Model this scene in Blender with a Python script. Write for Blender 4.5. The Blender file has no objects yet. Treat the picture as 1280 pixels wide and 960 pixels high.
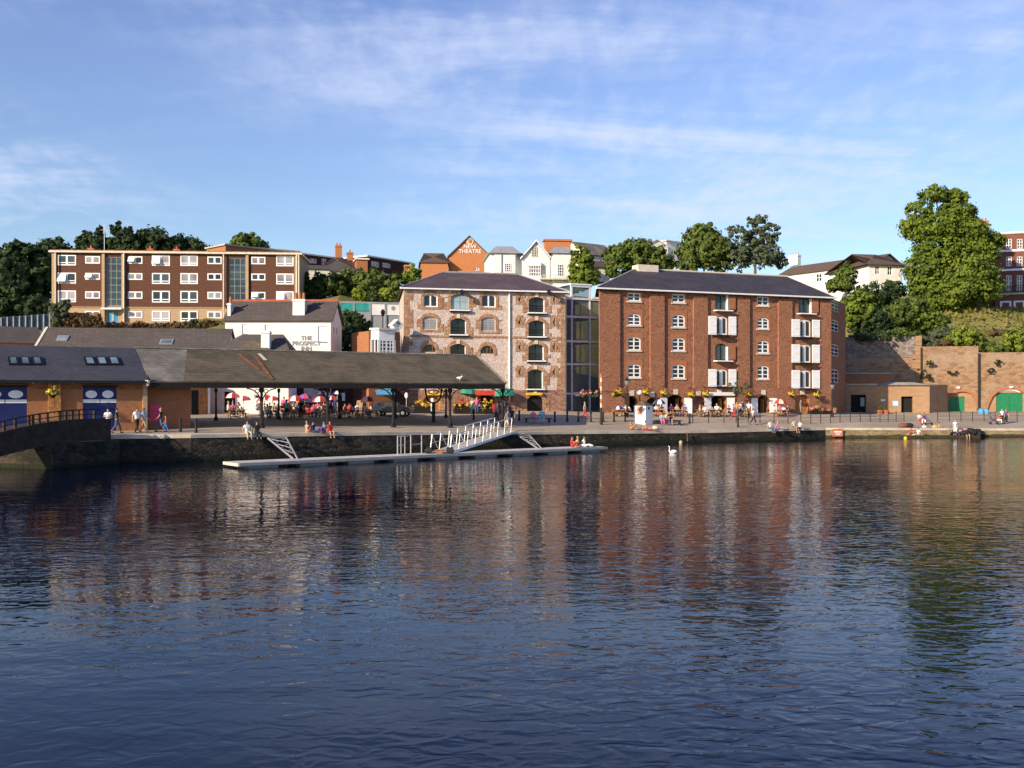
import bpy, math, random
import numpy as np
from mathutils import Vector, Matrix, Quaternion
R = math.radians
scene = bpy.context.scene
COL = scene.collection
random.seed(7); RNG = np.random.default_rng(11)

# ------------------------------------------------------------------ camera
CH, F, HY = 4.8, 1250.0, 492.0          # eye height, focal length in photo pixels, horizon row
cam = bpy.data.objects.new('camera', bpy.data.cameras.new('camera')); COL.objects.link(cam)
cam.location = (0, 0, CH); cam.rotation_euler = (R(90), 0, 0)
cam.data.sensor_width = 36; cam.data.lens = 36*F/1280; cam.data.shift_y = (HY-480)/1280
cam.data.clip_end = 5000; cam.data.clip_start = .1
scene.camera = cam
# ------------------------------------------------------------------ sun and sky
EL = R(21); SD = Vector((-.72, -.69, 0)).normalized()*math.cos(EL) + Vector((0, 0, math.sin(EL)))
sun = bpy.data.objects.new('sun', bpy.data.lights.new('sun', 'SUN')); COL.objects.link(sun)
sun.data.energy = 5.0; sun.data.angle = R(.5); sun.data.color = (1, .83, .62)
sun.rotation_euler = SD.to_track_quat('Z', 'Y').to_euler(); sun.location = SD*300
world = bpy.data.worlds.new('World'); scene.world = world; world.use_nodes = True
nt = world.node_tree; nt.nodes.clear()
def N(tree, kind, **kw):
    n = tree.nodes.new(kind)
    for k, v in kw.items():
        if k.startswith('i_'):
            n.inputs[k[2:].replace('_', ' ')].default_value = v
        else: setattr(n, k, v)
    return n
def L(tree, a, b): tree.links.new(a, b)
out = N(nt, 'ShaderNodeOutputWorld'); bg = N(nt, 'ShaderNodeBackground'); bg.inputs['Strength'].default_value = .128
sky = N(nt, 'ShaderNodeTexSky', sky_type='NISHITA', sun_disc=False, sun_elevation=EL, sun_rotation=math.atan2(SD.x, SD.y))
sky.air_density = 1.0; sky.dust_density = .6; sky.ozone_density = 2.6; sky.altitude = 20
tc = N(nt, 'ShaderNodeTexCoord'); sep = N(nt, 'ShaderNodeSeparateXYZ'); L(nt, tc.outputs['Generated'], sep.inputs[0])
def M(tree, op, a, b=None, c=None, clamp=False):
    n = tree.nodes.new('ShaderNodeMath'); n.operation = op; n.use_clamp = clamp
    for i, v in enumerate((a, b, c)):
        if v is None: continue
        if isinstance(v, (int, float)): n.inputs[i].default_value = v
        else: tree.links.new(v, n.inputs[i])
    return n.outputs[0]
zz = M(nt, 'ADD', M(nt, 'MAXIMUM', sep.outputs[2], 0.0), .16)
cx = M(nt, 'DIVIDE', sep.outputs[0], zz); cy = M(nt, 'DIVIDE', sep.outputs[1], zz)
comb = N(nt, 'ShaderNodeCombineXYZ'); L(nt, cx, comb.inputs[0]); L(nt, cy, comb.inputs[1])
def wnoise(scale, detail, rough, loc=(0, 0, 0), sc=(1, 1, 1), dist=0, rz=0):
    mp = N(nt, 'ShaderNodeMapping'); L(nt, comb.outputs[0], mp.inputs[0])
    mp.inputs['Location'].default_value = loc; mp.inputs['Scale'].default_value = sc; mp.inputs['Rotation'].default_value = (0, 0, rz)
    n = N(nt, 'ShaderNodeTexNoise'); L(nt, mp.outputs[0], n.inputs['Vector'])
    n.inputs['Scale'].default_value = scale; n.inputs['Detail'].default_value = detail; n.inputs['Roughness'].default_value = rough
    n.inputs['Distortion'].default_value = dist
    return n.outputs[0]
big = wnoise(.55, 3, .5, loc=(3.1, 2.6, 0), sc=(1, 1.25, 1), rz=.35)
fine = wnoise(1.7, 8, .62, loc=(8, 2, 0), sc=(.55, 1.6, 1), dist=.6, rz=-.2)
cirr = wnoise(15, 3, .55, loc=(1, 0, 0), sc=(1, .5, 1), dist=.3, rz=.8)
def ramp(tree, v, a, b):
    n = tree.nodes.new('ShaderNodeMapRange'); n.interpolation_type = 'SMOOTHSTEP'
    n.inputs[1].default_value = a; n.inputs[2].default_value = b; tree.links.new(v, n.inputs[0]); return n.outputs[0]
cl = M(nt, 'MULTIPLY', ramp(nt, big, .38, .60), ramp(nt, M(nt, 'ADD', fine, M(nt, 'MULTIPLY', M(nt, 'SUBTRACT', cirr, .5), .34)), .34, .76))
low = ramp(nt, sep.outputs[2], .05, .15)
cl = M(nt, 'MULTIPLY', M(nt, 'MULTIPLY', cl, low), M(nt, 'SUBTRACT', .74, M(nt, 'MULTIPLY', ramp(nt, sep.outputs[2], .34, .46), .66)), clamp=True)
tint = N(nt, 'ShaderNodeMix', data_type='RGBA', blend_type='MULTIPLY'); tint.inputs[0].default_value = 1
L(nt, sky.outputs[0], tint.inputs[6])
hz = ramp(nt, sep.outputs[2], .0, .38)
tm = N(nt, 'ShaderNodeMix', data_type='RGBA'); L(nt, hz, tm.inputs[0]); tm.inputs[6].default_value = (.94, 1.0, 1.02, 1); tm.inputs[7].default_value = (1.14, 1.04, 1.22, 1)
t3 = N(nt, 'ShaderNodeMix', data_type='RGBA'); L(nt, ramp(nt, sep.outputs[2], .30, .62), t3.inputs[0]); L(nt, tm.outputs[2], t3.inputs[6]); t3.inputs[7].default_value = (.30, .48, 1.0, 1); L(nt, t3.outputs[2], tint.inputs[7])
mix = N(nt, 'ShaderNodeMix', data_type='RGBA'); L(nt, cl, mix.inputs[0]); L(nt, tint.outputs[2], mix.inputs[6]); mix.inputs[7].default_value = (4.7, 5.2, 6.6, 1)
L(nt, mix.outputs[2], bg.inputs[0]); L(nt, bg.outputs[0], out.inputs[0])
scene.view_settings.view_transform = 'Standard'; scene.view_settings.look = 'None'
scene.view_settings.exposure = .36; scene.view_settings.gamma = 1
scene.cycles.max_bounces = 6; scene.cycles.diffuse_bounces = 3; scene.cycles.glossy_bounces = 4; scene.cycles.transparent_max_bounces = 8

# ------------------------------------------------------------------ materials
MATS = {}
def newmat(name):
    m = bpy.data.materials.new(name); m.use_nodes = True; t = m.node_tree
    b = t.nodes['Principled BSDF']; MATS[name] = m; return m, t, b
def c4(c): return (c[0], c[1], c[2], 1)
def coords(t, flat=False, sc=(1, 1, 1)):
    tcn = t.nodes.new('ShaderNodeTexCoord'); o = tcn.outputs['Object']
    if flat:
        s = t.nodes.new('ShaderNodeSeparateXYZ'); t.links.new(o, s.inputs[0])
        cmb = t.nodes.new('ShaderNodeCombineXYZ'); t.links.new(M(t, 'ADD', s.outputs[0], s.outputs[1]), cmb.inputs[0]); t.links.new(s.outputs[2], cmb.inputs[1]); o = cmb.outputs[0]
    mp = t.nodes.new('ShaderNodeMapping'); mp.inputs['Scale'].default_value = sc; t.links.new(o, mp.inputs[0]); return mp.outputs[0]
def noise(t, v, scale, detail=4, rough=.6):
    n = t.nodes.new('ShaderNodeTexNoise'); n.inputs['Scale'].default_value = scale; n.inputs['Detail'].default_value = detail
    n.inputs['Roughness'].default_value = rough; t.links.new(v, n.inputs['Vector']); return n.outputs[0]
def mixc(t, f, a, b, mode='MIX'):
    n = t.nodes.new('ShaderNodeMix'); n.data_type = 'RGBA'; n.blend_type = mode
    for i, v in ((0, f), (6, a), (7, b)):
        if isinstance(v, (int, float)): n.inputs[i].default_value = v
        elif isinstance(v, tuple): n.inputs[i].default_value = c4(v)
        else: t.links.new(v, n.inputs[i])
    return n.outputs[2]
def bump(t, b, h, s, d=.05):
    n = t.nodes.new('ShaderNodeBump'); n.inputs['Strength'].default_value = s; n.inputs['Distance'].default_value = d
    t.links.new(h, n.inputs['Height']); t.links.new(n.outputs[0], b.inputs['Normal'])
def plain(name, col, rough=.7, metal=0, var=.25, scale=2.0, spec=.4):
    m, t, b = newmat(name); v = coords(t)
    k = noise(t, v, scale, 5)
    t.links.new(mixc(t, ramp(t, k, .3, .7), tuple(x*(1-var) for x in col), tuple(min(1, x*(1+var)) for x in col)), b.inputs['Base Color'])
    b.inputs['Roughness'].default_value = rough; b.inputs['Metallic'].default_value = metal; b.inputs['Specular IOR Level'].default_value = spec
    return m
def rubble(name, cols, mortar, scale=(1.6, 1.6, 2.6), rough=.9, stain=None, patch=.5, msize=.06):
    """random-coursed stone: voronoi stones in three hues, mortar lines, large patches"""
    m, t, b = newmat(name); v = coords(t, sc=scale)
    vo = t.nodes.new('ShaderNodeTexVoronoi'); t.links.new(v, vo.inputs['Vector']); vo.inputs['Scale'].default_value = 1
    ve = t.nodes.new('ShaderNodeTexVoronoi'); ve.feature = 'DISTANCE_TO_EDGE'; t.links.new(v, ve.inputs['Vector']); ve.inputs['Scale'].default_value = 1
    sp = t.nodes.new('ShaderNodeSeparateColor'); t.links.new(vo.outputs['Color'], sp.inputs[0])
    c = mixc(t, ramp(t, sp.outputs[0], .25, .6), cols[0], cols[1]); c = mixc(t, ramp(t, sp.outputs[1], .62, .8), c, cols[2])
    n1 = noise(t, coords(t), .35, 5); c = mixc(t, M(t, 'MULTIPLY', ramp(t, n1, .4, .7), patch), c, stain or cols[0])
    n2 = noise(t, coords(t), 7, 4); c = mixc(t, .55, c, mixc(t, n2, (.35, .35, .35), (1.5, 1.5, 1.5)), 'MULTIPLY')
    c = mixc(t, M(t, 'SUBTRACT', 1, ramp(t, ve.outputs['Distance'], .0, msize)), c, mortar)
    t.links.new(c, b.inputs['Base Color']); b.inputs['Roughness'].default_value = rough; b.inputs['Specular IOR Level'].default_value = .2
    bump(t, b, ramp(t, ve.outputs['Distance'], 0, .15), .5, .05); return m
def brick(name, c1, c2, mortar, bw=.45, bh=.15, patch=None, rough=.88, ms=.015, wash=.5):
    m, t, b = newmat(name); v = coords(t, True)
    br = t.nodes.new('ShaderNodeTexBrick'); t.links.new(v, br.inputs['Vector'])
    br.inputs['Color1'].default_value = c4(c1); br.inputs['Color2'].default_value = c4(c2); br.inputs['Mortar'].default_value = c4(mortar)
    br.inputs['Scale'].default_value = 1; br.inputs['Brick Width'].default_value = bw; br.inputs['Row Height'].default_value = bh; br.inputs['Mortar Size'].default_value = ms
    n1 = noise(t, coords(t), .5, 6); c = br.outputs['Color']
    if patch: c = mixc(t, M(t, 'MULTIPLY', ramp(t, n1, .42, .68), wash), c, patch)
    n2 = noise(t, coords(t), 5, 4); c = mixc(t, .5, c, mixc(t, n2, (.4, .4, .4), (1.5, 1.5, 1.5)), 'MULTIPLY')
    t.links.new(c, b.inputs['Base Color']); b.inputs['Roughness'].default_value = rough; b.inputs['Specular IOR Level'].default_value = .2
    bump(t, b, br.outputs['Fac'], -.3, .02); return m
def leaf(name, c1, c2, c3):
    m, t, b = newmat(name); tc_ = t.nodes.new('ShaderNodeTexCoord'); v = tc_.outputs['Object']
    g = t.nodes.new('ShaderNodeNewGeometry')
    c = mixc(t, g.outputs['Random Per Island'], c1, c2); c = mixc(t, ramp(t, noise(t, v, .35, 3), .4, .68), c, c3)
    t.links.new(c, b.inputs['Base Color']); b.inputs['Roughness'].default_value = .75; b.inputs['Specular IOR Level'].default_value = .25
    tr = t.nodes.new('ShaderNodeBsdfTranslucent'); t.links.new(c, tr.inputs[0]); ms = t.nodes.new('ShaderNodeMixShader'); ms.inputs[0].default_value = .25
    o = t.nodes['Material Output']; t.links.new(b.outputs[0], ms.inputs[1]); t.links.new(tr.outputs[0], ms.inputs[2]); t.links.new(ms.outputs[0], o.inputs[0]); return m

rubble('pink_stone', ((.62, .49, .42), (.70, .58, .50), (.56, .42, .35)), (.62, .51, .44), (3.2, 3.2, 5.0), stain=(.68, .56, .48), patch=.5)
rubble('brown_quoin', ((.42, .24, .14), (.47, .30, .18), (.36, .18, .10)), (.38, .26, .17), (2.2, 2.2, 2.6), stain=(.40, .23, .13), patch=.4, msize=.03)
rubble('red_stone', ((.34, .15, .08), (.39, .18, .10), (.24, .10, .06)), (.36, .19, .115), (3.6, 3.6, 6.4), stain=(.31, .125, .07), patch=.75)
rubble('plinth_stone', ((.30, .15, .10), (.38, .22, .15), (.22, .11, .08)), (.32, .22, .16), (3, 3, 5))
rubble('shaded_quay_stone', ((.055, .046, .034), (.075, .062, .045), (.03, .027, .022)), (.022, .019, .016), (2.0, 2.0, 4.2), stain=(.016, .018, .014), patch=.8)  # dark from moss and from the wall's shade, put into the stone colour
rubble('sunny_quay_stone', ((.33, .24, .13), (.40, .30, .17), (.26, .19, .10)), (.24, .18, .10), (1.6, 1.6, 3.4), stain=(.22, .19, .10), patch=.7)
rubble('grey_rubble', ((.27, .23, .20), (.36, .32, .28), (.17, .14, .12)), (.22, .18, .15), (2.2, 2.2, 3.2), stain=(.24, .17, .12), patch=.7, msize=.12)
rubble('cliff_stone', ((.31, .185, .10), (.36, .23, .13), (.24, .14, .08)), (.28, .175, .10), (1.5, 1.5, 3.2), stain=(.38, .29, .20), patch=.85, msize=.03)
brick('buff_block', (.37, .22, .12), (.42, .27, .155), (.36, .23, .14), bw=.8, bh=.3, patch=(.33, .18, .10), wash=.6, ms=.02)
brick('red_brick', (.34, .12, .055), (.42, .17, .075), (.34, .20, .13), patch=(.36, .14, .06))
brick('dark_red', (.19, .065, .045), (.23, .085, .055), (.20, .12, .09), patch=(.17, .06, .045))
brick('arch_brick', (.40, .14, .06), (.44, .18, .08), (.36, .18, .10), bw=.3)
brick('orange_brick', (.34, .125, .05), (.40, .16, .065), (.40, .23, .13), bw=.3, bh=.1, ms=.012, patch=(.38, .15, .06))
brick('theatre_brick', (.50, .185, .07), (.56, .22, .09), (.48, .22, .10), patch=(.52, .20, .08))
brick('buff_brick', (.42, .29, .17), (.48, .34, .21), (.50, .38, .24), patch=(.42, .29, .18))
brick('hung_tile', (.135, .062, .040), (.165, .08, .052), (.08, .035, .024), bw=.3, bh=.2, patch=(.12, .055, .036), ms=.03)
brick('dark_hung_tile', (.10, .035, .03), (.07, .03, .03), (.04, .02, .02), bw=.3, bh=.2, ms=.03)
brick('slate', (.055, .05, .055), (.085, .075, .078), (.03, .028, .03), bw=.4, bh=.14, patch=(.12, .10, .10), rough=.62, wash=.35)
brick('purple_slate', (.105, .072, .072), (.14, .10, .095), (.06, .04, .04), bw=.4, bh=.14, patch=(.17, .13, .12), rough=.6, wash=.5)
brick('blue_slate', (.062, .064, .075), (.085, .088, .10), (.04, .04, .045), bw=.35, bh=.14, patch=(.09, .09, .10), rough=.6, wash=.4)
brick('mossy_slate', (.135, .108, .07), (.175, .14, .095), (.08, .065, .045), bw=.5, bh=.2, patch=(.075, .07, .042), rough=.9, wash=.9)
brick('pale_slate', (.15, .135, .115), (.20, .18, .15), (.09, .08, .065), bw=.5, bh=.2, patch=(.30, .27, .23), rough=.8, wash=.8)
brick('brown_slate', (.105, .088, .078), (.14, .115, .10), (.06, .05, .045), bw=.5, bh=.2, patch=(.085, .078, .06), rough=.85, wash=.6)
brick('brown_tile', (.14, .095, .07), (.17, .12, .09), (.09, .06, .05), bw=.35, bh=.2, patch=(.12, .09, .07))
plain('white_wall', (.80, .78, .73), .8, var=.06, scale=.6)
plain('white_paint', (.88, .88, .86), .5, var=.05)
plain('cream_paint', (.66, .60, .48), .6, var=.12)
plain('interior_grey', (.04, .09, .14), .7)
plain('grey_paint', (.30, .31, .32), .5, var=.12)
plain('concrete', (.42, .39, .34), .85, var=.2, scale=1.2)
plain('coping', (.62, .53, .39), .85, var=.22, scale=.8)
plain('timber', (.42, .19, .06), .6, var=.35, scale=3)
plain('pale_timber', (.55, .38, .20), .7, var=.25, scale=3)
plain('bridge_timber', (.045, .028, .018), .85, var=.4)
plain('dark_timber', (.012, .010, .008), .8, var=.4, scale=3)
plain('black_metal', (.010, .011, .012), .6, var=.2)
plain('grey_metal', (.66, .72, .74), .5, .0, var=.15)
plain('galvanised', (.52, .52, .49), .45, .45, var=.1)
plain('deck', (.58, .53, .45), .75, var=.12, scale=1)
plain('navy_paint', (.012, .022, .12), .5, var=.2)
plain('green_door', (.012, .19, .075), .55, var=.12)
plain('teal_panel', (.03, .32, .27), .5, var=.15)
plain('blue_door', (.03, .24, .45), .5, var=.15)
plain('red_cloth', (.62, .045, .035), .8, var=.12); plain('white_cloth', (.80, .76, .70), .8, var=.05)
plain('green_cloth', (.03, .26, .17), .8, var=.15); plain('navy_cloth', (.03, .035, .13), .8, var=.2); plain('pink_cloth', (.66, .07, .16), .8, var=.2)
plain('sky_cloth', (.10, .36, .55), .7, var=.15)
plain('dark_blue_paint', (.008, .015, .05), .3, 0, var=.05, spec=.7)
plain('rubber', (.02, .02, .02), .8); plain('chrome', (.6, .6, .6), .25, .9, var=.05)
plain('bark', (.12, .085, .055), .9, var=.35); plain('orange_sign', (.58, .20, .09), .6, var=.2)
plain('yellow_flower', (.75, .50, .03), .7, var=.35, scale=8); plain('red_flower', (.65, .05, .03), .7, var=.35, scale=8); plain('pink_flower', (.7, .25, .2), .7, var=.4, scale=8)
plain('red_sign', (.55, .04, .02), .6); plain('rust', (.25, .10, .04), .9, var=.4)  # the sign red is a plain colour without emission
plain('dark_interior', (.012, .011, .010), .9); plain('cap_red', (.45, .12, .06), .8, var=.2)
plain('buoy_yellow', (.8, .6, .03), .5, var=.1); plain('beak', (.7, .25, .03), .5); plain('feather', (.85, .84, .80), .8, var=.05)
plain('purple_cloth', (.25, .08, .38), .8)
def glass(name, col, rough=.06):
    m, t, b = newmat(name); b.inputs['Base Color'].default_value = c4(col); b.inputs['Roughness'].default_value = rough
    b.inputs['IOR'].default_value = 1.5; b.inputs['Specular IOR Level'].default_value = .6
    v = coords(t); bump(t, b, noise(t, v, .7, 2), .04, .1)
    t.links.new(mixc(t, ramp(t, noise(t, v, .22, 2), .35, .65), tuple(x*.5 for x in col), tuple(x*1.6 for x in col)), b.inputs['Base Color']); return m
glass('dark_glass', (.014, .017, .022)); glass('curtain_glass', (.26, .25, .26), .12); glass('tint_glass', (.03, .05, .055)); glass('sky_glass', (.20, .27, .30), .1)
m, t, b = newmat('clear_glass'); b.inputs['Base Color'].default_value = (.10, .155, .185, 1); b.inputs['Roughness'].default_value = .04
b.inputs['IOR'].default_value = 1.35; b.inputs['Alpha'].default_value = .68
leaf('leaf_dark', (.030, .055, .018), (.062, .098, .03), (.035, .06, .022))
leaf('leaf_mid', (.075, .12, .022), (.15, .20, .036), (.10, .14, .028))
leaf('leaf_warm', (.10, .16, .018), (.22, .275, .03), (.085, .135, .018))  # third tone puts the dark gaps between leaf clumps into the colour
leaf('leaf_grass', (.20, .20, .05), (.27, .25, .07), (.16, .17, .04))
leaf('leaf_lime', (.16, .22, .025), (.26, .32, .035), (.14, .20, .03))
leaf('leaf_grey', (.09, .12, .06), (.14, .17, .09), (.08, .11, .055))
leaf('ivy_brown', (.13, .07, .03), (.20, .13, .06), (.07, .07, .025))
# tide line of weed on the two quay walls
for nm in ('shaded_quay_stone', 'sunny_quay_stone'):
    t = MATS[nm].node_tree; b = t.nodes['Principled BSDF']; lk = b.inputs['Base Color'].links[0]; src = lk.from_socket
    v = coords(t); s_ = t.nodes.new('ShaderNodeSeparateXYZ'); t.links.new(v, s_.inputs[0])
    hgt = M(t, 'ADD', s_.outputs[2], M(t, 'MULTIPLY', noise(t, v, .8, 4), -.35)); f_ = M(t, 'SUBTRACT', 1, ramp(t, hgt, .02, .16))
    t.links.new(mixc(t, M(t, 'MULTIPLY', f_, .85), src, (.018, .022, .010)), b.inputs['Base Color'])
# ground materials
def ground(name, c1, c2, c3, s1=.12, s2=3.0, rough=.95):
    m, t, b = newmat(name); v = coords(t)
    c = mixc(t, ramp(t, noise(t, v, s1, 6), .38, .64), c1, c2); c = mixc(t, ramp(t, noise(t, v, s2, 5), .45, .75), c, c3)
    t.links.new(c, b.inputs['Base Color']); b.inputs['Roughness'].default_value = rough; b.inputs['Specular IOR Level'].default_value = .15
    bump(t, b, noise(t, v, s2*3, 4), .4, .05); return m
ground('grass', (.17, .165, .045), (.24, .21, .07), (.12, .13, .035), .10, 1.4)
ground('setts', (.40, .33, .24), (.50, .42, .31), (.32, .27, .20), .22, 4)
ground('paving', (.40, .34, .26), (.46, .40, .31), (.34, .29, .23), .2, 5)

# ------------------------------------------------------------------ mesh helpers
class MB:
    def __init__(s): s.v = []; s.f = []; s.mi = []; s.m = 0
    def vs(s, pts): i = len(s.v); s.v += [tuple(p) for p in pts]; return i
    def face(s, pts): i = s.vs(pts); s.f.append(tuple(range(i, i+len(pts)))); s.mi.append(s.m); return s
    def box(s, x0, y0, z0, x1, y1, z1):
        i = s.vs([(x0,y0,z0),(x1,y0,z0),(x1,y1,z0),(x0,y1,z0),(x0,y0,z1),(x1,y0,z1),(x1,y1,z1),(x0,y1,z1)])
        for q in ((0,3,2,1),(4,5,6,7),(0,1,5,4),(1,2,6,5),(2,3,7,6),(3,0,4,7)): s.f.append(tuple(i+k for k in q)); s.mi.append(s.m)
        return s
    def slab(s, a, b, c, d, th):           # quad a..d (ccw seen from outside) given thickness along -normal
        a, b, c, d = map(Vector, (a, b, c, d)); n = (b-a).cross(d-a).normalized()*th
        i = s.vs([a, b, c, d, a-n, b-n, c-n, d-n])
        for q in ((0,1,2,3),(7,6,5,4),(0,4,5,1),(1,5,6,2),(2,6,7,3),(3,7,4,0)): s.f.append(tuple(i+k for k in q)); s.mi.append(s.m)
        return s
    def prism(s, poly, z0, z1):            # vertical extrusion of a plan polygon (ccw)
        n = len(poly); i = s.vs([(p[0], p[1], z0) for p in poly]+[(p[0], p[1], z1) for p in poly])
        s.f.append(tuple(i+k for k in range(n))[::-1]); s.f.append(tuple(i+n+k for k in range(n))); s.mi += [s.m]*2
        for k in range(n): s.f.append((i+k, i+(k+1) % n, i+n+(k+1) % n, i+n+k)); s.mi.append(s.m)
        return s
    def bar(s, p, q, r, n=6, r2=None):
        p = Vector(p); q = Vector(q); d = (q-p)
        if d.length < 1e-6: return s
        d.normalize(); a = d.orthogonal().normalized(); b = d.cross(a); r2 = r if r2 is None else r2
        c = [(a*math.cos(2*math.pi*k/n)+b*math.sin(2*math.pi*k/n)) for k in range(n)]
        i = s.vs([p+x*r for x in c]+[q+x*r2 for x in c])
        for k in range(n): s.f.append((i+k, i+(k+1) % n, i+n+(k+1) % n, i+n+k)); s.mi.append(s.m)
        s.f.append(tuple(i+k for k in range(n))[::-1]); s.f.append(tuple(i+n+k for k in range(n))); s.mi += [s.m]*2
        return s
    def path(s, pts, r, n=6):
        for a, b in zip(pts[:-1], pts[1:]): s.bar(a, b, r, n)
        return s
    def ball(s, c, rx, ry=None, rz=None, n=8, m=6):
        ry = ry or rx; rz = rz or rx; i = s.vs([(c[0], c[1], c[2]-rz)])
        for a in range(1, m):
            th = math.pi*a/m
            s.vs([(c[0]+rx*math.sin(th)*math.cos(2*math.pi*k/n), c[1]+ry*math.sin(th)*math.sin(2*math.pi*k/n), c[2]-rz*math.cos(th)) for k in range(n)])
        top = s.vs([(c[0], c[1], c[2]+rz)])
        for k in range(n):
            s.f.append((i, i+1+(k+1) % n, i+1+k)); s.mi.append(s.m)
            for a in range(m-2):
                p = i+1+a*n; s.f.append((p+k, p+(k+1) % n, p+n+(k+1) % n, p+n+k)); s.mi.append(s.m)
            p = i+1+(m-2)*n; s.f.append((p+k, p+(k+1) % n, top)); s.mi.append(s.m)
        return s
    def lathe(s, prof, c=(0, 0, 0), n=10):
        i = len(s.v)
        for r, z in prof: s.vs([(c[0]+r*math.cos(2*math.pi*k/n), c[1]+r*math.sin(2*math.pi*k/n), c[2]+z) for k in range(n)])
        for a in range(len(prof)-1):
            p = i+a*n
            for k in range(n): s.f.append((p+k, p+(k+1) % n, p+n+(k+1) % n, p+n+k)); s.mi.append(s.m)
        s.f.append(tuple(i+k for k in range(n))[::-1]); s.f.append(tuple(i+(len(prof)-1)*n+k for k in range(n))); s.mi += [s.m]*2
        return s
    def build(s, name, mat, parent=None, smooth=False):
        me = bpy.data.meshes.new(name); me.from_pydata(s.v, [], s.f)
        for mm in (mat if isinstance(mat, (list, tuple)) else [mat]): me.materials.append(MATS[mm] if isinstance(mm, str) else mm)
        if any(s.mi): me.polygons.foreach_set('material_index', s.mi)
        if smooth: me.polygons.foreach_set('use_smooth', [True]*len(me.polygons))
        me.update(); return link(name, me, parent)
def link(name, me, parent=None):
    o = bpy.data.objects.new(name, me); COL.objects.link(o)
    if parent is not None: o.parent = parent
    return o
def tag(o, label=None, cat=None, group=None, kind=None):
    if label: o['label'] = label
    if cat: o['category'] = cat
    if group: o['group'] = group
    if kind: o['kind'] = kind
    return o
def thing(name, label, cat, loc=(0, 0, 0), rz=0, group=None):
    o = bpy.data.objects.new(name, None); COL.objects.link(o); o.location = loc; o.rotation_euler = (0, 0, rz); o.empty_display_size = .3
    return tag(o, label, cat, group)
def kids(o): return [c for c in ALLKIDS.get(o.name, [])]
ALLKIDS = {}
def dup(root, loc, rz=0, label=None, group=None, sc=None):
    def cp(o, parent=None):
        c = o.copy(); COL.objects.link(c)
        if parent is not None: c.parent = parent
        for ch in list(o.children): cp(ch, c)
        return c
    r = cp(root); r.location = loc; r.rotation_euler = (0, 0, rz)
    if sc: r.scale = (sc, sc, sc)
    if label: r['label'] = label
    if group: r['group'] = group
    return r
def P(px, py, Y): return Vector(((px-640)/F*Y, Y, CH-(py-HY)*Y/F))

class Frame:
    """a facade line in plan: local x runs along it, local y goes into the building, z up from zb"""
    def __init__(s, pxl, Yl, pxr, Yr, zb=0.0):
        s.A = Vector(((pxl-640)/F*Yl, Yl)); s.B = Vector(((pxr-640)/F*Yr, Yr)); d = s.B-s.A
        s.W = d.length; s.u = d.normalized(); s.n = Vector((-s.u.y, s.u.x)); s.zb = zb; s.ang = math.atan2(s.u.y, s.u.x)
    def x(s, px, d=0):
        k = (px-640)/F; a = s.A+s.n*d; return (k*a.y-a.x)/(s.u.x-k*s.u.y)
    def xz(s, px, py, d=0):
        t = s.x(px, d); Y = (s.A+s.n*d+s.u*t).y; return t, CH-(py-HY)*Y/F-s.zb
    def z(s, px, py, d=0): return s.xz(px, py, d)[1]
    def world(s, x, y, z): p = s.A+s.u*x+s.n*y; return Vector((p.x, p.y, z+s.zb))
    def thing(s, name, label, cat, group=None): return thing(name, label, cat, (s.A.x, s.A.y, s.zb), s.ang, group)
    def rect(s, px0, px1, py0, py1, d=0):   # pixel box -> x0,x1,z0,z1
        x0, x1 = s.x(px0, d), s.x(px1, d); mid = (px0+px1)/2; za, zb = s.z(mid, py1, d), s.z(mid, py0, d); return x0, x1, min(za, zb), max(za, zb)

def wall(mb, x0, x1, z0, z1, ops, y=0.0, dep=.25):
    """wall sheet in the plane y with rectangular or arched holes and their reveals; ops: (x0,x1,z0,z1,rise)"""
    xs = sorted({x0, x1, *[o[0] for o in ops], *[o[1] for o in ops]}); zs = sorted({z0, z1, *[o[2] for o in ops], *[o[3] for o in ops]})
    xs = [v for v in xs if x0 <= v <= x1]; zs = [v for v in zs if z0 <= v <= z1]
    for a, b in zip(xs[:-1], xs[1:]):
        for c, d in zip(zs[:-1], zs[1:]):
            mx, mz = (a+b)/2, (c+d)/2
            if any(o[0] < mx < o[1] and o[2] < mz < o[3] for o in ops): continue
            mb.face([(a, y, c), (b, y, c), (b, y, d), (a, y, d)])
    for o in ops:
        a, b, c, d = o[:4]; rise = o[4] if len(o) > 4 else 0; e = y+dep
        zt = d-rise
        mb.face([(a, y, c), (a, y, zt), (a, e, zt), (a, e, c)]); mb.face([(b, y, c), (b, e, c), (b, e, zt), (b, y, zt)])
        mb.face([(a, y, c), (a, e, c), (b, e, c), (b, y, c)])
        if rise <= 0: mb.face([(a, y, d), (b, y, d), (b, e, d), (a, e, d)])
        else:
            pts = arc(a, b, zt, rise)
            for (p, q), (r, s_) in zip(pts[:-1], pts[1:]):
                mb.face([(p, y, q), (r, y, s_), (r, y, d+.001), (p, y, d+.001)]); mb.face([(p, y, q), (p, e, q), (r, e, s_), (r, y, s_)])
def arc(a, b, z, rise, n=8):
    w = (b-a)/2; rise = min(rise, w); Rr = (w*w+rise*rise)/(2*rise); cz = z+rise-Rr; out_ = []
    for k in range(n+1):
        x = -w+2*w*k/n; out_.append(((a+b)/2+x, cz+math.sqrt(max(Rr*Rr-x*x, 0))))
    return out_
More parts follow.
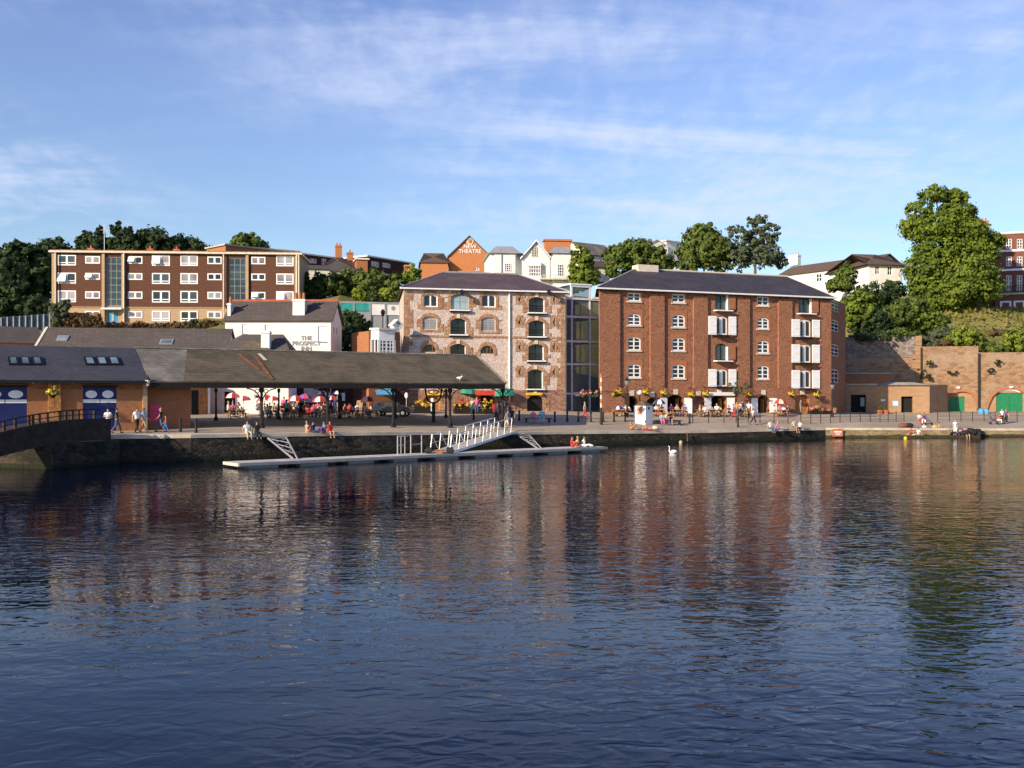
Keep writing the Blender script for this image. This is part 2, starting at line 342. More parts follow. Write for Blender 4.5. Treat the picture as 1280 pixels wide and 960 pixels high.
def window(parent, x0, x1, z0, z1, y=.15, cols=2, rows=2, fm='white_paint', gm='dark_glass', fw=.07, bw=.035, rise=0, name='window', sill=None, thick=.06):
    mb = MB(); w = x1-x0
    if rise <= 0: mb.box(x0, y, z1-fw, x1, y+thick, z1)
    else:
        pts = arc(x0, x1, z1-rise, rise)
        for (a, b), (c, d) in zip(pts[:-1], pts[1:]):
            mb.slab((a, y, b-fw), (c, y, d-fw), (c, y, d), (a, y, b), thick)
    zt = z1-rise-(fw if rise <= 0 else 0)
    mb.box(x0, y, z0, x1, y+thick, z0+fw); mb.box(x0, y, z0+fw, x0+fw, y+thick, zt); mb.box(x1-fw, y, z0+fw, x1, y+thick, zt)
    ztt = z1-max(fw, rise*.25)
    for k in range(1, cols):
        x = x0+w*k/cols; e = bw*(1.6 if (cols % 2 == 0 and k == cols//2) else 1); mb.box(x-e, y+.008, z0+fw, x+e, y+thick-.008, ztt)
    for k in range(1, rows):
        z = z0+(z1-z0)*k/rows; mb.box(x0+fw, y+.012, z-bw, x1-fw, y+thick-.012, z+bw)
    o = mb.build(name, fm, parent)
    g = MB()
    if rise <= 0: g.face([(x0+.02, y+.04, z0+.02), (x1-.02, y+.04, z0+.02), (x1-.02, y+.04, z1-.02), (x0+.02, y+.04, z1-.02)])
    else: g.face([(x0+.02, y+.04, z0+.02), (x1-.02, y+.04, z0+.02)]+[(p, y+.04, q-.02) for p, q in reversed(arc(x0+.02, x1-.02, z1-rise, rise))])
    g.build('pane', gm, o)
    if sill: MB().box(x0-.12, -.12, z0-.16, x1+.12, y, z0-.002).build('window_sill', sill, o)
    return o
def roof_planes(W, D, ze, rise, il, ir, oh=.4, th=.12, sk=0):
    """four slopes of a hipped (il, ir > 0) or gabled (0) roof, each with real thickness"""
    x0, x1, y0, y1 = -oh, W+oh, -oh, D+oh; m = D/2; zr = ze+rise
    a, b, c, d = (x0, y0, ze), (x1, y0, ze), (x1, y1, ze), (x0+sk, y1, ze)
    e, f = (il if il > 0 else x0, m, zr), (W-ir if ir > 0 else x1, m, zr)
    mb = MB(); mb.slab(a, b, f, e, th); mb.slab(c, d, e, f, th)
    if il > 0: mb.face([d, a, e]); mb.face([(p[0]+.05, p[1], p[2]-th) for p in (e, a, d)])
    if ir > 0: mb.face([b, c, f]); mb.face([(p[0]-.05, p[1], p[2]-th) for p in (f, c, b)])
    return mb, e, f
def textobj(name, body, size, mat, parent, loc, rot, align='CENTER', ext=.01, sp=1.0, bold=.0, line=1.0):
    cu = bpy.data.curves.new(name, 'FONT'); cu.body = body; cu.size = size; cu.align_x = align; cu.extrude = ext; cu.offset = bold; cu.space_character = sp; cu.space_line = line
    tmp = bpy.data.objects.new(name+'_tmp', cu); COL.objects.link(tmp)
    bpy.context.view_layer.update()
    me = bpy.data.meshes.new_from_object(tmp.evaluated_get(bpy.context.evaluated_depsgraph_get()))
    bpy.data.objects.remove(tmp); bpy.data.curves.remove(cu)
    me.materials.clear(); me.materials.append(MATS[mat]); me.name = name
    o = link(name, me, parent); o.location = loc; o.rotation_euler = rot; return o
def leaves(lobes, n, size, clump=.22, per=22, fill=.35):
    """leaf-sized quads gathered in clumps over and inside a set of ellipsoid lobes"""
    lob = np.array(lobes, float); w = (lob[:, 3]*lob[:, 5])+(lob[:, 4]*lob[:, 5]); w /= w.sum()
    nc = max(8, n//per); li = RNG.choice(len(lob), nc, p=w)
    d = RNG.normal(size=(nc, 3)); d /= np.linalg.norm(d, axis=1)[:, None]
    rr = np.where(RNG.random(nc) < fill, RNG.uniform(.35, .85, nc), RNG.uniform(.8, 1.16, nc))[:, None]
    cen = lob[li, :3]+d*lob[li, 3:]*rr; cr = (lob[li, 3:].mean(1)*clump)
    ci = RNG.integers(0, nc, n); p = cen[ci]+RNG.normal(size=(n, 3))*cr[ci][:, None]*np.array([.62, .62, .42])
    off = p-cen[ci]; off /= np.linalg.norm(off, axis=1)[:, None]+1e-6; nrm = d[ci]*.6+off*.9+RNG.normal(size=(n, 3))*.4+np.array([0, 0, .2]); nrm /= np.linalg.norm(nrm, axis=1)[:, None]
    a = np.cross(nrm, RNG.normal(size=(n, 3))); a /= np.linalg.norm(a, axis=1)[:, None]; b = np.cross(nrm, a)
    s = size*RNG.uniform(.55, 1.25, n)[:, None]
    v = np.empty((n, 4, 3)); v[:, 0] = p-a*s; v[:, 1] = p-b*s*.6; v[:, 2] = p+a*s; v[:, 3] = p+b*s*.6
    return v.reshape(-1, 3)
def leafmesh(name, verts, mat, parent=None):
    n = len(verts)//4; me = bpy.data.meshes.new(name); me.vertices.add(4*n); me.vertices.foreach_set('co', verts.astype('f').ravel())
    me.loops.add(4*n); me.loops.foreach_set('vertex_index', np.arange(4*n, dtype='i')); me.polygons.add(n)
    me.polygons.foreach_set('loop_start', np.arange(0, 4*n, 4, dtype='i')); me.polygons.foreach_set('loop_total', np.full(n, 4, dtype='i'))
    me.update(calc_edges=True); me.materials.append(MATS[mat]); return link(name, me, parent)
# ================================================================== THE GROUND
EDGE = [(-75, 48, 1.9), (-46, 61.5, 1.9), (-36.2, 66, 1.88), (-27, 70.2, 1.85), (-22.9, 71.4, 1.85), (-11.4, 79.5, 1.70), (2.9, 90.2, 1.35), (19.0, 100.0, 1.08), (33.9, 108.2, 1.08), (57.4, 112.0, .86), (84, 116, .86), (140, 122, .9)]
BACK = [(-75, 84, 3.1), (-45, 92, 3.1), (-29.6, 98, 3.1), (-11.3, 104, 2.97), (5.7, 108, 2.9), (9.5, 110, 2.72), (38.5, 121, 2.45), (46, 131, 2.35), (84, 134, 2.35), (140, 138, 2.4)]
def lerp(tab, x, k):
    if x <= tab[0][0]: return tab[0][k]
    for a, b in zip(tab[:-1], tab[1:]):
        if x <= b[0]: f = (x-a[0])/(b[0]-a[0]); return a[k]+(b[k]-a[k])*f
    return tab[-1][k]
def gz(X, Y):
    ye, ze, yb, zb = lerp(EDGE, X, 1), lerp(EDGE, X, 2), lerp(BACK, X, 1), lerp(BACK, X, 2)
    t = (Y-ye)/(yb-ye)
    return ze if t <= .02 else (zb if t >= 1 else ze+(zb-ze)*t)
def G(px, py):
    """where the view ray through a photo pixel meets the quay"""
    lo, hi = 45.0, 160.0; k = (px-640)/F
    for _ in range(50):
        Y = (lo+hi)/2; z = CH-(py-HY)*Y/F
        if z > gz(k*Y, Y) and Y > lerp(EDGE, k*Y, 1)-.0: lo = Y
        elif z > gz(k*Y, Y): lo = Y
        else: hi = Y
    Y = lo; Y = max(Y, lerp(EDGE, k*Y, 1)+.15); return Vector((k*Y, Y, gz(k*Y, Y)))
def on(px, Y): X = (px-640)/F*Y; return Vector((X, Y, gz(X, Y)))

mb = MB(); xs = sorted({*np.arange(-75, 141, 2.5).tolist(), *[e[0] for e in EDGE], *[e[0] for e in BACK]}); rows = 10
for a, b in zip(xs[:-1], xs[1:]):
    for r in range(rows):
        def pt(x, r):
            ye, ze, yb, zb = lerp(EDGE, x, 1), lerp(EDGE, x, 2), lerp(BACK, x, 1), lerp(BACK, x, 2); t = r/rows
            return (x, ye+(yb+18-ye)*t if r == rows else ye+(yb-ye)*t/((rows-1)/rows), ze+(zb-ze)*min(1, t/((rows-1)/rows)))
        mb.face([pt(a, r), pt(b, r), pt(b, r+1), pt(a, r+1)])
tag(mb.build('quay_pavement', 'setts'), kind='structure')
# coping strip along the edge, 4 mm above the paving and a kerb-high nosing over the wall
mb = MB(); 
for a, b in zip(EDGE[:-1], EDGE[1:]):
    mb.slab((a[0], a[1]-.08, a[2]+.03), (b[0], b[1]-.08, b[2]+.03), (b[0], b[1]+1.5, b[2]+.06), (a[0], a[1]+1.5, a[2]+.06), .25)
tag(mb.build('quay_coping', 'coping'), kind='structure')
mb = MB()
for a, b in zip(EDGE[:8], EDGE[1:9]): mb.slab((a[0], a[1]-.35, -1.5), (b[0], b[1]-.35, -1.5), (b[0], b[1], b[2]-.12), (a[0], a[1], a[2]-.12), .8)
tag(mb.build('quay_wall', 'shaded_quay_stone'), 'long mossy quay wall with shade in its dark colour, dropping from promenade into water', 'quay wall')
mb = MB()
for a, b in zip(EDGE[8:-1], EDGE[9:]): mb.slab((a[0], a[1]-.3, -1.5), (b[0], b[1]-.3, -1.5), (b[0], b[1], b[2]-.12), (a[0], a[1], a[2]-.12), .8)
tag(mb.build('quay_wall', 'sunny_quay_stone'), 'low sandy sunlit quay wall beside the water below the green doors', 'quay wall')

# hill behind: a height field through points read off the land
CPS = [(-75, 84, 3.1), (-45, 93, 3.1), (-29.6, 99, 3.1), (-11.3, 105, 3), (5.7, 118, 3.5), (20, 130, 4), (41, 138, 7), (47, 142, 10), (84, 142, 10), (140, 145, 11), (20, 138, 6), (0, 128, 7), (-25, 112, 6), (-50, 105, 6),
       (-66, 138, 14.6), (-45, 136, 14.4), (-28, 138, 14.4), (-70, 128, 12.2), (-90, 130, 13), (-50, 126, 11), (-84, 155, 19), (-60, 160, 18), (-30, 160, 19), (-15, 145, 17), (-25, 138, 17), (-25, 150, 20.5), (-25, 158, 21.5), (-15, 152, 19.5), (-30, 148, 18.5), (-22, 160, 20), (-12, 125, 9.5), (-20, 150, 17),
       (-5, 170, 23), (5, 150, 20), (15, 150, 18), (30, 160, 20), (45, 175, 21), (70, 190, 22), (60, 155, 16.5), (52, 142, 12.8), (74, 165, 18.6), (85, 175, 19.3), (110, 175, 20), (76, 148, 11.5), (64, 146, 12.2), (90, 150, 12), (110, 150, 12),
       (100, 230, 27), (0, 230, 27), (-100, 230, 26), (-160, 150, 18), (-160, 250, 26), (200, 160, 16), (200, 250, 26), (0, 330, 28), (-200, 90, 4), (220, 120, 4)]
cp = np.array(CPS, float)
def hz_(X, Y):
    d2 = (cp[:, 0]-X)**2+(cp[:, 1]-Y)**2+4; w = d2**-2.2; return float((w*cp[:, 2]).sum()/w.sum())
mb = MB(); gx = [-2500, -900, -400]+list(range(-220, 241, 5))+[420, 900, 2500]; 
def hy(X, j): y0 = lerp(BACK, X, 1)+(3 if X < -15 else 17) if X < 43 else 141.5; ys = [0, 2, 5, 9, 14, 19, 24, 30, 36, 43, 51, 60, 70, 82, 96, 115, 140, 180, 260, 500, 1100, 2600]; return y0+ys[j]
for a, b in zip(gx[:-1], gx[1:]):
    for j in range(21):
        q = []
        for X, jj in ((a, j), (b, j), (b, j+1), (a, j+1)):
            Y = hy(X, jj); z = hz_(X, Y) if abs(X) < 300 and Y < 420 else 26.0
            if X < -170 or X > 210: z = max(min(z, 20), 3) if jj < 20 else 24
            q.append((X, Y, z+(0 if jj else -.6)))
        mb.face(q)
tag(mb.build('hillside', 'grass', smooth=True), kind='structure')
# the near bank and the bed of the basin
mb = MB(); mb.face([(-2500, -2500, -1.6), (2500, -2500, -1.6), (2500, 2600, -1.6), (-2500, 2600, -1.6)])
tag(mb.build('river_bed', 'dark_interior'), kind='structure')

# water
m, t, b = newmat('water'); b.inputs['Base Color'].default_value = (.0004, .003, .014, 1); b.inputs['Roughness'].default_value = .03; b.inputs['IOR'].default_value = 1.25; b.inputs['Specular Tint'].default_value = (.22, .46, 1, 1)
tcn = t.nodes.new('ShaderNodeTexCoord'); o_ = tcn.outputs['Object']
def wn(sx, sy, scale, detail, rz=0, dist=0, rough=.5):
    mp = t.nodes.new('ShaderNodeMapping'); mp.inputs['Scale'].default_value = (sx, sy, 1); mp.inputs['Rotation'].default_value = (0, 0, rz); t.links.new(o_, mp.inputs[0])
    n = t.nodes.new('ShaderNodeTexNoise'); n.inputs['Scale'].default_value = scale; n.inputs['Detail'].default_value = detail; n.inputs['Distortion'].default_value = dist
    n.inputs['Roughness'].default_value = rough; t.links.new(mp.outputs[0], n.inputs['Vector']); return n.outputs[0]
big_ = wn(.45, 1, .55, 2, .18, .4); mid_ = wn(.66, 1, 2.6, 1.6, -.15, .8); sm_ = wn(.65, 1, 6.5, 1.5, .1, .4)
patch = ramp(t, wn(.5, 1, .045, 3, .3, .6), .36, .62)
h = M(t, 'ADD', M(t, 'MULTIPLY', big_, .44), M(t, 'MULTIPLY', mid_, M(t, 'ADD', M(t, 'MULTIPLY', patch, .36), .13)))
h = M(t, 'ADD', h, M(t, 'MULTIPLY', sm_, M(t, 'ADD', M(t, 'MULTIPLY', patch, .03), .014)))
bn = t.nodes.new('ShaderNodeBump'); bn.inputs['Strength'].default_value = .5; bn.inputs['Distance'].default_value = .125
t.links.new(h, bn.inputs['Height']); t.links.new(bn.outputs[0], b.inputs['Normal'])
mb = MB(); mb.face([(-2500, -2500, 0), (2500, -2500, 0), (2500, 125, 0), (-2500, 125, 0)])
tag(mb.build('water', 'water'), kind='structure')

# ================================================================== BUILDINGS
def shell(W, D, H, ops, mat_y=0.0, back=True, sk=0):
    mb = MB(); wall(mb, 0, W, 0, H, ops, 0)
    mb.face([(W, 0, 0), (W, D, 0), (W, D, H), (W, 0, H)]); mb.face([(sk, D, 0), (0, 0, 0), (0, 0, H), (sk, D, H)])
    if back: mb.face([(W, D, 0), (sk, D, 0), (sk, D, H), (W, D, H)])
    return mb

# ---------------------------------------------------------------- pink stone warehouse
f = Frame(504.5, 104, 706.5, 108.2, 2.0); t_ = f.thing('stone_warehouse', 'four storey pink rubble stone warehouse with brown quoins and open loading doors', 'warehouse')
W = f.W; D = 13; ze = f.z(600, 362.5)
WIN = [('w', 529.3, 547, 367.7, 383.5), ('d', 563.6, 585.8, 367.5, 387.6), ('w', 601.9, 619.7, 367.9, 384), ('d', 660.8, 681, 371.6, 391),
       ('s', 528, 546.5, 395.7, 412), ('d', 563, 583, 398, 418.4), ('s', 601.4, 619.3, 396.8, 414), ('d', 660.5, 681, 400.7, 421),
       ('l', 528.5, 545, 430.5, 440), ('d', 562.6, 582.6, 430, 451), ('l', 600.5, 617.5, 432, 442), ('d', 660.3, 680, 430.3, 451), ('d', 659.6, 679, 461.8, 486.3),
       ('g', 528.5, 549, 494, 513), ('g', 596, 618, 493.5, 513.2), ('g', 658.5, 678.6, 494, 514.5)]
ops = []
for k, a, b, c, d in WIN:
    x0, x1, z0, z1 = f.rect(a, b, c, d); ops.append((x0, x1, max(z0, .35), z1, {'w': .22, 'd': .3, 's': .22, 'l': .45, 'g': .5}[k]))
slits = []
for px in (649.5, 692.5):
    for py in (374, 402.5, 433.5, 465):
        x, z = f.xz(px, py); slits.append((x, z)); ops.append((x-.13, x+.13, z-.42, z+.42))
SK = f.x(499.5, D); mb = shell(W, D, ze, ops, sk=SK); mb.build('wall', 'pink_stone', t_)
pz = f.z(600, 488.5)
mb = MB(); wall(mb, 0, W, 0, pz, [o for o in ops if o[3] <= pz+.3], -.10, .11); mb.box(0, -.10, pz-.001, W, 0, pz+.08); mb.box(W, -.10, 0, W+.02, .4, pz)
mb.build('plinth', 'plinth_stone', t_)
mb = MB(); sz = f.z(600, 420.8); mb.box(.0, -.09, sz-.1, W, -.002, sz+.1); mb.build('string_course', 'brown_quoin', t_)
mb = MB(); rr = random.Random(3)
for xa, sgn in ((0, 1), (W, -1)):
    z = pz+.1
    while z < ze-.4:
        w = rr.choice((.55, .95)); h = rr.uniform(.38, .55); mb.box(min(xa, xa+sgn*w), -.05, z, max(xa, xa+sgn*w), -.003, z+h-.05); z += h
    mb.build('quoin', 'brown_quoin', t_); mb = MB()
for (k, *_), o in zip(WIN, ops):
    x0, x1, z0, z1, ri = o; mb = MB(); side = .34 if k in 'dg' else .28; z = z0-(.0 if k in 'dg' else .2); zt = z1-ri
    while z < zt-.1:
        h = min(rr.uniform(.34, .5), zt-z); 
        for s_ in (-1, 1):
            w = side+rr.choice((0, .34))
            a, b = (x0-w, x0-.002) if s_ < 0 else (x1+.002, x1+w)
            if k != 'g' or z > 0: mb.box(a, -.06-(.10 if k == 'g' else 0), z, b, -.003, z+h-.03)
        z += h
    o_, i_ = arc(x0-side, x1+side, z1-ri, ri+.42), arc(x0, x1, z1-ri, ri)
    for q in range(8):
        (a, b), (c, d), (e, g), (i, j) = o_[q], o_[q+1], i_[q], i_[q+1]; yy = -.07-(.10 if k == 'g' else 0)
        mb.slab((e, yy, g), (i, yy, j), (c, yy, d), (a, yy, b), .066)
    if k in 'ws': mb.box(x0-.3, -.07, z0-.24, x1+.3, -.003, z0-.01)
    mb.build('surround', 'brown_quoin', t_)
    if k in 'dg': MB().box((x0+x1)/2-.17, -.13-(.10 if k == 'g' else 0), z1+.02, (x0+x1)/2+.17, -.005, z1+.46).build('keystone', 'cream_paint', t_)
    if k == 'w': window(t_, x0, x1, z0, z1, .1, 2, 1, rise=ri, fw=.11, bw=.05)
    if k == 's': 
        wo = window(t_, x0, x1, z0, z1, .08, 2, 1, fm='cream_paint', gm='curtain_glass', rise=ri, fw=.07, bw=.02, name='shuttered_window')
        s_ = MB(); [s_.box(x0+.08, .085, z0+.1+q*.17, x1-.08, .135, z0+.19+q*.17) for q in range(int((z1-ri-z0)/.17))]; s_.build('louvre', 'grey_paint', wo)
    if k == 'l': window(t_, x0, x1, z0, z1, .12, 4, 1, fm='rust', gm='dark_glass', rise=ri, fw=.05, bw=.03, name='barred_window')
    if k == 'd':
        top = z1 > ze-1.4 and x0 < 8
        if top: window(t_, x0, x1, z0+.1, z1, .12, 2, 2, fm='grey_paint', gm='sky_glass', rise=ri, fw=.07, bw=.02, name='glazed_loading_door')
        else:
            dl = MB(); dl.box(x1-.1, -.02, z0+.1, x1-.03, .24, z1-ri); dl.build('door_jamb', 'white_paint', t_)
            window(t_, x0+.02, x1-.02, z0+.12, z1, .32, 2, 1, fm='dark_timber', gm='dark_glass', rise=ri, fw=.06, bw=.03, name='recessed_window')
            rl = MB(); [rl.bar((x0, .1, z0+.45+.3*q), (x1, .1, z0+.45+.3*q), .025) for q in range(2)]; rl.build('guard_rail', 'black_metal', t_)
        ls = MB(); ls.box(x0-.12, -.38, z0-.1, x1+.12, .0, z0+.03); ls.m = 1; ls.box(x0-.15, -.32, z0-.24, x1+.15, -.003, z0-.11); ls.build('loading_sill', ['white_paint', 'dark_timber'], t_)
    if k == 'g' and x0 < 12:
        MB().box(x0, .1, 0, x1, .2, z1).build('door', 'timber' if x0 < 5 else 'dark_interior', t_)  # beyond the timber door, a dark sheet paints the doorway's unlit inside
    elif k == 'g': MB().box(x0, .1, 0, x1, .2, z1).build('door', 'dark_timber', t_)
for x, z in slits:
    mb = MB(); [mb.box(x+sx*.30-.16, -.05, z+q*.34-.2, x+sx*.30+.16+(.14 if q % 2 else 0), -.003, z+q*.34+.12) for sx in (-1, 1) for q in (-1, 0, 1)]
    mb.box(x-.35, -.052, z+.44, x+.35, -.003, z+.7); mb.build('slit_surround', 'brown_quoin', t_)
    MB().box(x-.13, .15, z-.42, x+.13, .2, z+.42).build('slit_window', 'dark_glass', t_)
x, _ = f.xz(636.5, 420); mb = MB(); mb.bar((x, -.12, pz*.1), (x, -.12, ze-.1), .085, 8); mb.build('drainpipe', 'white_paint', t_)
mb, e, g = roof_planes(W, D, ze, f.z(600, 341.8, D/2)-ze, f.x(554, D/2), W-f.x(648, D/2), sk=SK); ro = mb.build('roof', 'purple_slate', t_)
MB().bar((e[0], e[1], e[2]+.03), (g[0], g[1], g[2]+.03), .12).bar((-.4, -.4, ze+.05), e, .08).bar((W+.4, -.4, ze+.05), g, .08).build('ridge_tile', 'grey_paint', ro)
MB().box(-.45, -.55, ze-.12, W+.45, -.38, ze+.02).build('gutter', 'white_paint', t_)
for px in (553, 661):                                    # hoist beams above the top loading doors
    x, z = f.xz(px+22, 366); MB().box(x-.1, -1.2, z+.0, x+.1, 0, z+.22).box(x-.16, -1.2, z-.35, x+.16, -.95, z).build('hoist_beam', 'black_metal', t_)
for px in (665, 541, 602):                               # planters over the ground-floor doors
    x, z = f.xz(px, 492.5); mb = MB(); mb.box(x-.7, -.5, z-.12, x+1.0, -.17, z+.12); tg = mb.build('window_box', 'yellow_flower', t_)
WX = f

# ---------------------------------------------------------------- red warehouse
f = Frame(748.5, 110, 1037.5, 121, 2.3); RW = f; t_ = f.thing('brick_warehouse', 'long red stone and brick warehouse with white shutters and grey slate roof', 'warehouse')
W = f.W; D = 14; ze = f.z(880, 365.5); bz = f.z(890, 486)
cols_ = [('w', (784.4, 801), ((366, 376.5, 0), (392, 406.6, .3), (421, 438, .25), (455, 472, .2))), ('w', (840, 856.2), ((367.7, 378.3, 0), (393, 409, .3), (422, 438.5, .25), (455.7, 473, .2))),
         ('s', (894, 908.8), ((369.2, 387.6, .0), (395.8, 418.3, .2), (429.5, 450.4, .35), (461.8, 482.8, .2))), ('w', (946.2, 961), ((370.6, 382.2, 0), (396.8, 411, .3), (425.6, 441.5, .25), (457, 473.6, .2))),
         ('s', (998, 1013), ((373.2, 391.6, .0), (399.8, 421, .2), (431, 453, .2), (463, 485, .2)))]
ops = []; info = []
for k, (a, b), rws in cols_:
    for i, (c, d, ri) in enumerate(rws):
        x0, x1, z0, z1 = f.rect(a, b, c, d, .0); ops.append((x0, x1, z0, z1, ri)); info.append((k, i))
upper = list(ops)
GD = [(780.6, 798.5, 495), (808, 822.5, 497), (834, 855, 493.5), (865, 881, 495.5), (889, 908.5, 493.5), (947, 961.5, 494), (993.6, 1012, 493.5)]
gops = []
for a, b, c in GD: x0, x1, z0, z1 = f.rect(a, b, 516, c, -.25); gops.append((x0, x1, 0.02, z1, .45))
pn = [(774, 812), (829.5, 866), (883.6, 921), (936, 972), (989, 1024)]; px_ = [f.x(a) for p in pn for a in p]
mb = MB(); wall(mb, 0, W, bz, ze, upper, 0, .3)
C = Vector((((1057-640)/F)*130, 130)); cl_ = f; Cx = (C-f.A).dot(f.u); Cy = (C-f.A).dot(f.n)
SK = f.x(750, D); mb.face([(SK, D, 0), (0, 0, 0), (0, 0, ze), (SK, D, ze)]); mb.face([(Cx, D, 0), (SK, D, 0), (SK, D, ze), (Cx, D, ze)])
# piers between the sunk panels, proud of the windows' plane
edges = [0]+px_+[W]
for a, b in zip(edges[0::2], edges[1::2]): mb.box(a, -.24, bz, b, .0, ze-.45)
mb.box(0, -.24, ze-.45, W, -.002, ze) if False else None
wo_ = mb.build('wall', 'red_stone', t_)
mb = MB(); wall(mb, 0, W, 0, bz, gops, -.26, .9); mb.box(0, -.26, bz-.001, W, .0, bz+.1); mb.build('ground_floor_wall', 'red_stone', t_)
# skewed end wall and its windows
e2 = Frame(1037.5, 121, 1057, 130, 2.3); ew = e2.thing('end_wall', None, None); ew.parent = t_; ew.matrix_parent_inverse = Matrix()
rel = Matrix.Rotation(-f.ang, 4, 'Z') @ Matrix.Translation((e2.A.x-f.A.x, e2.A.y-f.A.y, 0)) @ Matrix.Rotation(e2.ang, 4, 'Z')
bpy.data.objects.remove(ew)
eops = []
for c, d in ((376, 389), (400, 414), (430.5, 445), (461.6, 478)): x0, x1, z0, z1 = e2.rect(1039, 1048.5, c, d); eops.append((x0, x1, z0, z1, .15))
mb = MB(); wall(mb, 0, e2.W, 0, ze, eops, 0, .2); eo = mb.build('end_wall', 'red_stone', t_); eo.matrix_local = rel
for x0, x1, z0, z1, ri in eops: window(eo, x0, x1, z0, z1, .08, 2, 3, gm='dark_glass', rise=ri, fw=.09, name='sash_window')
# windows with brick surrounds
for (k, i), (x0, x1, z0, z1, ri) in zip(info, upper):
    mb = MB(); 
    if k == 'w':
        wall(mb, x0-.24, x1+.24, z0-.2, min(z1+.48, ze-.06), [(x0, x1, z0, z1, ri)], -.03, .03); mb.build('brick_surround', 'arch_brick', t_)
        window(t_, x0, x1, z0, z1, .06, 2, 3 if i else 2, fw=.14, bw=.05, rise=ri, sill='cream_paint')
    elif i in (1, 3) or x0 > 26 and i == 2:
        window(t_, x0, x1, z0, z1, .04, 2, 1, fw=.13, bw=.12, rise=ri, name='shuttered_window')
        w = (x1-x0)*.68
        for a, b in ((x0-w, x0-.03), (x1+.03, x1+w*.95)):
            s_ = MB(); s_.box(a, -.36, z0-.05, b, -.28, z1+.02); [s_.box(a+.05, -.385, z0+.1+q*(z1-z0-.3)/2, b-.05, -.362, z0+.2+q*(z1-z0-.3)/2) for q in range(3)]; s_.build('shutter', 'white_paint', t_)
        MB().box(x0-.2, -.75, z0-.22, x1+.2, .0, z0-.06).build('loading_sill', 'dark_timber', t_)
    else:
        window(t_, x0, x1, z0, z1, .12, 2, 1, fm='dark_timber', gm='tint_glass', fw=.1, bw=.05, rise=ri, name='glazed_loading_door')
        MB().box(x1-.12, -.27, z0, x1-.02, .1, z1-ri).build('door_jamb', 'white_paint', t_)
        MB().box(x1+.08, -.34, z0+.1, x1+.16, -.26, z1).box(x1+.1, -.33, z0+.1, x1+.95, -.27, z1-.1).build('open_shutter', 'red_brick', t_)
        MB().box(x0-.25, -.8, z0-.16, x1+.35, .0, z0-.04).build('loading_sill', 'white_paint', t_)
# ground-floor doors
for n_, (x0, x1, z0, z1, ri) in enumerate(gops):
    if n_ in (1, 6): MB().box(x0, .3, 0, x1, .38, z1).build('door', 'timber' if n_ == 6 else 'dark_timber', t_)
    elif n_ in (0,): MB().box(x0, .3, 0, (x0+x1)/2, .38, z1).build('door', 'timber', t_)
    elif n_ == 3: MB().box(x0, .3, 0, x1, .38, z1).build('door', 'plinth_stone', t_)
    if n_ in (2, 4, 5):
        for s_, xa in ((-1, x0), (1, x1)):
            if s_ < 0: q = [(xa-.95, -.45), (xa-.02, -.32)]
            else: q = [(xa+.02, -.32), (xa+.95, -.45)]
            (a, ya), (b, yb) = q; mbd = MB(); mbd.slab((a, ya, .25), (b, yb, .25), (b, yb, z1-.35), (a, ya, z1-.35), .07); mbd.build('open_door', 'white_paint', t_)
        MB().box(x1-.5, .2, .1, x1-.42, .9, z1-.4).build('timber_leaf', 'timber', t_)
    mb = MB(); xm = (x0+x1)/2; mb.box(xm-.28, -.34, z1+.04, xm+.28, -.262, z1+.62); mb.build('keystone', 'cream_paint', t_)
x0, x1, z0, z1 = f.rect(886, 917.5, 494.5, 490.3, -.3); MB().box(x0, -.5, z0, x1, -.262, z1).build('shop_fascia', 'white_paint', t_)
m_ = D/2; rz_ = f.z(880, 340.6, m_)-ze
mb, e, g = roof_planes(W, D, ze, rz_, f.x(793, m_), W-f.x(984.5, m_), .55, .15, sk=SK); ro = mb.build('roof', 'slate', t_)
MB().bar((e[0], e[1], e[2]+.03), (g[0], g[1], g[2]+.03), .12).bar((-.5, -.5, ze+.05), e, .07).bar((W+.5, -.5, ze+.05), g, .09).build('ridge_tile', 'cream_paint', ro)
mbx = MB(); mbx.face([(W, 0, ze), (Cx, Cy, ze), (Cx, D, ze), (g[0]-.5, m_, ze+rz_*.98)]); mbx.build('end_roof', 'slate', t_)
x0, x1, z0, z1 = f.rect(794, 819, 337.5, 332, m_); MB().box(x0, m_-.8, z0-.3, x1, m_+.8, z1).build('roof_vent', 'cream_paint', ro)
MB().box(-.6, -.75, ze-.16, W+.6, -.52, ze+.0).build('gutter', 'white_paint', t_)

# ---------------------------------------------------------------- glazed link with lift tower
f = Frame(706.8, 112.5, 749.5, 114.5, 2.7); t_ = f.thing('glass_link', 'glazed stair tower with grey steel frame between the two stone warehouses', 'glass tower')
W = f.W; zt = f.z(728, 373); xa, xb = f.x(714.5), f.x(737); ztop = f.z(726, 356.5); fl = [f.z(728, y) for y in (514, 492, 455.5, 427, 396.5, 373.8)]
mb = MB(); cols_x = [0, xa, xb, W]
for x in cols_x: mb.box(x-.09, -.1, 0, x+.09, .15, zt if x in (0, W) else ztop)
for z in fl[1:]: mb.box(-.1, -.12, z-.12, W+.1, .1, z+.12)
mb.box(xa-.15, -.12, ztop-.25, xb+.15, .12, ztop)
for x in ((xa+xb)/2-.45, (xa+xb)/2+.45): mb.box(x-.05, .8, 0, x+.05, .9, zt)
for z in fl[1:]: mb.box((xa+xb)/2-.9, .8, z+.2, (xa+xb)/2+.9, .86, z+.3)
mb.build('frame', 'grey_metal', t_)
mb = MB(); 
for i in range(5):
    for a, b in zip(cols_x[:-1], cols_x[1:]): mb.face([(a+.1, 0, fl[i]+.1), (b-.1, 0, fl[i]+.1), (b-.1, 0, fl[i+1]-.1), (a+.1, 0, fl[i+1]-.1)])
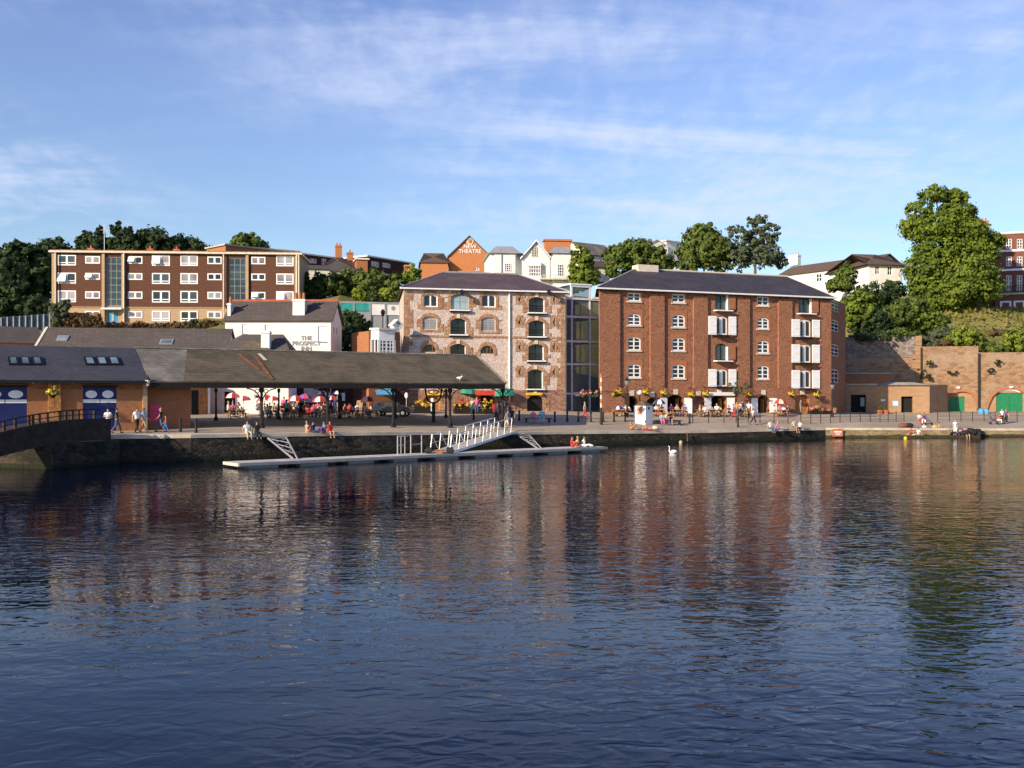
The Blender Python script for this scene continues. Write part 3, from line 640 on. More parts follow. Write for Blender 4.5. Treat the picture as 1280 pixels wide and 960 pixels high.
mb.face([(xa, 0, zt), (xb, 0, zt), (xb, 0, ztop-.2), (xa, 0, ztop-.2)]); mb.face([(xa, 0, zt), (xa, 3, zt), (xa, 3, ztop-.2), (xa, 0, ztop-.2)]); mb.build('glazing', 'clear_glass', t_)
mb = MB(); mb.box(-.2, 5.9, 0, W+.2, 6, zt+.3)
for z in fl[1:]: mb.box(-.2, .3, z-.1, W+.2, 5.8, z)
mb.build('interior', 'interior_grey', t_)
for i in range(4): MB().box((xa+xb)/2-.35, 1.6, fl[i]+.2, (xa+xb)/2+.35, 1.75, fl[i+1]-.6).build('lift_door', 'cream_paint', t_)
mb = MB(); mb.box(-.2, -.2, zt, xa-.2, 6, zt+.2); mb.box(xb+.2, -.2, zt, W+.6, 6, zt+.2); mb.box(xa-.2, -.2, ztop, xb+.2, 6, ztop+.15); mb.build('roof', 'white_paint', t_)

# ---------------------------------------------------------------- transit shed: brick end and open canopy
SA = Frame(-60, 68.0, 630, 90.4, 1.0); ZE = 5.85-1.0; SW = SA.W; SD_ = 10.0; RISE = 2.45
t_ = SA.thing('transit_shed', 'long low open sided quayside shed with mossy slate roof on iron columns', 'shed'); SHED = t_
def roofpt(px, py):                                # pixel -> (x, y, z) on the front slope
    lo, hi = 0.0, 5.0
    for _ in range(40):
        d = (lo+hi)/2; x, z = SA.xz(px, py, d)
        if z > ZE+RISE*d/5+.12: lo = d
        else: hi = d
    d = (lo+hi)/2 if True else 0; return SA.x(px, d), d, ZE+RISE*d/5+.12
def rp(x, s, lift=0): return (x, s*5.0, ZE+RISE*s+.0+lift)
xs_ = SA.x(184); xe = SW
mb = MB(); mb.slab((-.4, -.35, ZE-.1), (xs_, -.35, ZE-.1), (xs_, 5, ZE+RISE+.1), (-.4, 5, ZE+RISE+.1), .16); mb.slab((xs_, 10.3, ZE-.1), (-.4, 10.3, ZE-.1), (-.4, 5, ZE+RISE+.1), (xs_, 5, ZE+RISE+.1), .16); r1 = mb.build('slate_roof', 'blue_slate', t_)
mb = MB(); hipx = SA.x(596, 5); xq = SA.x(228)
mb.slab((xs_+.02, -.35, ZE-.13), (xq, -.35, ZE-.13), (xq+1.5, 5, ZE+RISE+.07), (xs_+.02, 5, ZE+RISE+.07), .16)
mb.build('pale_roof', 'pale_slate', t_)
mb = MB(); mb.slab((xq+.003, -.35, ZE-.13), (xe, -.35, ZE-.13), (hipx, 5, ZE+RISE+.07), (xq+1.503, 5, ZE+RISE+.07), .16); mb.slab((xe, 9.2, ZE-.13), (xs_+.02, 9.2, ZE-.13), (xs_+.02, 5, ZE+RISE+.07), (hipx, 5, ZE+RISE+.07), .16)
mb.face([(xe, -.35, ZE-.13), (xe, 9.2, ZE-.13), (hipx, 5, ZE+RISE+.07)]); mo_ = mb.build('mossy_roof', 'mossy_slate', t_); mb = MB(); [mb.bar((x, 5, ZE+RISE+.10), (x+.43, 5, ZE+RISE+.10), .11, 6) for x in np.arange(xs_, hipx-.4, .46)]; mb.bar((xe, -.33, ZE-.08), (hipx, 5, ZE+RISE+.12), .09); mb.build('ridge_tile', 'pale_slate', mo_)
mb = MB(); mb.box(xs_, -.3, ZE-.62, xe-.05, -.05, ZE-.22); mb.box(xs_, 8.9, ZE-.5, xe-.05, 9.1, ZE-.25); mb.box(xe-.3, -.04, ZE-.62, xe-.06, 8.89, ZE-.25)
for x in np.arange(xs_+3, xe-1, 3.2): mb.box(x-.08, -.04, ZE-.55, x+.08, 8.89, ZE-.35); mb.slab((x-.07, 0, ZE-.38), (x+.07, 0, ZE-.38), (x+.07, 5, ZE+RISE-.25), (x-.07, 5, ZE+RISE-.25), .14); mb.box(x-.06, 4.9, ZE-.36, x+.06, 5.1, ZE+RISE-.3)
mb.build('eaves_beam', 'dark_timber', t_)
mb = MB(); mb.box(-.4, -.45, ZE-.3, xs_, -.34, ZE-.12); mb.build('gutter', 'black_metal', t_)
for a, b in ((9, 54), (105, 151)):
    for k in range(3):
        p0 = a+(b-a)*k/3; x0, y0, z0 = roofpt(p0+2, 456.2); x1, _, _ = roofpt(p0+(b-a)/3-1.5+2, 456.2); _, y1, z1 = roofpt(p0+5, 446.6)
        n = Vector((0, -RISE, 5)).normalized()*.09
        q = [Vector((x0, y0, z0-.02)), Vector((x1, y0, z0-.02)), Vector((x1, y1, z1-.02)), Vector((x0, y1, z1-.02))]
        mb = MB(); mb.slab(*[p+n for p in q], .12); sk = mb.build('skylight', 'black_metal', r1)
        dx = .16; q = [q[0]+Vector((dx, dx*.9, dx*.5)), q[1]+Vector((-dx, dx*.9, dx*.5)), q[2]+Vector((-dx, -dx*.9, -dx*.5)), q[3]+Vector((dx, -dx*.9, -dx*.5))]
        mb = MB(); mb.slab(*[p+n*1.25 for p in q], .03); mb.build('pane', 'sky_glass', sk)
# brick part: door bays with roundels
dz0 = gz(*SA.world(8, 0, 0).xy)-1.0-.3
d1 = (SA.x(-22, .3), SA.x(34, .3)); d2 = (SA.x(103.5, .3), SA.x(146, .3)); dh = SA.z(124, 483.5, .3)
mb = MB(); wall(mb, -.3, xs_, .0, ZE+.0, [(d1[0], d1[1], .3, dh), (d2[0], d2[1], .3, dh)], .3, .12)
mb.face([(xs_, .3, 0), (xs_, 10, 0), (xs_, 10, ZE), (xs_, 5, ZE+RISE), (xs_, .3, ZE)]); mb.face([(-.3, 10, 0), (-.3, .3, 0), (-.3, .3, ZE), (-.3, 5, ZE+RISE), (-.3, 10, ZE)]); mb.face([(xs_, 10, 0), (-.3, 10, 0), (-.3, 10, ZE), (xs_, 10, ZE)])
mb.build('brick_wall', 'orange_brick', t_)
mb = MB(); xw = SA.x(238, 1.4); mb.box(xs_+.01, 1.4, 0, xw, 1.8, ZE-.1); mb.box(xw-.4, 1.81, 0, xw, 8.8, ZE-.1); mb.build('end_wall', 'red_brick', t_)
mb = MB(); zb_ = SA.z(150, 485.5, .3); 
for a, b in ((d1[1]+.25, SA.x(60, .3)), (SA.x(76, .3), d2[0]-.1), (d2[1]+.15, xs_-.3)): mb = MB(); mb.box(a, .2, zb_-.07, b, .297, zb_+.07); mb.build('brick_band', 'rust', t_)
mb = MB(); [mb.box(SA.x(p, .2)-.2, .05, 0, SA.x(p, .2)+.2, .295, ZE-.25) for p in (64, 72)]; mb.build('timber_post', 'timber', t_)
mb = MB(); mb.box(xs_-.28, .1, 0, xs_+.03, .297, ZE-.25); mb.build('corner_pier', 'buff_brick', t_)
for (a, b) in (d1, d2):
    w = b-a; dr = MB().box(a, .38, .3, b, .45, dh).build('door', 'navy_paint', t_)
    hz1 = SA.z(124, 499.2, .4); hz2 = SA.z(124, 503.4, .4)
    MB().box(a+.02, .33, hz2, a+w/2-.03, .378, hz1).box(a+w/2+.03, .33, hz2, b-.02, .378, hz1).build('white_board', 'white_paint', dr)
    for q in (.25, .74):
        c = (a+w*q, .49, SA.z(124, 492.8, .5)); mb = MB(); pts = [(c[0]+w*.17*math.cos(k*math.pi/8), .34, c[2]+.285*math.sin(k*math.pi/8)) for k in range(16)]
        mb.face(pts); [mb.face([pts[k], (pts[k][0], .379, pts[k][2]), (pts[(k+1) % 16][0], .379, pts[(k+1) % 16][2]), pts[(k+1) % 16]]) for k in range(16)]; mb.build('roundel', 'white_paint', dr)
    MB().box(a-.1, .12, dh, b+.1, .297, dh+.1).build('lintel', 'dark_timber', t_)
for px in (41, 92, 140):
    x, z = SA.xz(px, 477.5, .1); MB().ball((x, .15, z), .1).box(x-.03, .15, z-.03, x+.03, .3, z+.03).build('wall_lamp', 'white_paint', t_)
def column(px, d, r=.13, brk=True):
    x = SA.x(px, d); w = SA.world(x, d, 0); zb0 = gz(w.x, w.y)-1.0; mb = MB()
    mb.lathe([(r*2, 0), (r*2, .25), (r*1.15, .35), (r, .6), (r*.85, ZE-1.0-zb0), (r*1.5, ZE-.85-zb0), (r*1.6, ZE-.6-zb0)], (x, d, zb0), 8)
    o = mb.build('column', 'black_metal', SHED)
    if brk:
        mb = MB()
        for s_ in (-1, 1):
            mb.path([(x+s_*1.15*(1-math.cos(a)) if False else x+s_*(.08+1.1*(1-math.cos(a))), d, ZE-1.75+1.1*math.sin(a)) for a in np.linspace(0, math.pi/2, 7)], .045)
            mb.path([(x+s_*.36+.17*math.cos(a), d, ZE-.86+.17*math.sin(a)) for a in np.linspace(0, 2*math.pi, 9)], .03, 5)
        mb.build('bracket', 'black_metal', o)
for px in (327, 409.5, 491.5, 562.5, 628.5): column(px, .35)
for px in (270, 348.5, 424.5, 494.5, 557.5): column(px, 8.6, .09, False)
x = SA.x(542, 4.5); w = SA.world(x, 4.5, 0); zb0 = gz(w.x, w.y)-1; mb = MB(); mb.bar((x, 4.5, zb0), (x, 4.5, ZE-1.9), .17, 8)
mb.path([(x+.75*math.cos(a), 4.5, ZE-1.15+.75*math.sin(a)) for a in np.linspace(math.pi, 2*math.pi, 11)], .08); mb.bar((x-.75, 4.5, ZE-1.15), (x-.85, 4.5, ZE-.6), .08).bar((x+.75, 4.5, ZE-1.15), (x+.85, 4.5, ZE-.6), .08)
mb.path([(x+.5*math.cos(a), 4.5, ZE-.9+.2*math.sin(a)) for a in np.linspace(0, 2*math.pi, 11)], .05); mb.build('forked_column', 'black_metal', SHED)
# rust-stained replacement tiles on the slope
for p0, p1, py0, py1, m_ in ((296, 322, 441.8, 462, 'rust'), (318, 338, 446, 474, 'rust'), (322, 330, 441.8, 450, 'cream_paint')):
    a = roofpt(p0, py0); b = roofpt(p1, py1); w = .28; n = Vector((0, -RISE, 5)).normalized()*.02
    mb = MB(); q = [Vector((b[0], b[1], b[2])), Vector((b[0]+w, b[1], b[2])), Vector((a[0]+w, a[1], a[2])), Vector((a[0], a[1], a[2]))]; mb.slab(*[v-Vector((0, 0, .02))+n for v in q], .012); mb.build('roof_flashing', m_, SHED)
# poster on the shaded end wall
x, z = SA.xz(196, 514.5, 1.4); b_ = MB().box(x-.55, 1.34, z-.75, x+.35, 1.385, z+.55).build('poster', 'pink_cloth', SHED)

# ---------------------------------------------------------------- generic building
def house(name, label, cat, pl, Yl, pr, Yr, yb, ye, yr, D, wallm, roofm, il=0, ir=0, wins=(), gablef=False, oh=.3, wk={}, group=None, chim=(), extra=None, deep=0):
    f = Frame(pl, Yl, pr, Yr, 0); mid = (pl+pr)/2; zb = f.z(mid, yb); ze = f.z(mid, ye); f.zb = zb-deep; t_ = f.thing(name, label, cat, group); W = f.W; ze -= f.zb
    ops = []
    for w in wins: x0, x1, z0, z1 = f.rect(*w[:4]); ops.append((x0, x1, z0, z1))
    mb = shell(W, D, ze, ops)
    if gablef:
        zr = f.z(mid, yr)
        mb.face([(0, 0, ze), (W, 0, ze), (W/2, 0, zr)]); mb.face([(W, D, ze), (0, D, ze), (W/2, D, zr)]); mb.build('wall', wallm, t_)
        mb = MB(); k = .25; s_ = (zr-ze)/(W/2); mb.slab((-k, -oh, ze-k*s_+.08), (W/2, -oh, zr+.08), (W/2, D+oh, zr+.08), (-k, D+oh, ze-k*s_+.08), .14) ; mb.slab((W/2, -oh, zr+.08), (W+k, -oh, ze-k*s_+.08), (W+k, D+oh, ze-k*s_+.08), (W/2, D+oh, zr+.08), .14)
        ro = mb.build('roof', roofm, t_)
    elif yr is None:
        mb.build('wall', wallm, t_); ro = MB().box(-oh, -oh, ze, W+oh, D+oh, ze+.25).build('roof', roofm, t_)
    else:
        zr = f.z(mid, yr, D/2)
        if not il: mb.face([(0, D, ze), (0, 0, ze), (0, D/2, zr)])
        if not ir: mb.face([(W, 0, ze), (W, D, ze), (W, D/2, zr)])
        mb.build('wall', wallm, t_); mb, e, g = roof_planes(W, D, ze, zr-ze, il, ir, oh); ro = mb.build('roof', roofm, t_)
    for w, o in zip(wins, ops):
        kw = dict(cols=w[4], rows=w[5], fw=.1, bw=.04); kw.update(wk)
        if len(w) > 6: kw.update(w[6])
        window(t_, *o, .08, **kw)
    for c in chim:        # px0,px1,py0,py1,d,mat
        x0, x1, z0, z1 = f.rect(*c[:4], c[4]); mb = MB(); mb.box(x0, c[4]-.5, z0, x1, c[4]+.5, z1); mb.box(x0-.08, c[4]-.58, z1-.3, x1+.08, c[4]+.58, z1-.15); ch = mb.build('chimney', c[5], ro)
        mb = MB(); n = max(1, int((x1-x0)/.5)); [mb.lathe([(.14, 0), (.11, .5)], (x0+(x1-x0)*(k+.5)/n, c[4], z1), 7) for k in range(n)]; mb.build('chimney_pot', 'cap_red' if c[5] != 'white_wall' else 'pale_timber', ch)
    return f, t_, ro

# ---------------------------------------------------------------- brown flats on the hill
f = Frame(65.5, 140, 375, 142.5, 0); f.zb = f.z(200, 404)-1.5; t_ = f.thing('apartment_block', 'long four storey brown tiled flats with white windows on the hill at left', 'flats')
W = f.W; D = 9.5; ze = f.z(220, 317.3); gzl = f.z(220, 385)
big_x = [(72, 95), (190, 212.3), (225.5, 247.3), (345.3, 367)]; sm_x = [(106.5, 125), (160, 178), (259.3, 277), (314.2, 331.7)]
rowb = [(318.6, 331.7), (340.8, 354.4), (363, 377.6)]; rows_ = [(320, 329.3), (341, 349.4), (364, 373)]
ops = []; W_ = []
for xx, rws, g0, g1, c in ((big_x, rowb, 388, 401, 'b'), (sm_x, rows_, 388.5, 397.3, 's')):
    for i, (a, b) in enumerate(xx):
        for j, (y0, y1) in enumerate(rws+[(g0, g1)]):
            if j == 3 and (a in (72, 314.2, 345.3)): continue
            dy = (a-65)*.004; x0, x1, z0, z1 = f.rect(a, b, y0+dy, y1+dy); ops.append((x0, x1, z0, z1)); W_.append((c, i, j))
st = [(131.5, 152.5), (286, 307.5)]
mb = MB(); up = [o for o in ops if o[2] > gzl]; lo_ = [o for o in ops if o[2] <= gzl]; so = [(f.x(a), f.x(b), gzl+.2, ze-.5) for a, b in st]
wall(mb, 0, W, gzl, ze, up+so, 0, .12); mb.build('tile_hung_wall', 'hung_tile', t_)
dop = (f.x(134), f.x(147.5), .8, f.z(140, 388.5))
mb = MB(); wall(mb, 0, W, 0, gzl, lo_+[dop], .05, .12); mb.box(0, -.06, gzl, W, .0, gzl+.12); mb.build('ground_floor_wall', 'buff_brick', t_)
MB().box(dop[0], .15, .8, dop[1], .22, dop[3]).build('entrance_door', 'blue_door', t_)
MB().box(dop[0]+.9, .10, 1.2, dop[1]-.9, .14, dop[3]-.2).build('door_glass', 'sky_glass', t_)
MB().box(f.x(130), -1.3, f.z(140, 387.5), f.x(155), .04, f.z(140, 385.6)).build('porch_canopy', 'white_paint', t_)
mb = MB(); mb.box(W-.0, 0, 0, W+.02, D, ze); mb.box(f.x(368.5), -.25, 0, W, -.002, ze-.1); mb.build('brick_pier', 'buff_brick', t_); mb = MB(); mb.box(0, -.25, 0, f.x(70), -.002, ze-.1); mb.build('brick_pier', 'buff_brick', t_)
for a, b in ((128, 131.5), (152.6, 156.5), (307.6, 311)): mb = MB(); mb.box(f.x(a), -.3, 0, f.x(b), -.002, ze-.1); mb.build('brick_pier', 'buff_brick', t_)

mb = MB(); mb.face([(W, D, 0), (0, D, 0), (0, D, ze), (W, D, ze)]); mb.face([(0, D, 0), (0, 0, 0), (0, 0, ze), (0, D, ze)]); mb.build('back_wall', 'buff_brick', t_)
for px in (70.8, 155.8, 280.2): x = f.x(px); MB().bar((x, -.4, .3), (x, -.4, ze), .1, 8).build('drainpipe', 'cream_paint', t_)
for px in (371, 376.5): x = f.x(px, -.3); MB().bar((min(x, W-.1), -.4, .3), (min(x, W-.1), -.4, ze), .1, 8).build('drainpipe', 'cream_paint', t_)
for a, b, c_, d_ in [(*s_, gzl+.2, ze-.5) for s_ in [(so[0][0], so[0][1]), (so[1][0], so[1][1])]]:
    window(t_, a, b, c_, d_, .1, 3, 7, fm='grey_paint', gm='tint_glass', fw=.1, bw=.03, name='stair_window')
for (c, i, j), (x0, x1, z0, z1) in zip(W_, ops):
    gm = ('curtain_glass', 'tint_glass', 'curtain_glass', 'dark_glass', 'curtain_glass')[(i*3+j*2+(c == 'b')) % 5]
    o = window(t_, x0, x1, z0, z1, -.02, 2, 1, gm=gm, fw=.15, bw=.08)
    if c == 'b': MB().box(x0+.1, -.03, z0+(z1-z0)*.22, x1-.1, -.015, z0+(z1-z0)*.30).build('transom', 'white_paint', o)
    if (i+j) % 4 == 1 and j < 3: mm = (x0+x1)/2; MB().slab((x0+.05, -.5, z0+.25), (mm-.05, -.5, z0+.25), (mm-.05, -.04, z1-.05), (x0+.05, -.04, z1-.05), .06).build('open_casement', 'white_paint', o)
ro = MB().box(-.35, -.55, ze, W+.35, D+.3, ze+.26).build('roof', 'cream_paint', t_)
MB().box(-.2, -.4, ze+.261, W+.2, D+.15, ze+.4).build('roof_felt', 'rust', ro)
for px in (114, 188, 221): x = f.x(px, 4); MB().box(x-.4, 3.5, ze+.44, x+.5, 4.5, ze+1.2).lathe([(.15, 0), (.12, .4)], (x, 4, ze+1.2), 7).build('chimney', 'cap_red', ro)
x = f.x(130.5, 1); MB().bar((x, 1, ze+.4), (x, 1, ze+4.2), .05).bar((x-.5, 1, ze+3.4), (x+.5, 1, ze+3.4), .03).build('aerial', 'grey_metal', ro)

# flats further back
wb = lambda L_: [(a, b, c, d, 2, 1) for a, b, c, d in L_]
house('apartment_block', 'brown flats with sloping white roof edge behind the long hill flats', 'flats', 281, 170, 373, 178, 330, 311.5, None, 9, 'buff_brick', 'concrete')
house('apartment_block', 'dark brown flats end seen between the hill flats and the brick chimney house', 'flats', 375, 186, 446, 196, 348, 322, None, 9, 'dark_hung_tile', 'white_wall', wins=wb([(387, 396, 321.5+2, 329), (402, 408, 323.5, 331)]), wk=dict(gm='curtain_glass', fm='white_paint'))
house('apartment_block', 'dark tile hung flats with buff brick end behind the bushes by the stone warehouse', 'flats', 459, 186, 512, 196, 350, 325, None, 9, 'dark_hung_tile', 'white_wall', wins=wb([(464, 474, 327, 333.5), (478, 488, 329, 334.5), (466, 474, 341, 346), (479, 488, 342, 347)]), wk=dict(gm='curtain_glass', fm='white_paint'))
house('brick_house', 'small buff brick house end with white eaves beside the dark flats', 'house', 446, 184, 459.5, 184.5, 350, 324.5, None, 8, 'orange_brick', 'white_wall')
house('chimney_house', 'brown roofed house with two tall brick chimneys above the bushes', 'house', 400, 172, 448, 174, 350, 339, 321.5, 9, 'cream_paint', 'brown_slate', il=4.5, ir=4, chim=((419, 427, 322.5, 307, 4.5, 'theatre_brick'), (434, 441, 326, 315.5, 4.5, 'theatre_brick')))
house('brick_house', 'buff brick end wall with pale roof just above the long hill flats roof', 'house', 259, 162, 282, 158, 330, 309, None, 8, 'orange_brick', 'concrete')
house('small_house', 'pale rendered house half hidden in the bushes beside the long flats', 'house', 382, 163, 412, 164, 352, 336, 331.5, 6, 'cream_paint', 'brown_slate')

# ---------------------------------------------------------------- theatre
f, t_, _ = house('theatre', 'orange brick theatre gable with white lettering and round medallion', 'theatre', 561, 170, 612.5, 170.5, 356, 319.5, 294.8, 14, 'theatre_brick', 'brown_tile', gablef=True, wins=((593, 599, 334.5, 338, 2, 1),))
x, z = f.xz(587.5, 309.3); 
textobj('lettering', 'NEW', .92, 'white_paint', t_, (x, -.06, z-.15), (R(90), 0, 0), bold=.01, ext=.04, sp=1.08)
textobj('lettering', 'THEATRE', .92, 'white_paint', t_, (x, -.06, z-.98), (R(90), 0, 0), bold=.01, ext=.04, sp=1.0)
x, z = f.xz(587.5, 301.5); mb = MB(); mb.bar((x, -.1, z), (x, .02, z), .62, 16); mb.m = 1; mb.ball((x, -.12, z), .36, .08, .4); mb.build('medallion', ['cream_paint', 'theatre_brick'], t_)
house('brick_house', 'smaller orange brick wing with brown hipped roof left of the theatre', 'house', 526, 168, 560, 168.5, 356, 328, 316.5, 8, 'theatre_brick', 'brown_tile', il=4, ir=4)
f = Frame(505, 150, 512, 150, 0); f.zb = f.z(508, 360); t2 = f.thing('brick_chimney', 'tall brick chimney stack just left of the stone warehouse roof', 'chimney'); MB().box(0, 0, 0, f.W, .9, f.z(508, 331)).box(-.1, -.1, f.z(508, 333), f.W+.1, 1, f.z(508, 332)).build('stack', 'theatre_brick', t2)

# ---------------------------------------------------------------- white villa
f, t_, ro = house('white_villa', 'white rendered villa with two towers and pointed central gable', 'villa', 612, 152, 717, 153.5, 362, 318.8, None, 9, 'white_wall', 'grey_paint',
    wins=((630.5, 638.5, 329, 339.5, 3, 4), (657.5, 677.5, 332, 345, 5, 3), (696.5, 704.3, 330.5, 344.8, 3, 4)), deep=2)
x0, x1 = f.x(652), f.x(686.5); zt = f.z(668.5, 301.3); z0 = f.z(668, 319)
xm = (x0+x1)/2; mb = MB(); wx0, wx1, wz0, wz1 = f.rect(664.3, 671, 308.5, 321, -.6)
mb.prism([(x0, -.6), (x1, -.6), (x1, 4), (x0, 4)], 3, f.z(668, 321.5)); zc = f.z(668, 321.5)
mb.face([(x0, -.6, zc), (x1, -.6, zc), (xm, -.6, zt)]); mb.face([(x1, 4, zc), (x0, 4, zc), (xm, 4, zt)]); mb.build('gable_bay', 'white_wall', t_)
window(t_, wx0, wx1, wz0, min(wz1, zt-.8), -.72, 2, 4, fm='cream_paint', gm='curtain_glass', fw=.1)
mb = MB(); s_ = (zt-zc)/(xm-x0); k = .35
mb.slab((x0-k, -.95, zc-k*s_+.1), (xm, -.95, zt+.1), (xm, 7, zt+.1), (x0-k, 7, zc-k*s_+.1), .16); mb.slab((xm, -.95, zt+.1), (x1+k, -.95, zc-k*s_+.1), (x1+k, 7, zc-k*s_+.1), (xm, 7, zt+.1), .16); mb.build('gable_roof', 'slate', t_)
mb = MB(); mb.slab((x0-k, -1.0, zc-k*s_-.12), (xm, -1.0, zt-.14), (xm, -.96, zt+.12), (x0-k, -.96, zc-k*s_+.12), .05); mb.slab((xm, -1.0, zt-.14), (x1+k, -1.0, zc-k*s_-.12), (x1+k, -.96, zc-k*s_+.12), (xm, -.96, zt+.12), .05); mb.build('bargeboard', 'white_paint', t_)
for a, b, yt in ((612.5, 648, 308), (686, 717, 308.5)):
    x0, x1 = f.x(a), f.x(b); zz0, zz1 = f.z((a+b)/2, 318), f.z((a+b)/2, yt); mb = MB(); k = .35
    A = [(x0-k, -1.1-k, zz0), (x1+k, -1.1-k, zz0), (x1+k, 5, zz0), (x0-k, 5, zz0)]; q = .9; T = [(x0+q, 0, zz1), (x1-q, 0, zz1), (x1-q, 3.6, zz1), (x0+q, 3.6, zz1)]
    for i in range(4): mb.face([A[i], A[(i+1) % 4], T[(i+1) % 4], T[i]])
    mb.face(T); mb.face(A[::-1]); mb.build('tower_roof', 'grey_paint', t_)
    mb = MB(); mb.prism([(x0, 0), (x0+.6, -1.1), (x1-.6, -1.1), (x1, 0), (x1, 4.8), (x0, 4.8)], 2, zz0-.005); mb.build('tower', 'white_wall', t_)
for a, b, c, d in ((630.5, 638.5, 329, 339.5), (696.5, 704.3, 330.5, 344.8)):
    x0, x1, z0, z1 = f.rect(a, b, c, d, -1.1); window(t_, x0, x1, z0, z1, -1.17, 3, 4, gm='dark_glass', fw=.09, bw=.04)
x0, x1, z0, z1 = f.rect(657.5, 679, 331.5, 345.5, -1.2); mb = MB(); mb.prism([(x0, -.6), (x0+.4, -1.3), (x1-.4, -1.3), (x1, -.6)], z0-.8, z0); mb.build('bay_base', 'white_paint', t_); mb = MB(); mb.prism([(x0, -.6), (x0+.4, -1.3), (x1-.4, -1.3), (x1, -.6)], z1, z1+.4); mb.build('bay_roof', 'white_paint', t_)
window(t_, x0+.4, x1-.4, z0, z1, -1.3, 5, 3, gm='curtain_glass', fw=.1, bw=.05)
x0, x1, z0, z1 = f.rect(681, 712.5, 314, 299.5, 6.5); mb = MB(); mb.box(x0, 6, z0-2, x1, 7.5, z1); mb.box(x0-.25, 5.8, z1-.3, x1+.25, 7.7, z1); mb.build('brick_chimney', 'theatre_brick', ro)
mb = MB(); x0, x1, z0, z1 = f.rect(677, 705, 347.5, 344.3, -1.5); [mb.bar((x0+(x1-x0)*k/9, -1.6, z0), (x0+(x1-x0)*k/9, -1.6, z1), .035, 5) for k in range(10)]; mb.bar((x0, -1.6, z1), (x1, -1.6, z1), .05); mb.box(x0-.3, -1.9, z0-.25, x1+.3, 0, z0-.02); mb.build('balcony', 'cream_paint', t_)
x = f.x(621); MB().bar((x+.6, -1.2, 2.5), (x+.6, -1.2, f.z(621, 318)), .07).build('drainpipe', 'grey_paint', t_)

# ---------------------------------------------------------------- houses behind the red warehouse
house('house', 'grey gabled house roof between the villa and the dark green tree', 'house', 733, 172, 772, 176, 345, 320, 306, 8, 'cream_paint', 'pale_slate', il=0, ir=0)
house('house', 'low white fronted house with brown roof behind the glass stair tower', 'house', 742, 160, 762, 161, 352, 334, 326.5, 6, 'white_wall', 'brown_slate')
house('house', 'white gabled house above the trees behind the red warehouse roof', 'house', 806, 196, 835, 198, 330, 307.5, 299.5, 8, 'white_wall', 'cream_paint', gablef=True)
house('house', 'pale house wing with flat roof and small window between tree crowns', 'house', 833, 198, 862, 202, 330, 303.5, None, 8, 'white_wall', 'cream_paint', wins=((846, 853, 304.7, 308, 2, 1),))
house('house', 'white hip roofed villa with dark sash windows above the right hand bushes', 'house', 1086, 170, 1126, 171, 372, 331, 318.5, 14, 'white_wall', 'brown_tile', il=5.2, ir=5.2, oh=.7,
      wins=((1094, 1099.5, 332, 343, 2, 2), (1109.5, 1115.3, 333, 344, 2, 2), (1094, 1099, 350, 361, 2, 2), (1110, 1115, 351, 362, 2, 2)))
house('house', 'long white wing with low brown roof left of the hip roofed villa', 'house', 975, 196, 1092, 178, 372, 337.5, 327.5, 8, 'white_wall', 'brown_tile', oh=.5, chim=((988, 999, 332, 319, 5, 'white_wall'),),
      wins=((1020, 1027, 342, 352, 2, 2), (1043, 1050, 341, 352, 2, 2), (1062, 1069, 340.5, 352, 2, 2)))
# red brick terrace at far right
f, t_, ro = house('brick_terrace', 'tall dark red brick terrace with white bands and sash windows at far right', 'terrace', 1244, 176, 1330, 172, 390, 291, None, 10, 'dark_red', 'cream_paint', deep=1.5,
      wins=[(a, a+7, c, d, 2, 3) for a in (1257.5, 1271, 1284.5) for c, d in ((298.5, 310.5), (320.5, 332.5), (344, 365))]) if 'dark_red' in MATS else (None, None, None)
mb = MB(); W = f.W
for py in (291.5, 313.5, 337.5, 367): z = f.z(1262, py); mb.box(-.1, -.2, z-.18, W, -.003, z+.18)
mb.build('white_band', 'white_paint', t_)
mb = MB(); zc = f.z(1262, 367); mb.box(-.1, -1.0, zc+.19, W, -.21, zc+.3); [mb.bar((x, -.95, zc+.3), (x, -.95, zc+1.2), .03, 4) for x in np.arange(0, W, .35)]; mb.bar((0, -.95, zc+1.2), (W, -.95, zc+1.2), .05); mb.build('balcony', 'black_metal', t_)
mb = MB(); [mb.box(x-.9, -.25, 1.5, x+.9, -.003, zc-1.3) for x in (f.x(1257), f.x(1274))]; mb.build('white_porch', 'white_paint', t_)
mb = MB(); [mb.box(x-.55, -.3, 1.5, x+.55, -.252, zc-1.6) for x in (f.x(1257), f.x(1274))]; mb.build('front_door', 'dark_red', t_)
house('brick_house', 'brick house with wide orange chimney stack behind the big tree', 'house', 1216, 178, 1243, 178, 390, 302, None, 9, 'dark_red', 'cream_paint', chim=((1219, 1234, 300, 276, 4, 'theatre_brick'),))

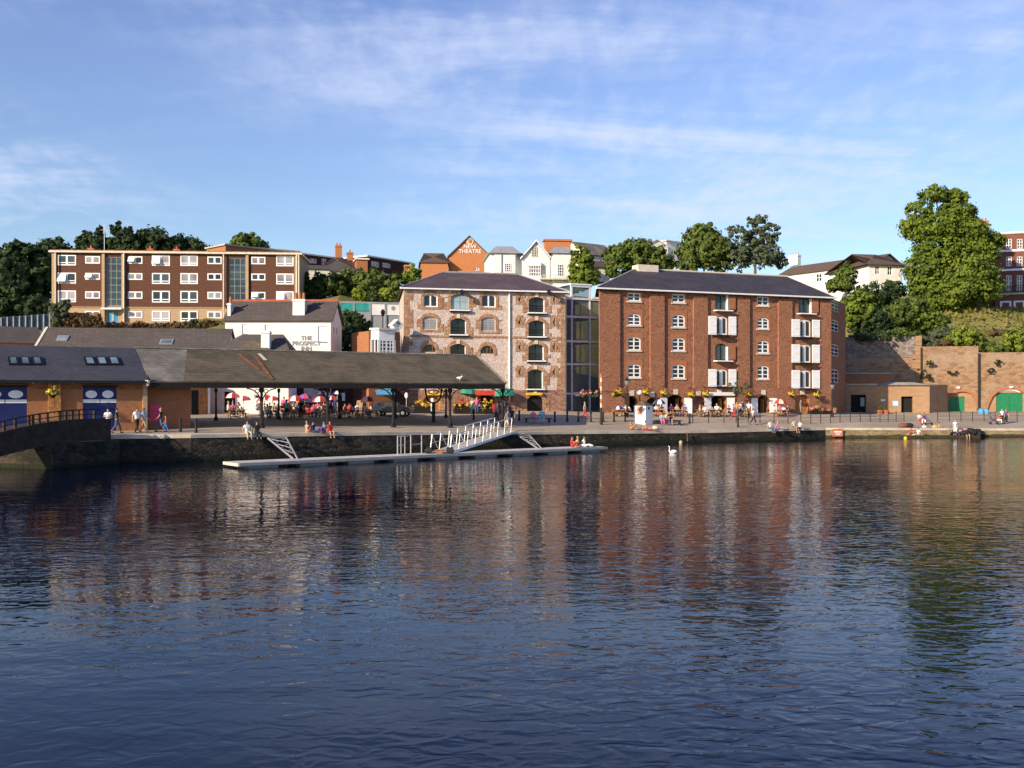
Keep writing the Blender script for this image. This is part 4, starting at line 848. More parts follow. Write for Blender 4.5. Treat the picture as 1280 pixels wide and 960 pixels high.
# ---------------------------------------------------------------- inn, its annex and the warehouse roofs behind the shed
f = Frame(281.5, 101, 413.5, 101, 0); f.zb = 2.8; W = f.W; D = 6.5; ze = f.z(350, 401); zr = f.z(350, 376.5, D/2)
t_ = f.thing('inn', 'white painted inn with dark slate roof, chimneys and name lettered on its wall', 'inn')
ops = [f.rect(a, b, d, c) for a, b, c, d in ((302.5, 309, 405.5, 417), (330.8, 340, 406, 418), (397.5, 408.5, 408, 427))]
ops = [(a, b, min(c, d), max(c, d)) for a, b, c, d in ops]
dr_ = f.rect(274, 294, 512, 488); lo_o = [(f.x(318), f.x(322), 1.0, 2.0)]
mb = shell(W, D, ze, ops); mb.face([(0, D, ze), (0, 0, ze), (0, D/2, zr)]); mb.face([(W, 0, ze), (W, D, ze), (W, D/2, zr)]); mb.build('wall', 'white_wall', t_)
for o in ops: MB().box(o[0], .1, o[2], o[1], .2, o[3]).build('blind_window', 'white_paint', t_); MB().box(o[0], -.08, o[2]-.1, o[1], .1, o[2]).build('window_sill', 'grey_paint', t_)
mb, e, g = roof_planes(W, D, ze, zr-ze, 0, 0, .25); ro = mb.build('roof', 'brown_slate', t_)
MB().bar((e[0], e[1], e[2]+.05), (g[0], g[1], g[2]+.05), .13).build('ridge_tile', 'cap_red', ro)
for a, b, c, d, dd in ((282, 288.5, 399.5, 379, 1.2), (366, 381, 399.8, 374, 1.3)):
    x0, x1, z0, z1 = f.rect(a, b, c, d, dd-.5); x0 = max(x0, .05); mb = MB(); mb.box(x0, dd-.6, z0, x1, dd+.6, z1); mb.box(x0-.07, dd-.67, z1-.2, x1+.07, dd+.67, z1-.05); ch = mb.build('chimney', 'white_wall', ro)
    n = 1 if b-a < 10 else 3; mb = MB(); [mb.lathe([(.17, 0), (.13, .7)], (x0+(x1-x0)*(k+.5)/n, dd, z1), 8) for k in range(n)]; mb.build('chimney_pot', 'orange_brick', ch)
x, z = f.xz(383, 430)
for i, tx in enumerate(('THE', 'PROSPECT', 'INN')): textobj('lettering', tx, .58, 'grey_paint', t_, (x, -.03, z+.42-.54*i), (R(90), 0, 0), bold=.02, ext=.02, sp=1.05, align='CENTER')
for px in (418, 422): pass
mb = MB(); [mb.box(W+.0, 1.6+q*1.6, z_, W+.04, 1.9+q*1.6, z_+.6) for q in (0, 1) for z_ in (5.2, 8.2)]; mb.build('gable_window', 'grey_paint', t_)
# annex whose white wall shows under the canopy
f = Frame(262, 95.2, 360.5, 95.4, 2.7); W = f.W; t_ = f.thing('inn_annex', 'low white walled inn annex with grey hipped roof and white chimney', 'annex')
ze = f.z(320, 441); D = 4.2
door = f.rect(277, 294, 512, 489.5); win_ = f.rect(318, 338, 498.5, 493)
mb = shell(W, D, ze, [(door[0], door[1], .02, door[3]), win_]); mb.build('wall', 'white_wall', t_)
MB().box(door[0], .12, 0, door[1], .2, door[3]).build('door', 'dark_timber', t_); window(t_, *win_, .06, 3, 1, fm='white_paint', fw=.08)
zr = f.z(320, 418, D/2); mb, e, g = roof_planes(W, D, ze, zr-ze, 2.6, .9, .25); ro = mb.build('roof', 'brown_slate', t_)
c0 = f.rect(327.5, 338, 441, 413.5, .2); MB().box(c0[0], -.25, c0[2]-1, c0[1], .6, c0[3]).box(c0[0]-.07, -.32, c0[3]-.25, c0[1]+.07, .67, c0[3]-.12).build('chimney', 'white_wall', ro)
c0 = f.rect(291.5, 336, 440.5, 423, -1.0); mb = MB(); xm = f.x(312, -1); zz_ = c0[3]; mb.face([(c0[0]-1, -1.1, ze), (c0[1]+.6, -1.1, ze), (xm, 1.2, zz_)]); mb.face([(c0[0]-1, -1.1, ze), (xm, 1.2, zz_), (c0[0]-1, 3, ze)]); mb.face([(c0[1]+.6, -1.1, ze), (c0[1]+.6, 3, ze), (xm, 1.2, zz_)]); mb.build('porch_roof', 'mossy_slate', ro)
# timber doors beside the annex seen under the canopy
f2 = Frame(238, 92, 261, 93.5, 2.5); t_ = f2.thing('timber_kiosk', 'varnished timber shopfront beside the white annex under the canopy', 'shopfront')
mb = MB(); mb.box(0, 0, 0, f2.W, 3, 3.6); mb.build('boarding', 'timber', t_); mb = MB(); mb.box(.1, -.06, .1, f2.W*.42, -.003, 2.6); mb.build('door', 'dark_timber', t_); MB().box(f2.W-.12, -.05, 0, f2.W+.12, -.003, 3.5).build('corner_board', 'white_paint', t_)
# long warehouse roof behind the shed
f = Frame(42, 93, 280, 95, 2.6); t_ = f.thing('long_warehouse', 'long brown slate roofed warehouse with skylights directly behind the shed', 'warehouse')
W = f.W; D = 8; zr = f.z(160, 412.5, D/2)+.2; ze = zr-2.7; mb = shell(W, D, ze, []); mb.face([(0, D, ze), (0, 0, ze), (0, D/2, zr)]); mb.face([(W, 0, ze), (W, D, ze), (W, D/2, zr)]); mb.build('wall', 'cream_paint', t_)
mb, e, g = roof_planes(W, D, ze, zr-ze, 0, 0, .2); ro = mb.build('roof', 'brown_slate', t_)
mb = MB(); mb.slab((-.25, -.25, ze+.06), (-.02, -.25, ze+.06), (-.02, D/2, zr+.06), (-.25, D/2, zr+.06), .1); mb.build('verge', 'cream_paint', ro)
n = Vector((0, -2.7, 4)).normalized()
for px, py, w in ((70, 427, 1.0), (199, 431.5, 1.2)):
    lo, hi = 0., 4.
    for _ in range(30):
        d = (lo+hi)/2; xx, z_ = f.xz(px, py, d)
        if z_ > ze+2.7*d/4: lo = d
        else: hi = d
    sl = Vector((0, 4, 2.7)).normalized(); a = Vector((xx, d, ze+2.7*d/4)); q = [a, a+Vector((w, 0, 0)), a+Vector((w, 0, 0))+sl*.9, a+sl*.9]
    mb = MB(); mb.slab(*[v+n*.16 for v in q], .14); sk = mb.build('skylight', 'grey_paint', ro); mb = MB(); q = [q[0]+Vector((.12, 0, 0))+sl*.1, q[1]-Vector((.12, 0, 0))+sl*.1, q[2]-Vector((.12, 0, 0))-sl*.1, q[3]+Vector((.12, 0, 0))-sl*.1]; mb.slab(*[v+n*.18 for v in q], .03); mb.build('pane', 'sky_glass', sk)
f = Frame(273, 97.6, 300, 99, 2.6)
house('small_house', 'brown roofed store with orange brick wall at the left edge behind the shed', 'store', -25, 100, 50, 103, 470, 428.5, 408, 7, 'orange_brick', 'brown_slate', oh=.3)
# small white bay-fronted shop
f = Frame(461, 101, 500, 103, 2.8); t_ = f.thing('bay_shop', 'small white bay windowed shopfront squeezed left of the stone warehouse', 'shop')
W = f.W; D = 4; ze = f.z(480, 414.5); mb = shell(W, D, ze, []); mb.build('wall', 'red_brick', t_)
x0, x1, z0, z1 = f.rect(466.5, 496.5, 443.5, 424.5, -.5); mb = MB(); P4 = [(x0, 0), (x0+.5, -.8), (x1-.5, -.8), (x1, 0)]; mb.prism(P4, z0-.6, z0); mb.prism(P4, z1, z1+.95); mb.build('bay_frame', 'white_paint', t_)
window(t_, x0+.5, x1-.5, z0, z1, -.8, 4, 4, gm='dark_glass', fw=.16, bw=.05)
for (a, b), (c, d) in ((P4[0], P4[1]), (P4[2], P4[3])):
    mb = MB(); [mb.box(a+(c-a)*q-.09, b+(d-b)*q-.05, z0, a+(c-a)*q+.09, b+(d-b)*q+.05, z1) for q in (.08, .5, .92)]; mb.build('bay_side', 'white_paint', t_)
mb = MB(); mb.prism([(x0-.2, -.01), (x0+.4, -1), (x1-.4, -1), (x1+.2, -.01)], z1+.95, z1+1.15); mb.build('bay_roof', 'cream_paint', t_)
xg = f.x(492); mb = MB(); mb.box(xg-.5, -.9, z1+1.15, xg+.5, -.2, z1+1.55); mb.slab((xg-.7, -1, z1+1.5), (xg, -1, z1+2.1), (xg, -.1, z1+2.1), (xg-.7, -.1, z1+1.5), .1); mb.slab((xg, -1, z1+2.1), (xg+.7, -1, z1+1.5), (xg+.7, -.1, z1+1.5), (xg, -.1, z1+2.1), .1); mb.build('dormer', 'white_paint', t_)
# ground storey of that shop, brick wall with blue awning seen under the canopy
f = Frame(440, 101.5, 504, 103.6, 2.7)
MB2 = f.thing('dark_shop', 'dark brick lean-to shopfront seen behind the parked car', 'shop'); MB().box(0, -.6, 0, f.W, .3, 3.4).build('wall', 'dark_hung_tile', MB2)
x0 = f.x(466); x1 = f.x(489); z1 = f.z(478, 484, -.8); mb = MB(); mb.slab((x0, -1.6, z1-.75), (x1, -1.6, z1-.75), (x1, -.61, z1), (x0, -.61, z1), .06); mb.build('awning', 'sky_cloth', MB2)
# rendered wall and dark shopfronts left of it, facing under the canopy
f = Frame(372, 100, 441, 102, 2.7); t_ = f.thing('tavern_wall', 'grey and dark painted tavern front behind the red umbrellas', 'shop'); W = f.W
MB().box(0, 0, 0, W, 3, 4.6).build('wall', 'dark_hung_tile', t_); MB().box(-.1, -.08, 1.2, f.x(398), -.003, 4.4).build('render_panel', 'cream_paint', t_)
x0, x1, z0, z1 = f.rect(368.5, 379.5, 507, 484); MB().box(x0, -.13, 0, x1, -.081, z1).build('door', 'black_metal', t_); x0, x1, z0, z1 = f.rect(427.5, 431, 501, 491); MB().box(x0, -.1, z0, x1, -.003, z1).build('notice', 'white_paint', t_)

# ---------------------------------------------------------------- teal and white panel wall on the terrace behind
f = Frame(423.5, 124, 501, 126, 0); f.zb = f.z(460, 412); t_ = f.thing('panel_wall', 'row of teal and white boarded bays above a grey wall between inn and warehouse', 'wall'); W = f.W
MB().box(0, 0, -2, W, .4, f.z(460, 387.5)).build('wall', 'grey_paint', t_)
for a, b, m_ in ((424.5, 441, 'teal_panel'), (443.5, 461.5, 'teal_panel'), (463.5, 480.5, 'white_wall'), (483, 499, 'white_wall')):
    x0, x1, z0, z1 = f.rect(a, b, 388.5 if m_ != 'white_wall' else 394, 379); MB().box(x0, -.1, z0, x1, .0, z1).build('panel', m_, t_)
zt = f.z(460, 377.3); mb = MB(); mb.box(-.1, -.15, zt-.25, W, .5, zt); [mb.box(f.x(p)-.12, -.16, 0, f.x(p)+.12, .4, zt-.26) for p in (424, 442.2, 462.5, 481.8, 500)]; mb.build('frame', 'grey_paint', t_)
x = f.x(491.5); MB().bar((x, -.11, f.z(491, 385.5)), (x, -.09, f.z(491, 385.5)), .28, 10).build('emblem', 'grey_paint', t_)
# brown retaining wall under the hill flats
f = Frame(66, 127, 284, 130, 0); f.zb = f.z(180, 432); t_ = f.thing('retaining_wall', 'rusty brown stone retaining wall topped with scrub below the flats', 'wall')
MB().box(0, 0, 0, f.W, 1.0, f.z(180, 403.5)).build('wall', 'ivy_wall' if 'ivy_wall' in MATS else 'plinth_stone', t_)
xh = f.x(124); MB().box(0, -.1, 2, xh, .9, f.z(95, 391)).build('high_wall', 'plinth_stone', t_)
# slope railing at far left
f = Frame(-30, 118, 62, 122, 0); f.zb = f.z(20, 409); t_ = f.thing('slope_fence', 'pale metal fence on the grassy bank at the left edge', 'fence')
mb = MB(); top = lambda q: f.z(-30+92*q, 399-7*q)
for k in range(13): q = k/12; x = f.W*q; mb = MB(); mb.box(x-.06, 0, -.3, x+.06, .08, top(q)); mb.build('post', 'cream_paint', t_)
mb = MB(); mb.slab((0, .1, -.3), (f.W, .1, -.3), (f.W, .1, top(1)), (0, .1, top(0)), .03); mb.build('mesh_panel', 'interior_grey', t_)

# ---------------------------------------------------------------- right-hand walls and cellars
f = Frame(1053, 139.5, 1151, 138, 2.3); t_ = f.thing('rubble_wall', 'high grey patched rubble retaining wall right of the red warehouse', 'wall'); W = f.W
zt = f.z(1100, 421); zm = f.z(1100, 447); MB().box(-3, 0, zm, W, 1.2, zt).build('wall', 'grey_rubble', t_)
MB().box(-3, .1, 0, W, 1.2, zm-.003).build('lower_wall', 'cliff_stone', t_)
mb = MB(); rr = random.Random(5); z = 0
while z < zt: h = rr.uniform(.5, .8); mb.box(W-rr.choice((.7, 1.2)), -.12, z, W+.1, -.003, z+h-.04); z += h
mb.build('quoin', 'buff_block', t_)
f = Frame(1151, 137.5, 1223, 136, 2.2); CF = f; t_ = f.thing('cellar_wall', 'tall tan sandstone wall with arched cellar and green doors, left section', 'wall'); W = f.W
zt = f.z(1185, 434); x0, x1 = f.x(1184.5), f.x(1221); za = f.z(1203, 489.5); half = (x1-x0)/2
mb = MB(); wall(mb, 0, W, 0, zt, [(x0, x1, .02, za, half*.85)], 0, .35); mb.slab((0, 2.5, 0), (0, 0, 0), (0, 0, zt), (0, 2.5, zt), .1); mb.box(0, .02, zt-.01, W, 3, zt+.12); mb.build('wall', 'cliff_stone', t_)
g0, g1, gzt = f.x(1186), f.x(1206.5), f.z(1196, 495.8)
mb = MB(); wall(mb, x0-.1, x1+.1, 0, za+.1, [(g0, g1, .02, gzt)], .3, .2); mb.build('arch_infill', 'buff_block', t_)
MB().box(g0, .42, 0, (g0+g1)/2-.02, .5, gzt).box((g0+g1)/2+.02, .42, 0, g1, .5, gzt).build('door', 'green_door', t_)
def arch_ring(f, x0, x1, za, rise, t_, m_='arch_brick'):
    mb = MB(); o_, i_ = arc(x0-.35, x1+.35, za-rise, rise+.35, 14), arc(x0, x1, za-rise, rise, 14)
    for q in range(14):
        (a, b), (c, d), (e, g), (i, j) = o_[q], o_[q+1], i_[q], i_[q+1]; mb.slab((e, -.06, g), (i, -.06, j), (c, -.06, d), (a, -.06, b), .057)
    mb.build('brick_arch', m_, t_)
arch_ring(f, x0, x1, za, half*.85, t_)
x, z = f.xz(1197.5, 484.5); MB().box(x-.2, -.3, z-.12, x+.2, 0, z+.12).build('wall_lamp', 'white_paint', t_)
x = f.x(1151.5); MB().bar((x, -.15, .5), (x, -.15, zt), .1).build('drainpipe', 'black_metal', t_)
f = Frame(1223, 136, 1340, 134, 2.2); t_ = f.thing('cellar_wall', 'tall tan sandstone wall with wide arched green cellar doors, right section', 'wall'); W = f.W
zt = f.z(1255, 441.5); x0, x1 = f.x(1234.5), f.x(1291); za = f.z(1262, 486); half = (x1-x0)/2
mb = MB(); wall(mb, 0, W, 0, zt, [(x0, x1, .02, za, half*.95)], 0, .35); mb.box(0, .02, zt-.01, W, 3, zt+.12); mb.build('wall', 'cliff_stone', t_)
g0, g1, gzt = f.x(1246), f.x(1279.5), f.z(1262, 491)
mb = MB(); wall(mb, x0-.1, x1+.1, 0, za+.1, [(g0, g1, .02, gzt)], .3, .2); mb.build('arch_infill', 'buff_block', t_)
MB().box(g0, .42, 0, (g0+g1)/2-.02, .5, gzt).box((g0+g1)/2+.02, .42, 0, g1, .5, gzt).build('door', 'green_door', t_)
arch_ring(f, x0, x1, za, half*.95, t_)
mb = MB(); o_, i_ = arc(g0+.3, g1-.3, gzt+.05, .62), arc(g0+.5, g1-.5, gzt+.05, .3)
for q in range(8): (a, b), (c, d), (e, g), (i, j) = o_[q], o_[q+1], i_[q], i_[q+1]; mb.slab((e, .2, g), (i, .2, j), (c, .2, d), (a, .2, b), .05)
mb.build('fanlight', 'white_paint', t_)
x, z = f.xz(1263.5, 484); MB().box(x-.2, -.3, z-.12, x+.2, 0, z+.12).build('wall_lamp', 'white_paint', t_)
x = f.x(1223.2); MB().bar((x, -.2, .1), (x, -.2, zt), .14).build('drainpipe', 'black_metal', t_)
# earth shelf and rough stone bank above the cellar walls
mb = MB(); A = Frame(1150, 140, 1300, 138, 0)
mb.slab((A.A.x, 138.5, 10.6), (A.B.x+20, 137, 9.0), (A.B.x+20, 147, 11.2), (A.A.x+2, 147, 11.6), .6); tag(mb.build('earth_bank', 'cliff_stone'), kind='structure')
# red parapet and small stone building
f = Frame(1046, 136.5, 1115.5, 135.5, 2.3); t_ = f.thing('parapet_wall', 'red brick parapet wall above the small stone cellar building', 'wall')
MB().box(0, 0, 2, f.W, .6, f.z(1090, 467.5)).build('wall', 'red_brick', t_); MB().box(-.05, -.06, f.z(1090, 467.5), f.W+.1, .66, f.z(1090, 465.8)).build('coping', 'grey_paint', t_)
f = Frame(1049, 132.2, 1162, 130.2, 2.25); t_ = f.thing('cellar_building', 'small flat roofed buff stone building with dark doorways beside the water', 'building'); W = f.W
ze = f.z(1110, 481.5); o1 = f.rect(1063.5, 1082.5, 515, 493.5); o2 = f.rect(1126.5, 1141, 515, 495.5); ops = [(o1[0], o1[1], .02, o1[3]), (o2[0], o2[1], .02, o2[3])]
mb = MB(); wall(mb, 0, W, 0, ze, ops, 0, .5); mb.face([(W, 0, 0), (W, 5.6, 0), (W, 5.6, ze), (W, 0, ze)]); mb.face([(W, 6, 0), (0, 6, 0), (0, 6, ze), (W, 6, ze)]); mb.build('wall', 'buff_block', t_)
mb = MB(); xl = f.x(1096); zt_ = f.z(1130, 477.8, 2); A = [(xl, -.35, ze), (W+.35, -.35, ze), (W+.35, 5.6, ze), (xl, 5.6, ze)]; T = [(xl+1.8, 1.8, zt_), (W-1.8, 1.8, zt_), (W-1.8, 3.6, zt_), (xl+1.8, 3.6, zt_)]
[mb.face([A[i], A[(i+1) % 4], T[(i+1) % 4], T[i]]) for i in range(4)]; mb.face(T); mb.box(-.3, -.3, ze-.003, xl, 5.6, ze+.2); mb.build('roof', 'concrete', t_)
for o in (o1, o2): MB().box(o[0], .6, .0, o[1], .7, o[3]).build('doorway', 'dark_interior', t_)
q_ = P(1184.5, 500, 134.5); q_ = Vector((q_.x, q_.y)); sx, sy = (q_-f.A).dot(f.u), (q_-f.A).dot(f.n); MB().face([(W, .02, 0), (sx, sy, 0), (sx, sy, ze+.1), (W, .02, ze-.02)]).face([(W, .0, ze+.0), (sx, sy, ze+.1), (W-1, sy, ze+.3)]).build('shade_side_wall', 'buff_block', t_)  # skewed side sheet added to make the shadowed strip right of the front
x0, x1, z0, z1 = f.rect(1076, 1081, 508, 497); MB().box(x0, .3, z0, x1, .34, z1).build('door_leaf', 'grey_paint', t_)
x0, x1, z0, z1 = f.rect(1115.5, 1123, 507.5, 501); MB().box(x0-.08, -.05, z0-.08, x1+.08, -.003, z1+.08).build('notice_board', 'grey_paint', t_); MB().box(x0+.1, -.07, z0+.1, x1-.1, -.052, z1-.1).build('notice', 'white_paint', t_)
x0, x1, z0, z1 = f.rect(1101, 1106.5, 501.5, 499); MB().box(x0, -.03, z0, x1, -.003, z1).build('name_plate', 'white_paint', t_)
for px in (1100, 1108): 
    w = G(px, 517.5); p = thing('planter', 'brown tub planter with thin shrub on the terrace by the buff building, %s' % ('left one' if px == 1100 else 'right one'), 'planter', w); MB().lathe([(.3, 0), (.38, .5)], (0, 0, 0), 9).build('tub', 'cap_red', p); leafmesh('shrub', leaves([(0, 0, .9, .3, .3, .5)], 60, .16), 'leaf_mid', p)

# ================================================================== VEGETATION
def tree(name, label, px, py_base, Y, lobes_px, n, leafm, size=.4, trunk=True, group=None, limb=4, cat='tree', dpt=1.0, clump=.22, fill=.35):
    """lobes_px: (px, py, rx_px, rz_px, dy metres)"""
    b = P(px, py_base, Y); t_ = thing(name, label, cat, b, 0, group); s = Y/F; lob = []
    for lx, ly, rx, rz, dy in lobes_px:
        lob.append(((lx-px)*s, dy, (py_base-ly)*s, rx*s, max(rx, rz*.7)*s*dpt, rz*s))
    leafmesh('crown', leaves(lob, n, size, clump=clump, fill=fill), leafm, t_)
    if trunk:
        top = max(l[2] for l in lob); mb = MB(); r0 = max(.18, top*.028); tz = top*.55; mb.bar((0, 0, -.5), (0, 0, tz), r0, 8, r0*.5)
        for l in lob[:limb+3]: mb.bar((0, 0, tz*random.uniform(.5, .95)), (l[0], l[1], l[2]), r0*.42, 6, r0*.12)
        mb.build('trunk', 'bark', t_)
    return t_
# trees behind and left of the hill flats
tree('broadleaf_tree', 'large dark tree at the left edge beside the hill flats', 22, 380, 165, [(8, 342, 26, 28, 0), (34, 332, 22, 26, 2), (22, 317, 14, 14, 0), (-20, 335, 26, 28, 2), (50, 345, 16, 25, 3), (10, 365, 34, 18, 0)], 9000, 'leaf_dark', .55)
tree('broadleaf_tree', 'dark rounded tree rising just left of the flats roof', 68, 380, 175, [(68, 325, 22, 24, 0), (76, 311, 12, 12, 0), (56, 318, 12, 14, 0), (60, 350, 22, 20, 0)], 4500, 'leaf_dark', .5)
for i, (px, tp, lab) in enumerate(((108, 291, 'dark conifer behind the flats, lowest of the conifer row'), (122, 284, 'dark conifer behind the flats beside the roof aerial'), (147, 279, 'tallest dark conifer with pointed top behind the flats'), (161, 285, 'dark conifer behind the flats next to the rounded trees'))):
    tree('conifer_tree', lab, px, 345, 172, [(px, 318, 13, 14, 0), (px, 305, 10, 13, 0), (px-1, tp+10, 6, 11, 0), (px+1, tp+4, 3, 6, 0), (px-7, 306, 6, 9, 1), (px+7, 303, 6, 9, 1)], 2600, 'leaf_dark', .42, group='conifers behind the flats')
tree('broadleaf_tree', 'low rounded dark green tree behind the middle of the flats roof', 192, 345, 175, [(192, 312, 25, 22, 0), (182, 300, 13, 12, 0), (205, 303, 15, 13, 0)], 3800, 'leaf_dark', .45)
tree('broadleaf_tree', 'low dark tree behind the flats roof right of the rounded one', 235, 345, 178, [(232, 312, 22, 14, 0), (222, 306, 12, 12, 0), (250, 314, 14, 12, 0)], 3000, 'leaf_dark', .42)
tree('broadleaf_tree', 'small rounded tree alone above the right half of the flats roof', 311, 340, 200, [(311, 309, 19, 16, 0), (310, 299, 13, 9, 0), (322, 306, 11, 10, 0), (297, 306, 10, 8, 0)], 2800, 'leaf_mid', .45)
tree('bush', 'dark leaves added for the tree shade on the left slope above the fence', 20, 398, 140, [(-10, 384, 26, 12, 0), (20, 384, 22, 12, 0), (48, 384, 18, 13, 0)], 3500, 'leaf_dark', .4, trunk=False, cat='bush')  # undergrowth added to darken grass that lies in the trees' shade
# bushes on the terrace between the flats and stone warehouse
for i, (px, py, rx, rz, m_, lab) in enumerate(((393, 352, 15, 12, 'leaf_dark', 'dark bush against the flats end wall'), (392, 368, 13, 12, 'leaf_dark', 'rounded clipped dark bush beside the inn roof'), (413, 358, 18, 14, 'leaf_mid', 'mid green bush behind the inn right chimney'),
        (440, 350, 22, 14, 'leaf_mid', 'wide bright bush in front of the chimney house'), (462, 352, 20, 16, 'leaf_mid', 'tall mid green bush above the teal panels'), (449, 369, 10, 11, 'leaf_lime', 'lime yellow shrub above the teal panel'), (488, 356, 18, 15, 'leaf_mid', 'green bush in front of the dark flats'),
        (492, 369, 20, 9, 'leaf_lime', 'low lime green shrub above the white panels'), (515, 345, 10, 16, 'leaf_warm', 'green bush beside the brick chimney stack'), (470, 370, 14, 8, 'leaf_dark', 'dark low bush between two lime shrubs'))):
    tree('bush', lab, px, py+rz, 148 if i != 3 else 152, [(px, py, rx, rz, 0), (px-rx*.5, py+rz*.4, rx*.6, rz*.6, 0), (px+rx*.5, py+rz*.3, rx*.6, rz*.7, -.5)], 1700, m_, .34, trunk=False, cat='bush', group='bushes on the terrace')
tree('ivy_bank', 'dark ivy covered bank between the inn gable and bay shop', 442, 445, 110, [(440, 430, 18, 22, 0), (436, 405, 12, 16, .5), (450, 408, 14, 14, 2), (452, 430, 14, 20, 1)], 4200, 'leaf_dark', .26, trunk=False, cat='bank')
tree('bush', 'brownish shrub below the teal panels', 440, 402, 116, [(434, 396, 10, 8, 0), (448, 398, 10, 7, 0)], 900, 'leaf_grey', .26, trunk=False, cat='bush')
tree('bush', 'scrubby green bush at the left end of the brown retaining wall', 75, 404, 126, [(75, 390, 9, 14, 0), (68, 396, 10, 14, 0), (82, 384, 7, 8, 0)], 1400, 'leaf_grey', .26, trunk=False, cat='bush')
tree('creeper', 'rust coloured creeper over the high retaining wall below the flats', 95, 412, 126, [(82, 400, 14, 11, 0), (100, 402, 16, 10, 0), (118, 402, 10, 11, 0)], 2600, 'ivy_brown', .2, trunk=False, cat='creeper', dpt=.2)
tree('creeper', 'brown creeper along the low retaining wall behind the inn', 200, 412, 128, [(145, 408, 20, 5, 0), (180, 407, 22, 6, 0), (215, 408, 22, 5, 0), (250, 406, 22, 7, 0), (276, 408, 12, 6, 0)], 3200, 'ivy_brown', .2, trunk=False, cat='creeper', dpt=.15)
# trees behind the red warehouse
tree('willow_tree', 'light green feathery tree between the villa and the grey gabled house', 728, 358, 150, [(726, 330, 12, 20, 0), (735, 342, 12, 16, 0), (722, 350, 10, 14, 0)], 3200, 'leaf_warm', .34)
tree('broadleaf_tree', 'dense round tree behind the left end of the red warehouse roof', 795, 352, 160, [(775, 326, 20, 20, 0), (800, 318, 24, 18, 0), (822, 326, 18, 16, 0), (790, 310, 14, 9, 0)], 6500, 'leaf_mid', .38)
tree('broadleaf_tree', 'tall domed dark tree behind the middle of the red warehouse roof', 880, 352, 160, [(880, 310, 25, 24, 0), (880, 294, 18, 13, 0), (862, 320, 16, 20, 0), (900, 318, 16, 20, 0)], 8000, 'leaf_mid', .38)
tree('open_tree', 'tall airy tree with bare gaps right of the domed tree', 944, 352, 158, [(946, 275, 15, 8, 0), (925, 291, 15, 8, 0), (961, 289, 13, 10, 0), (941, 297, 18, 10, 0), (957, 305, 16, 9, 0), (926, 310, 19, 12, 0), (950, 320, 26, 13, 0), (970, 325, 14, 9, 0), (918, 326, 16, 13, 0)], 7000, 'leaf_grey', .30, limb=9, clump=.2, fill=.3)
tree('broadleaf_tree', 'green tree standing before the long white wing at right', 1057, 365, 150, [(1057, 348, 12, 14, 0), (1058, 336, 7, 10, 0), (1050, 357, 14, 9, 0)], 2600, 'leaf_mid', .32)
tree('chestnut_tree', 'huge sunlit chestnut tree towering over the right hand hillside', 1186, 392, 162,
     [(1168, 243, 17, 9, 0), (1195, 246, 15, 10, 1), (1150, 263, 14, 10, 0), (1195, 267, 21, 12, 0), (1136, 281, 10, 6, 0), (1162, 285, 30, 15, 0), (1205, 290, 26, 17, 0), (1240, 302, 16, 11, 1), (1172, 310, 29, 17, 0), (1215, 318, 29, 17, 0), (1160, 335, 25, 17, 0), (1200, 342, 33, 21, -1), (1158, 358, 21, 15, 0), (1200, 364, 37, 17, -1), (1226, 345, 20, 17, 1), (1180, 377, 30, 9, 0)], 42000, 'leaf_warm', .31, limb=9, clump=.24, fill=.1)
tree('bush', 'dark bush in front of the hip roofed villa', 1090, 385, 150, [(1090, 369, 22, 12, 0), (1112, 362, 14, 10, 0), (1118, 372, 16, 10, 0)], 3200, 'leaf_dark', .32, trunk=False, cat='bush')
for i, (px, py, rx, rz, m_, n, lab) in enumerate(((1072, 386, 18, 20, 'leaf_warm', 2600, 'bright green bush right behind the red warehouse end'), (1085, 402, 24, 15, 'leaf_dark', 2600, 'dark shaded bush over the grey rubble wall'), (1118, 392, 22, 16, 'leaf_mid', 2600, 'mixed green bush above the rubble wall quoins'),
        (1140, 384, 18, 13, 'leaf_mid', 2200, 'green bush below the chestnut crown, left side'), (1150, 402, 26, 13, 'leaf_warm', 2600, 'spreading sunlit bush at the foot of the chestnut'), (1172, 400, 14, 8, 'leaf_mid', 1000, 'low bush on the slope right of the chestnut foot'))):
    tree('bush', lab, px, py+rz, 146+i*.8, [(px, py, rx, rz, 0), (px-rx*.5, py+rz*.3, rx*.6, rz*.7, -.8), (px+rx*.5, py+rz*.3, rx*.6, rz*.7, -.4)], n, m_, .32, trunk=False, cat='bush', group='bushes on the right hillside')
tree('bush', 'vivid lime green bush on top of the left cellar wall', 1207, 436, 141, [(1205, 421, 20, 10, 0), (1218, 423, 12, 9, 0), (1195, 426, 14, 6, 0)], 2400, 'leaf_lime', .28, trunk=False, cat='bush')
tree('bush', 'mid green bush spilling over the joint of the cellar walls', 1228, 443, 139, [(1222, 435, 12, 8, 0), (1236, 436, 12, 8, 0)], 1300, 'leaf_mid', .26, trunk=False, cat='bush')
tree('bush', 'lime green bush along the top of the right cellar wall', 1268, 440, 139, [(1266, 424, 16, 12, 0), (1283, 428, 16, 12, 0), (1262, 434, 18, 7, 0)], 2200, 'leaf_lime', .28, trunk=False, cat='bush')
for px, py, lab in ((1162, 453, 'small dark tuft high on the left cellar wall'), (1189, 467, 'widest dark tuft in the middle of the left cellar wall'), (1152, 463, 'tiny dark tuft beside the downpipe'), (1163, 471, 'lowest small tuft on the left cellar wall'), (1247, 453, 'small tuft on the right cellar wall'), (1238, 463, 'lower tiny tuft on the right cellar wall')):
    w = P(px, py, 136.4 if px < 1222 else 135.1); tf = thing('wall_plant', lab, 'plant', w, 0, 'tufts growing on the cellar walls'); leafmesh('foliage', leaves([(0, 0, 0, .55 if px != 1189 else .8, .3, .32)], 160, .16), 'leaf_dark', tf)
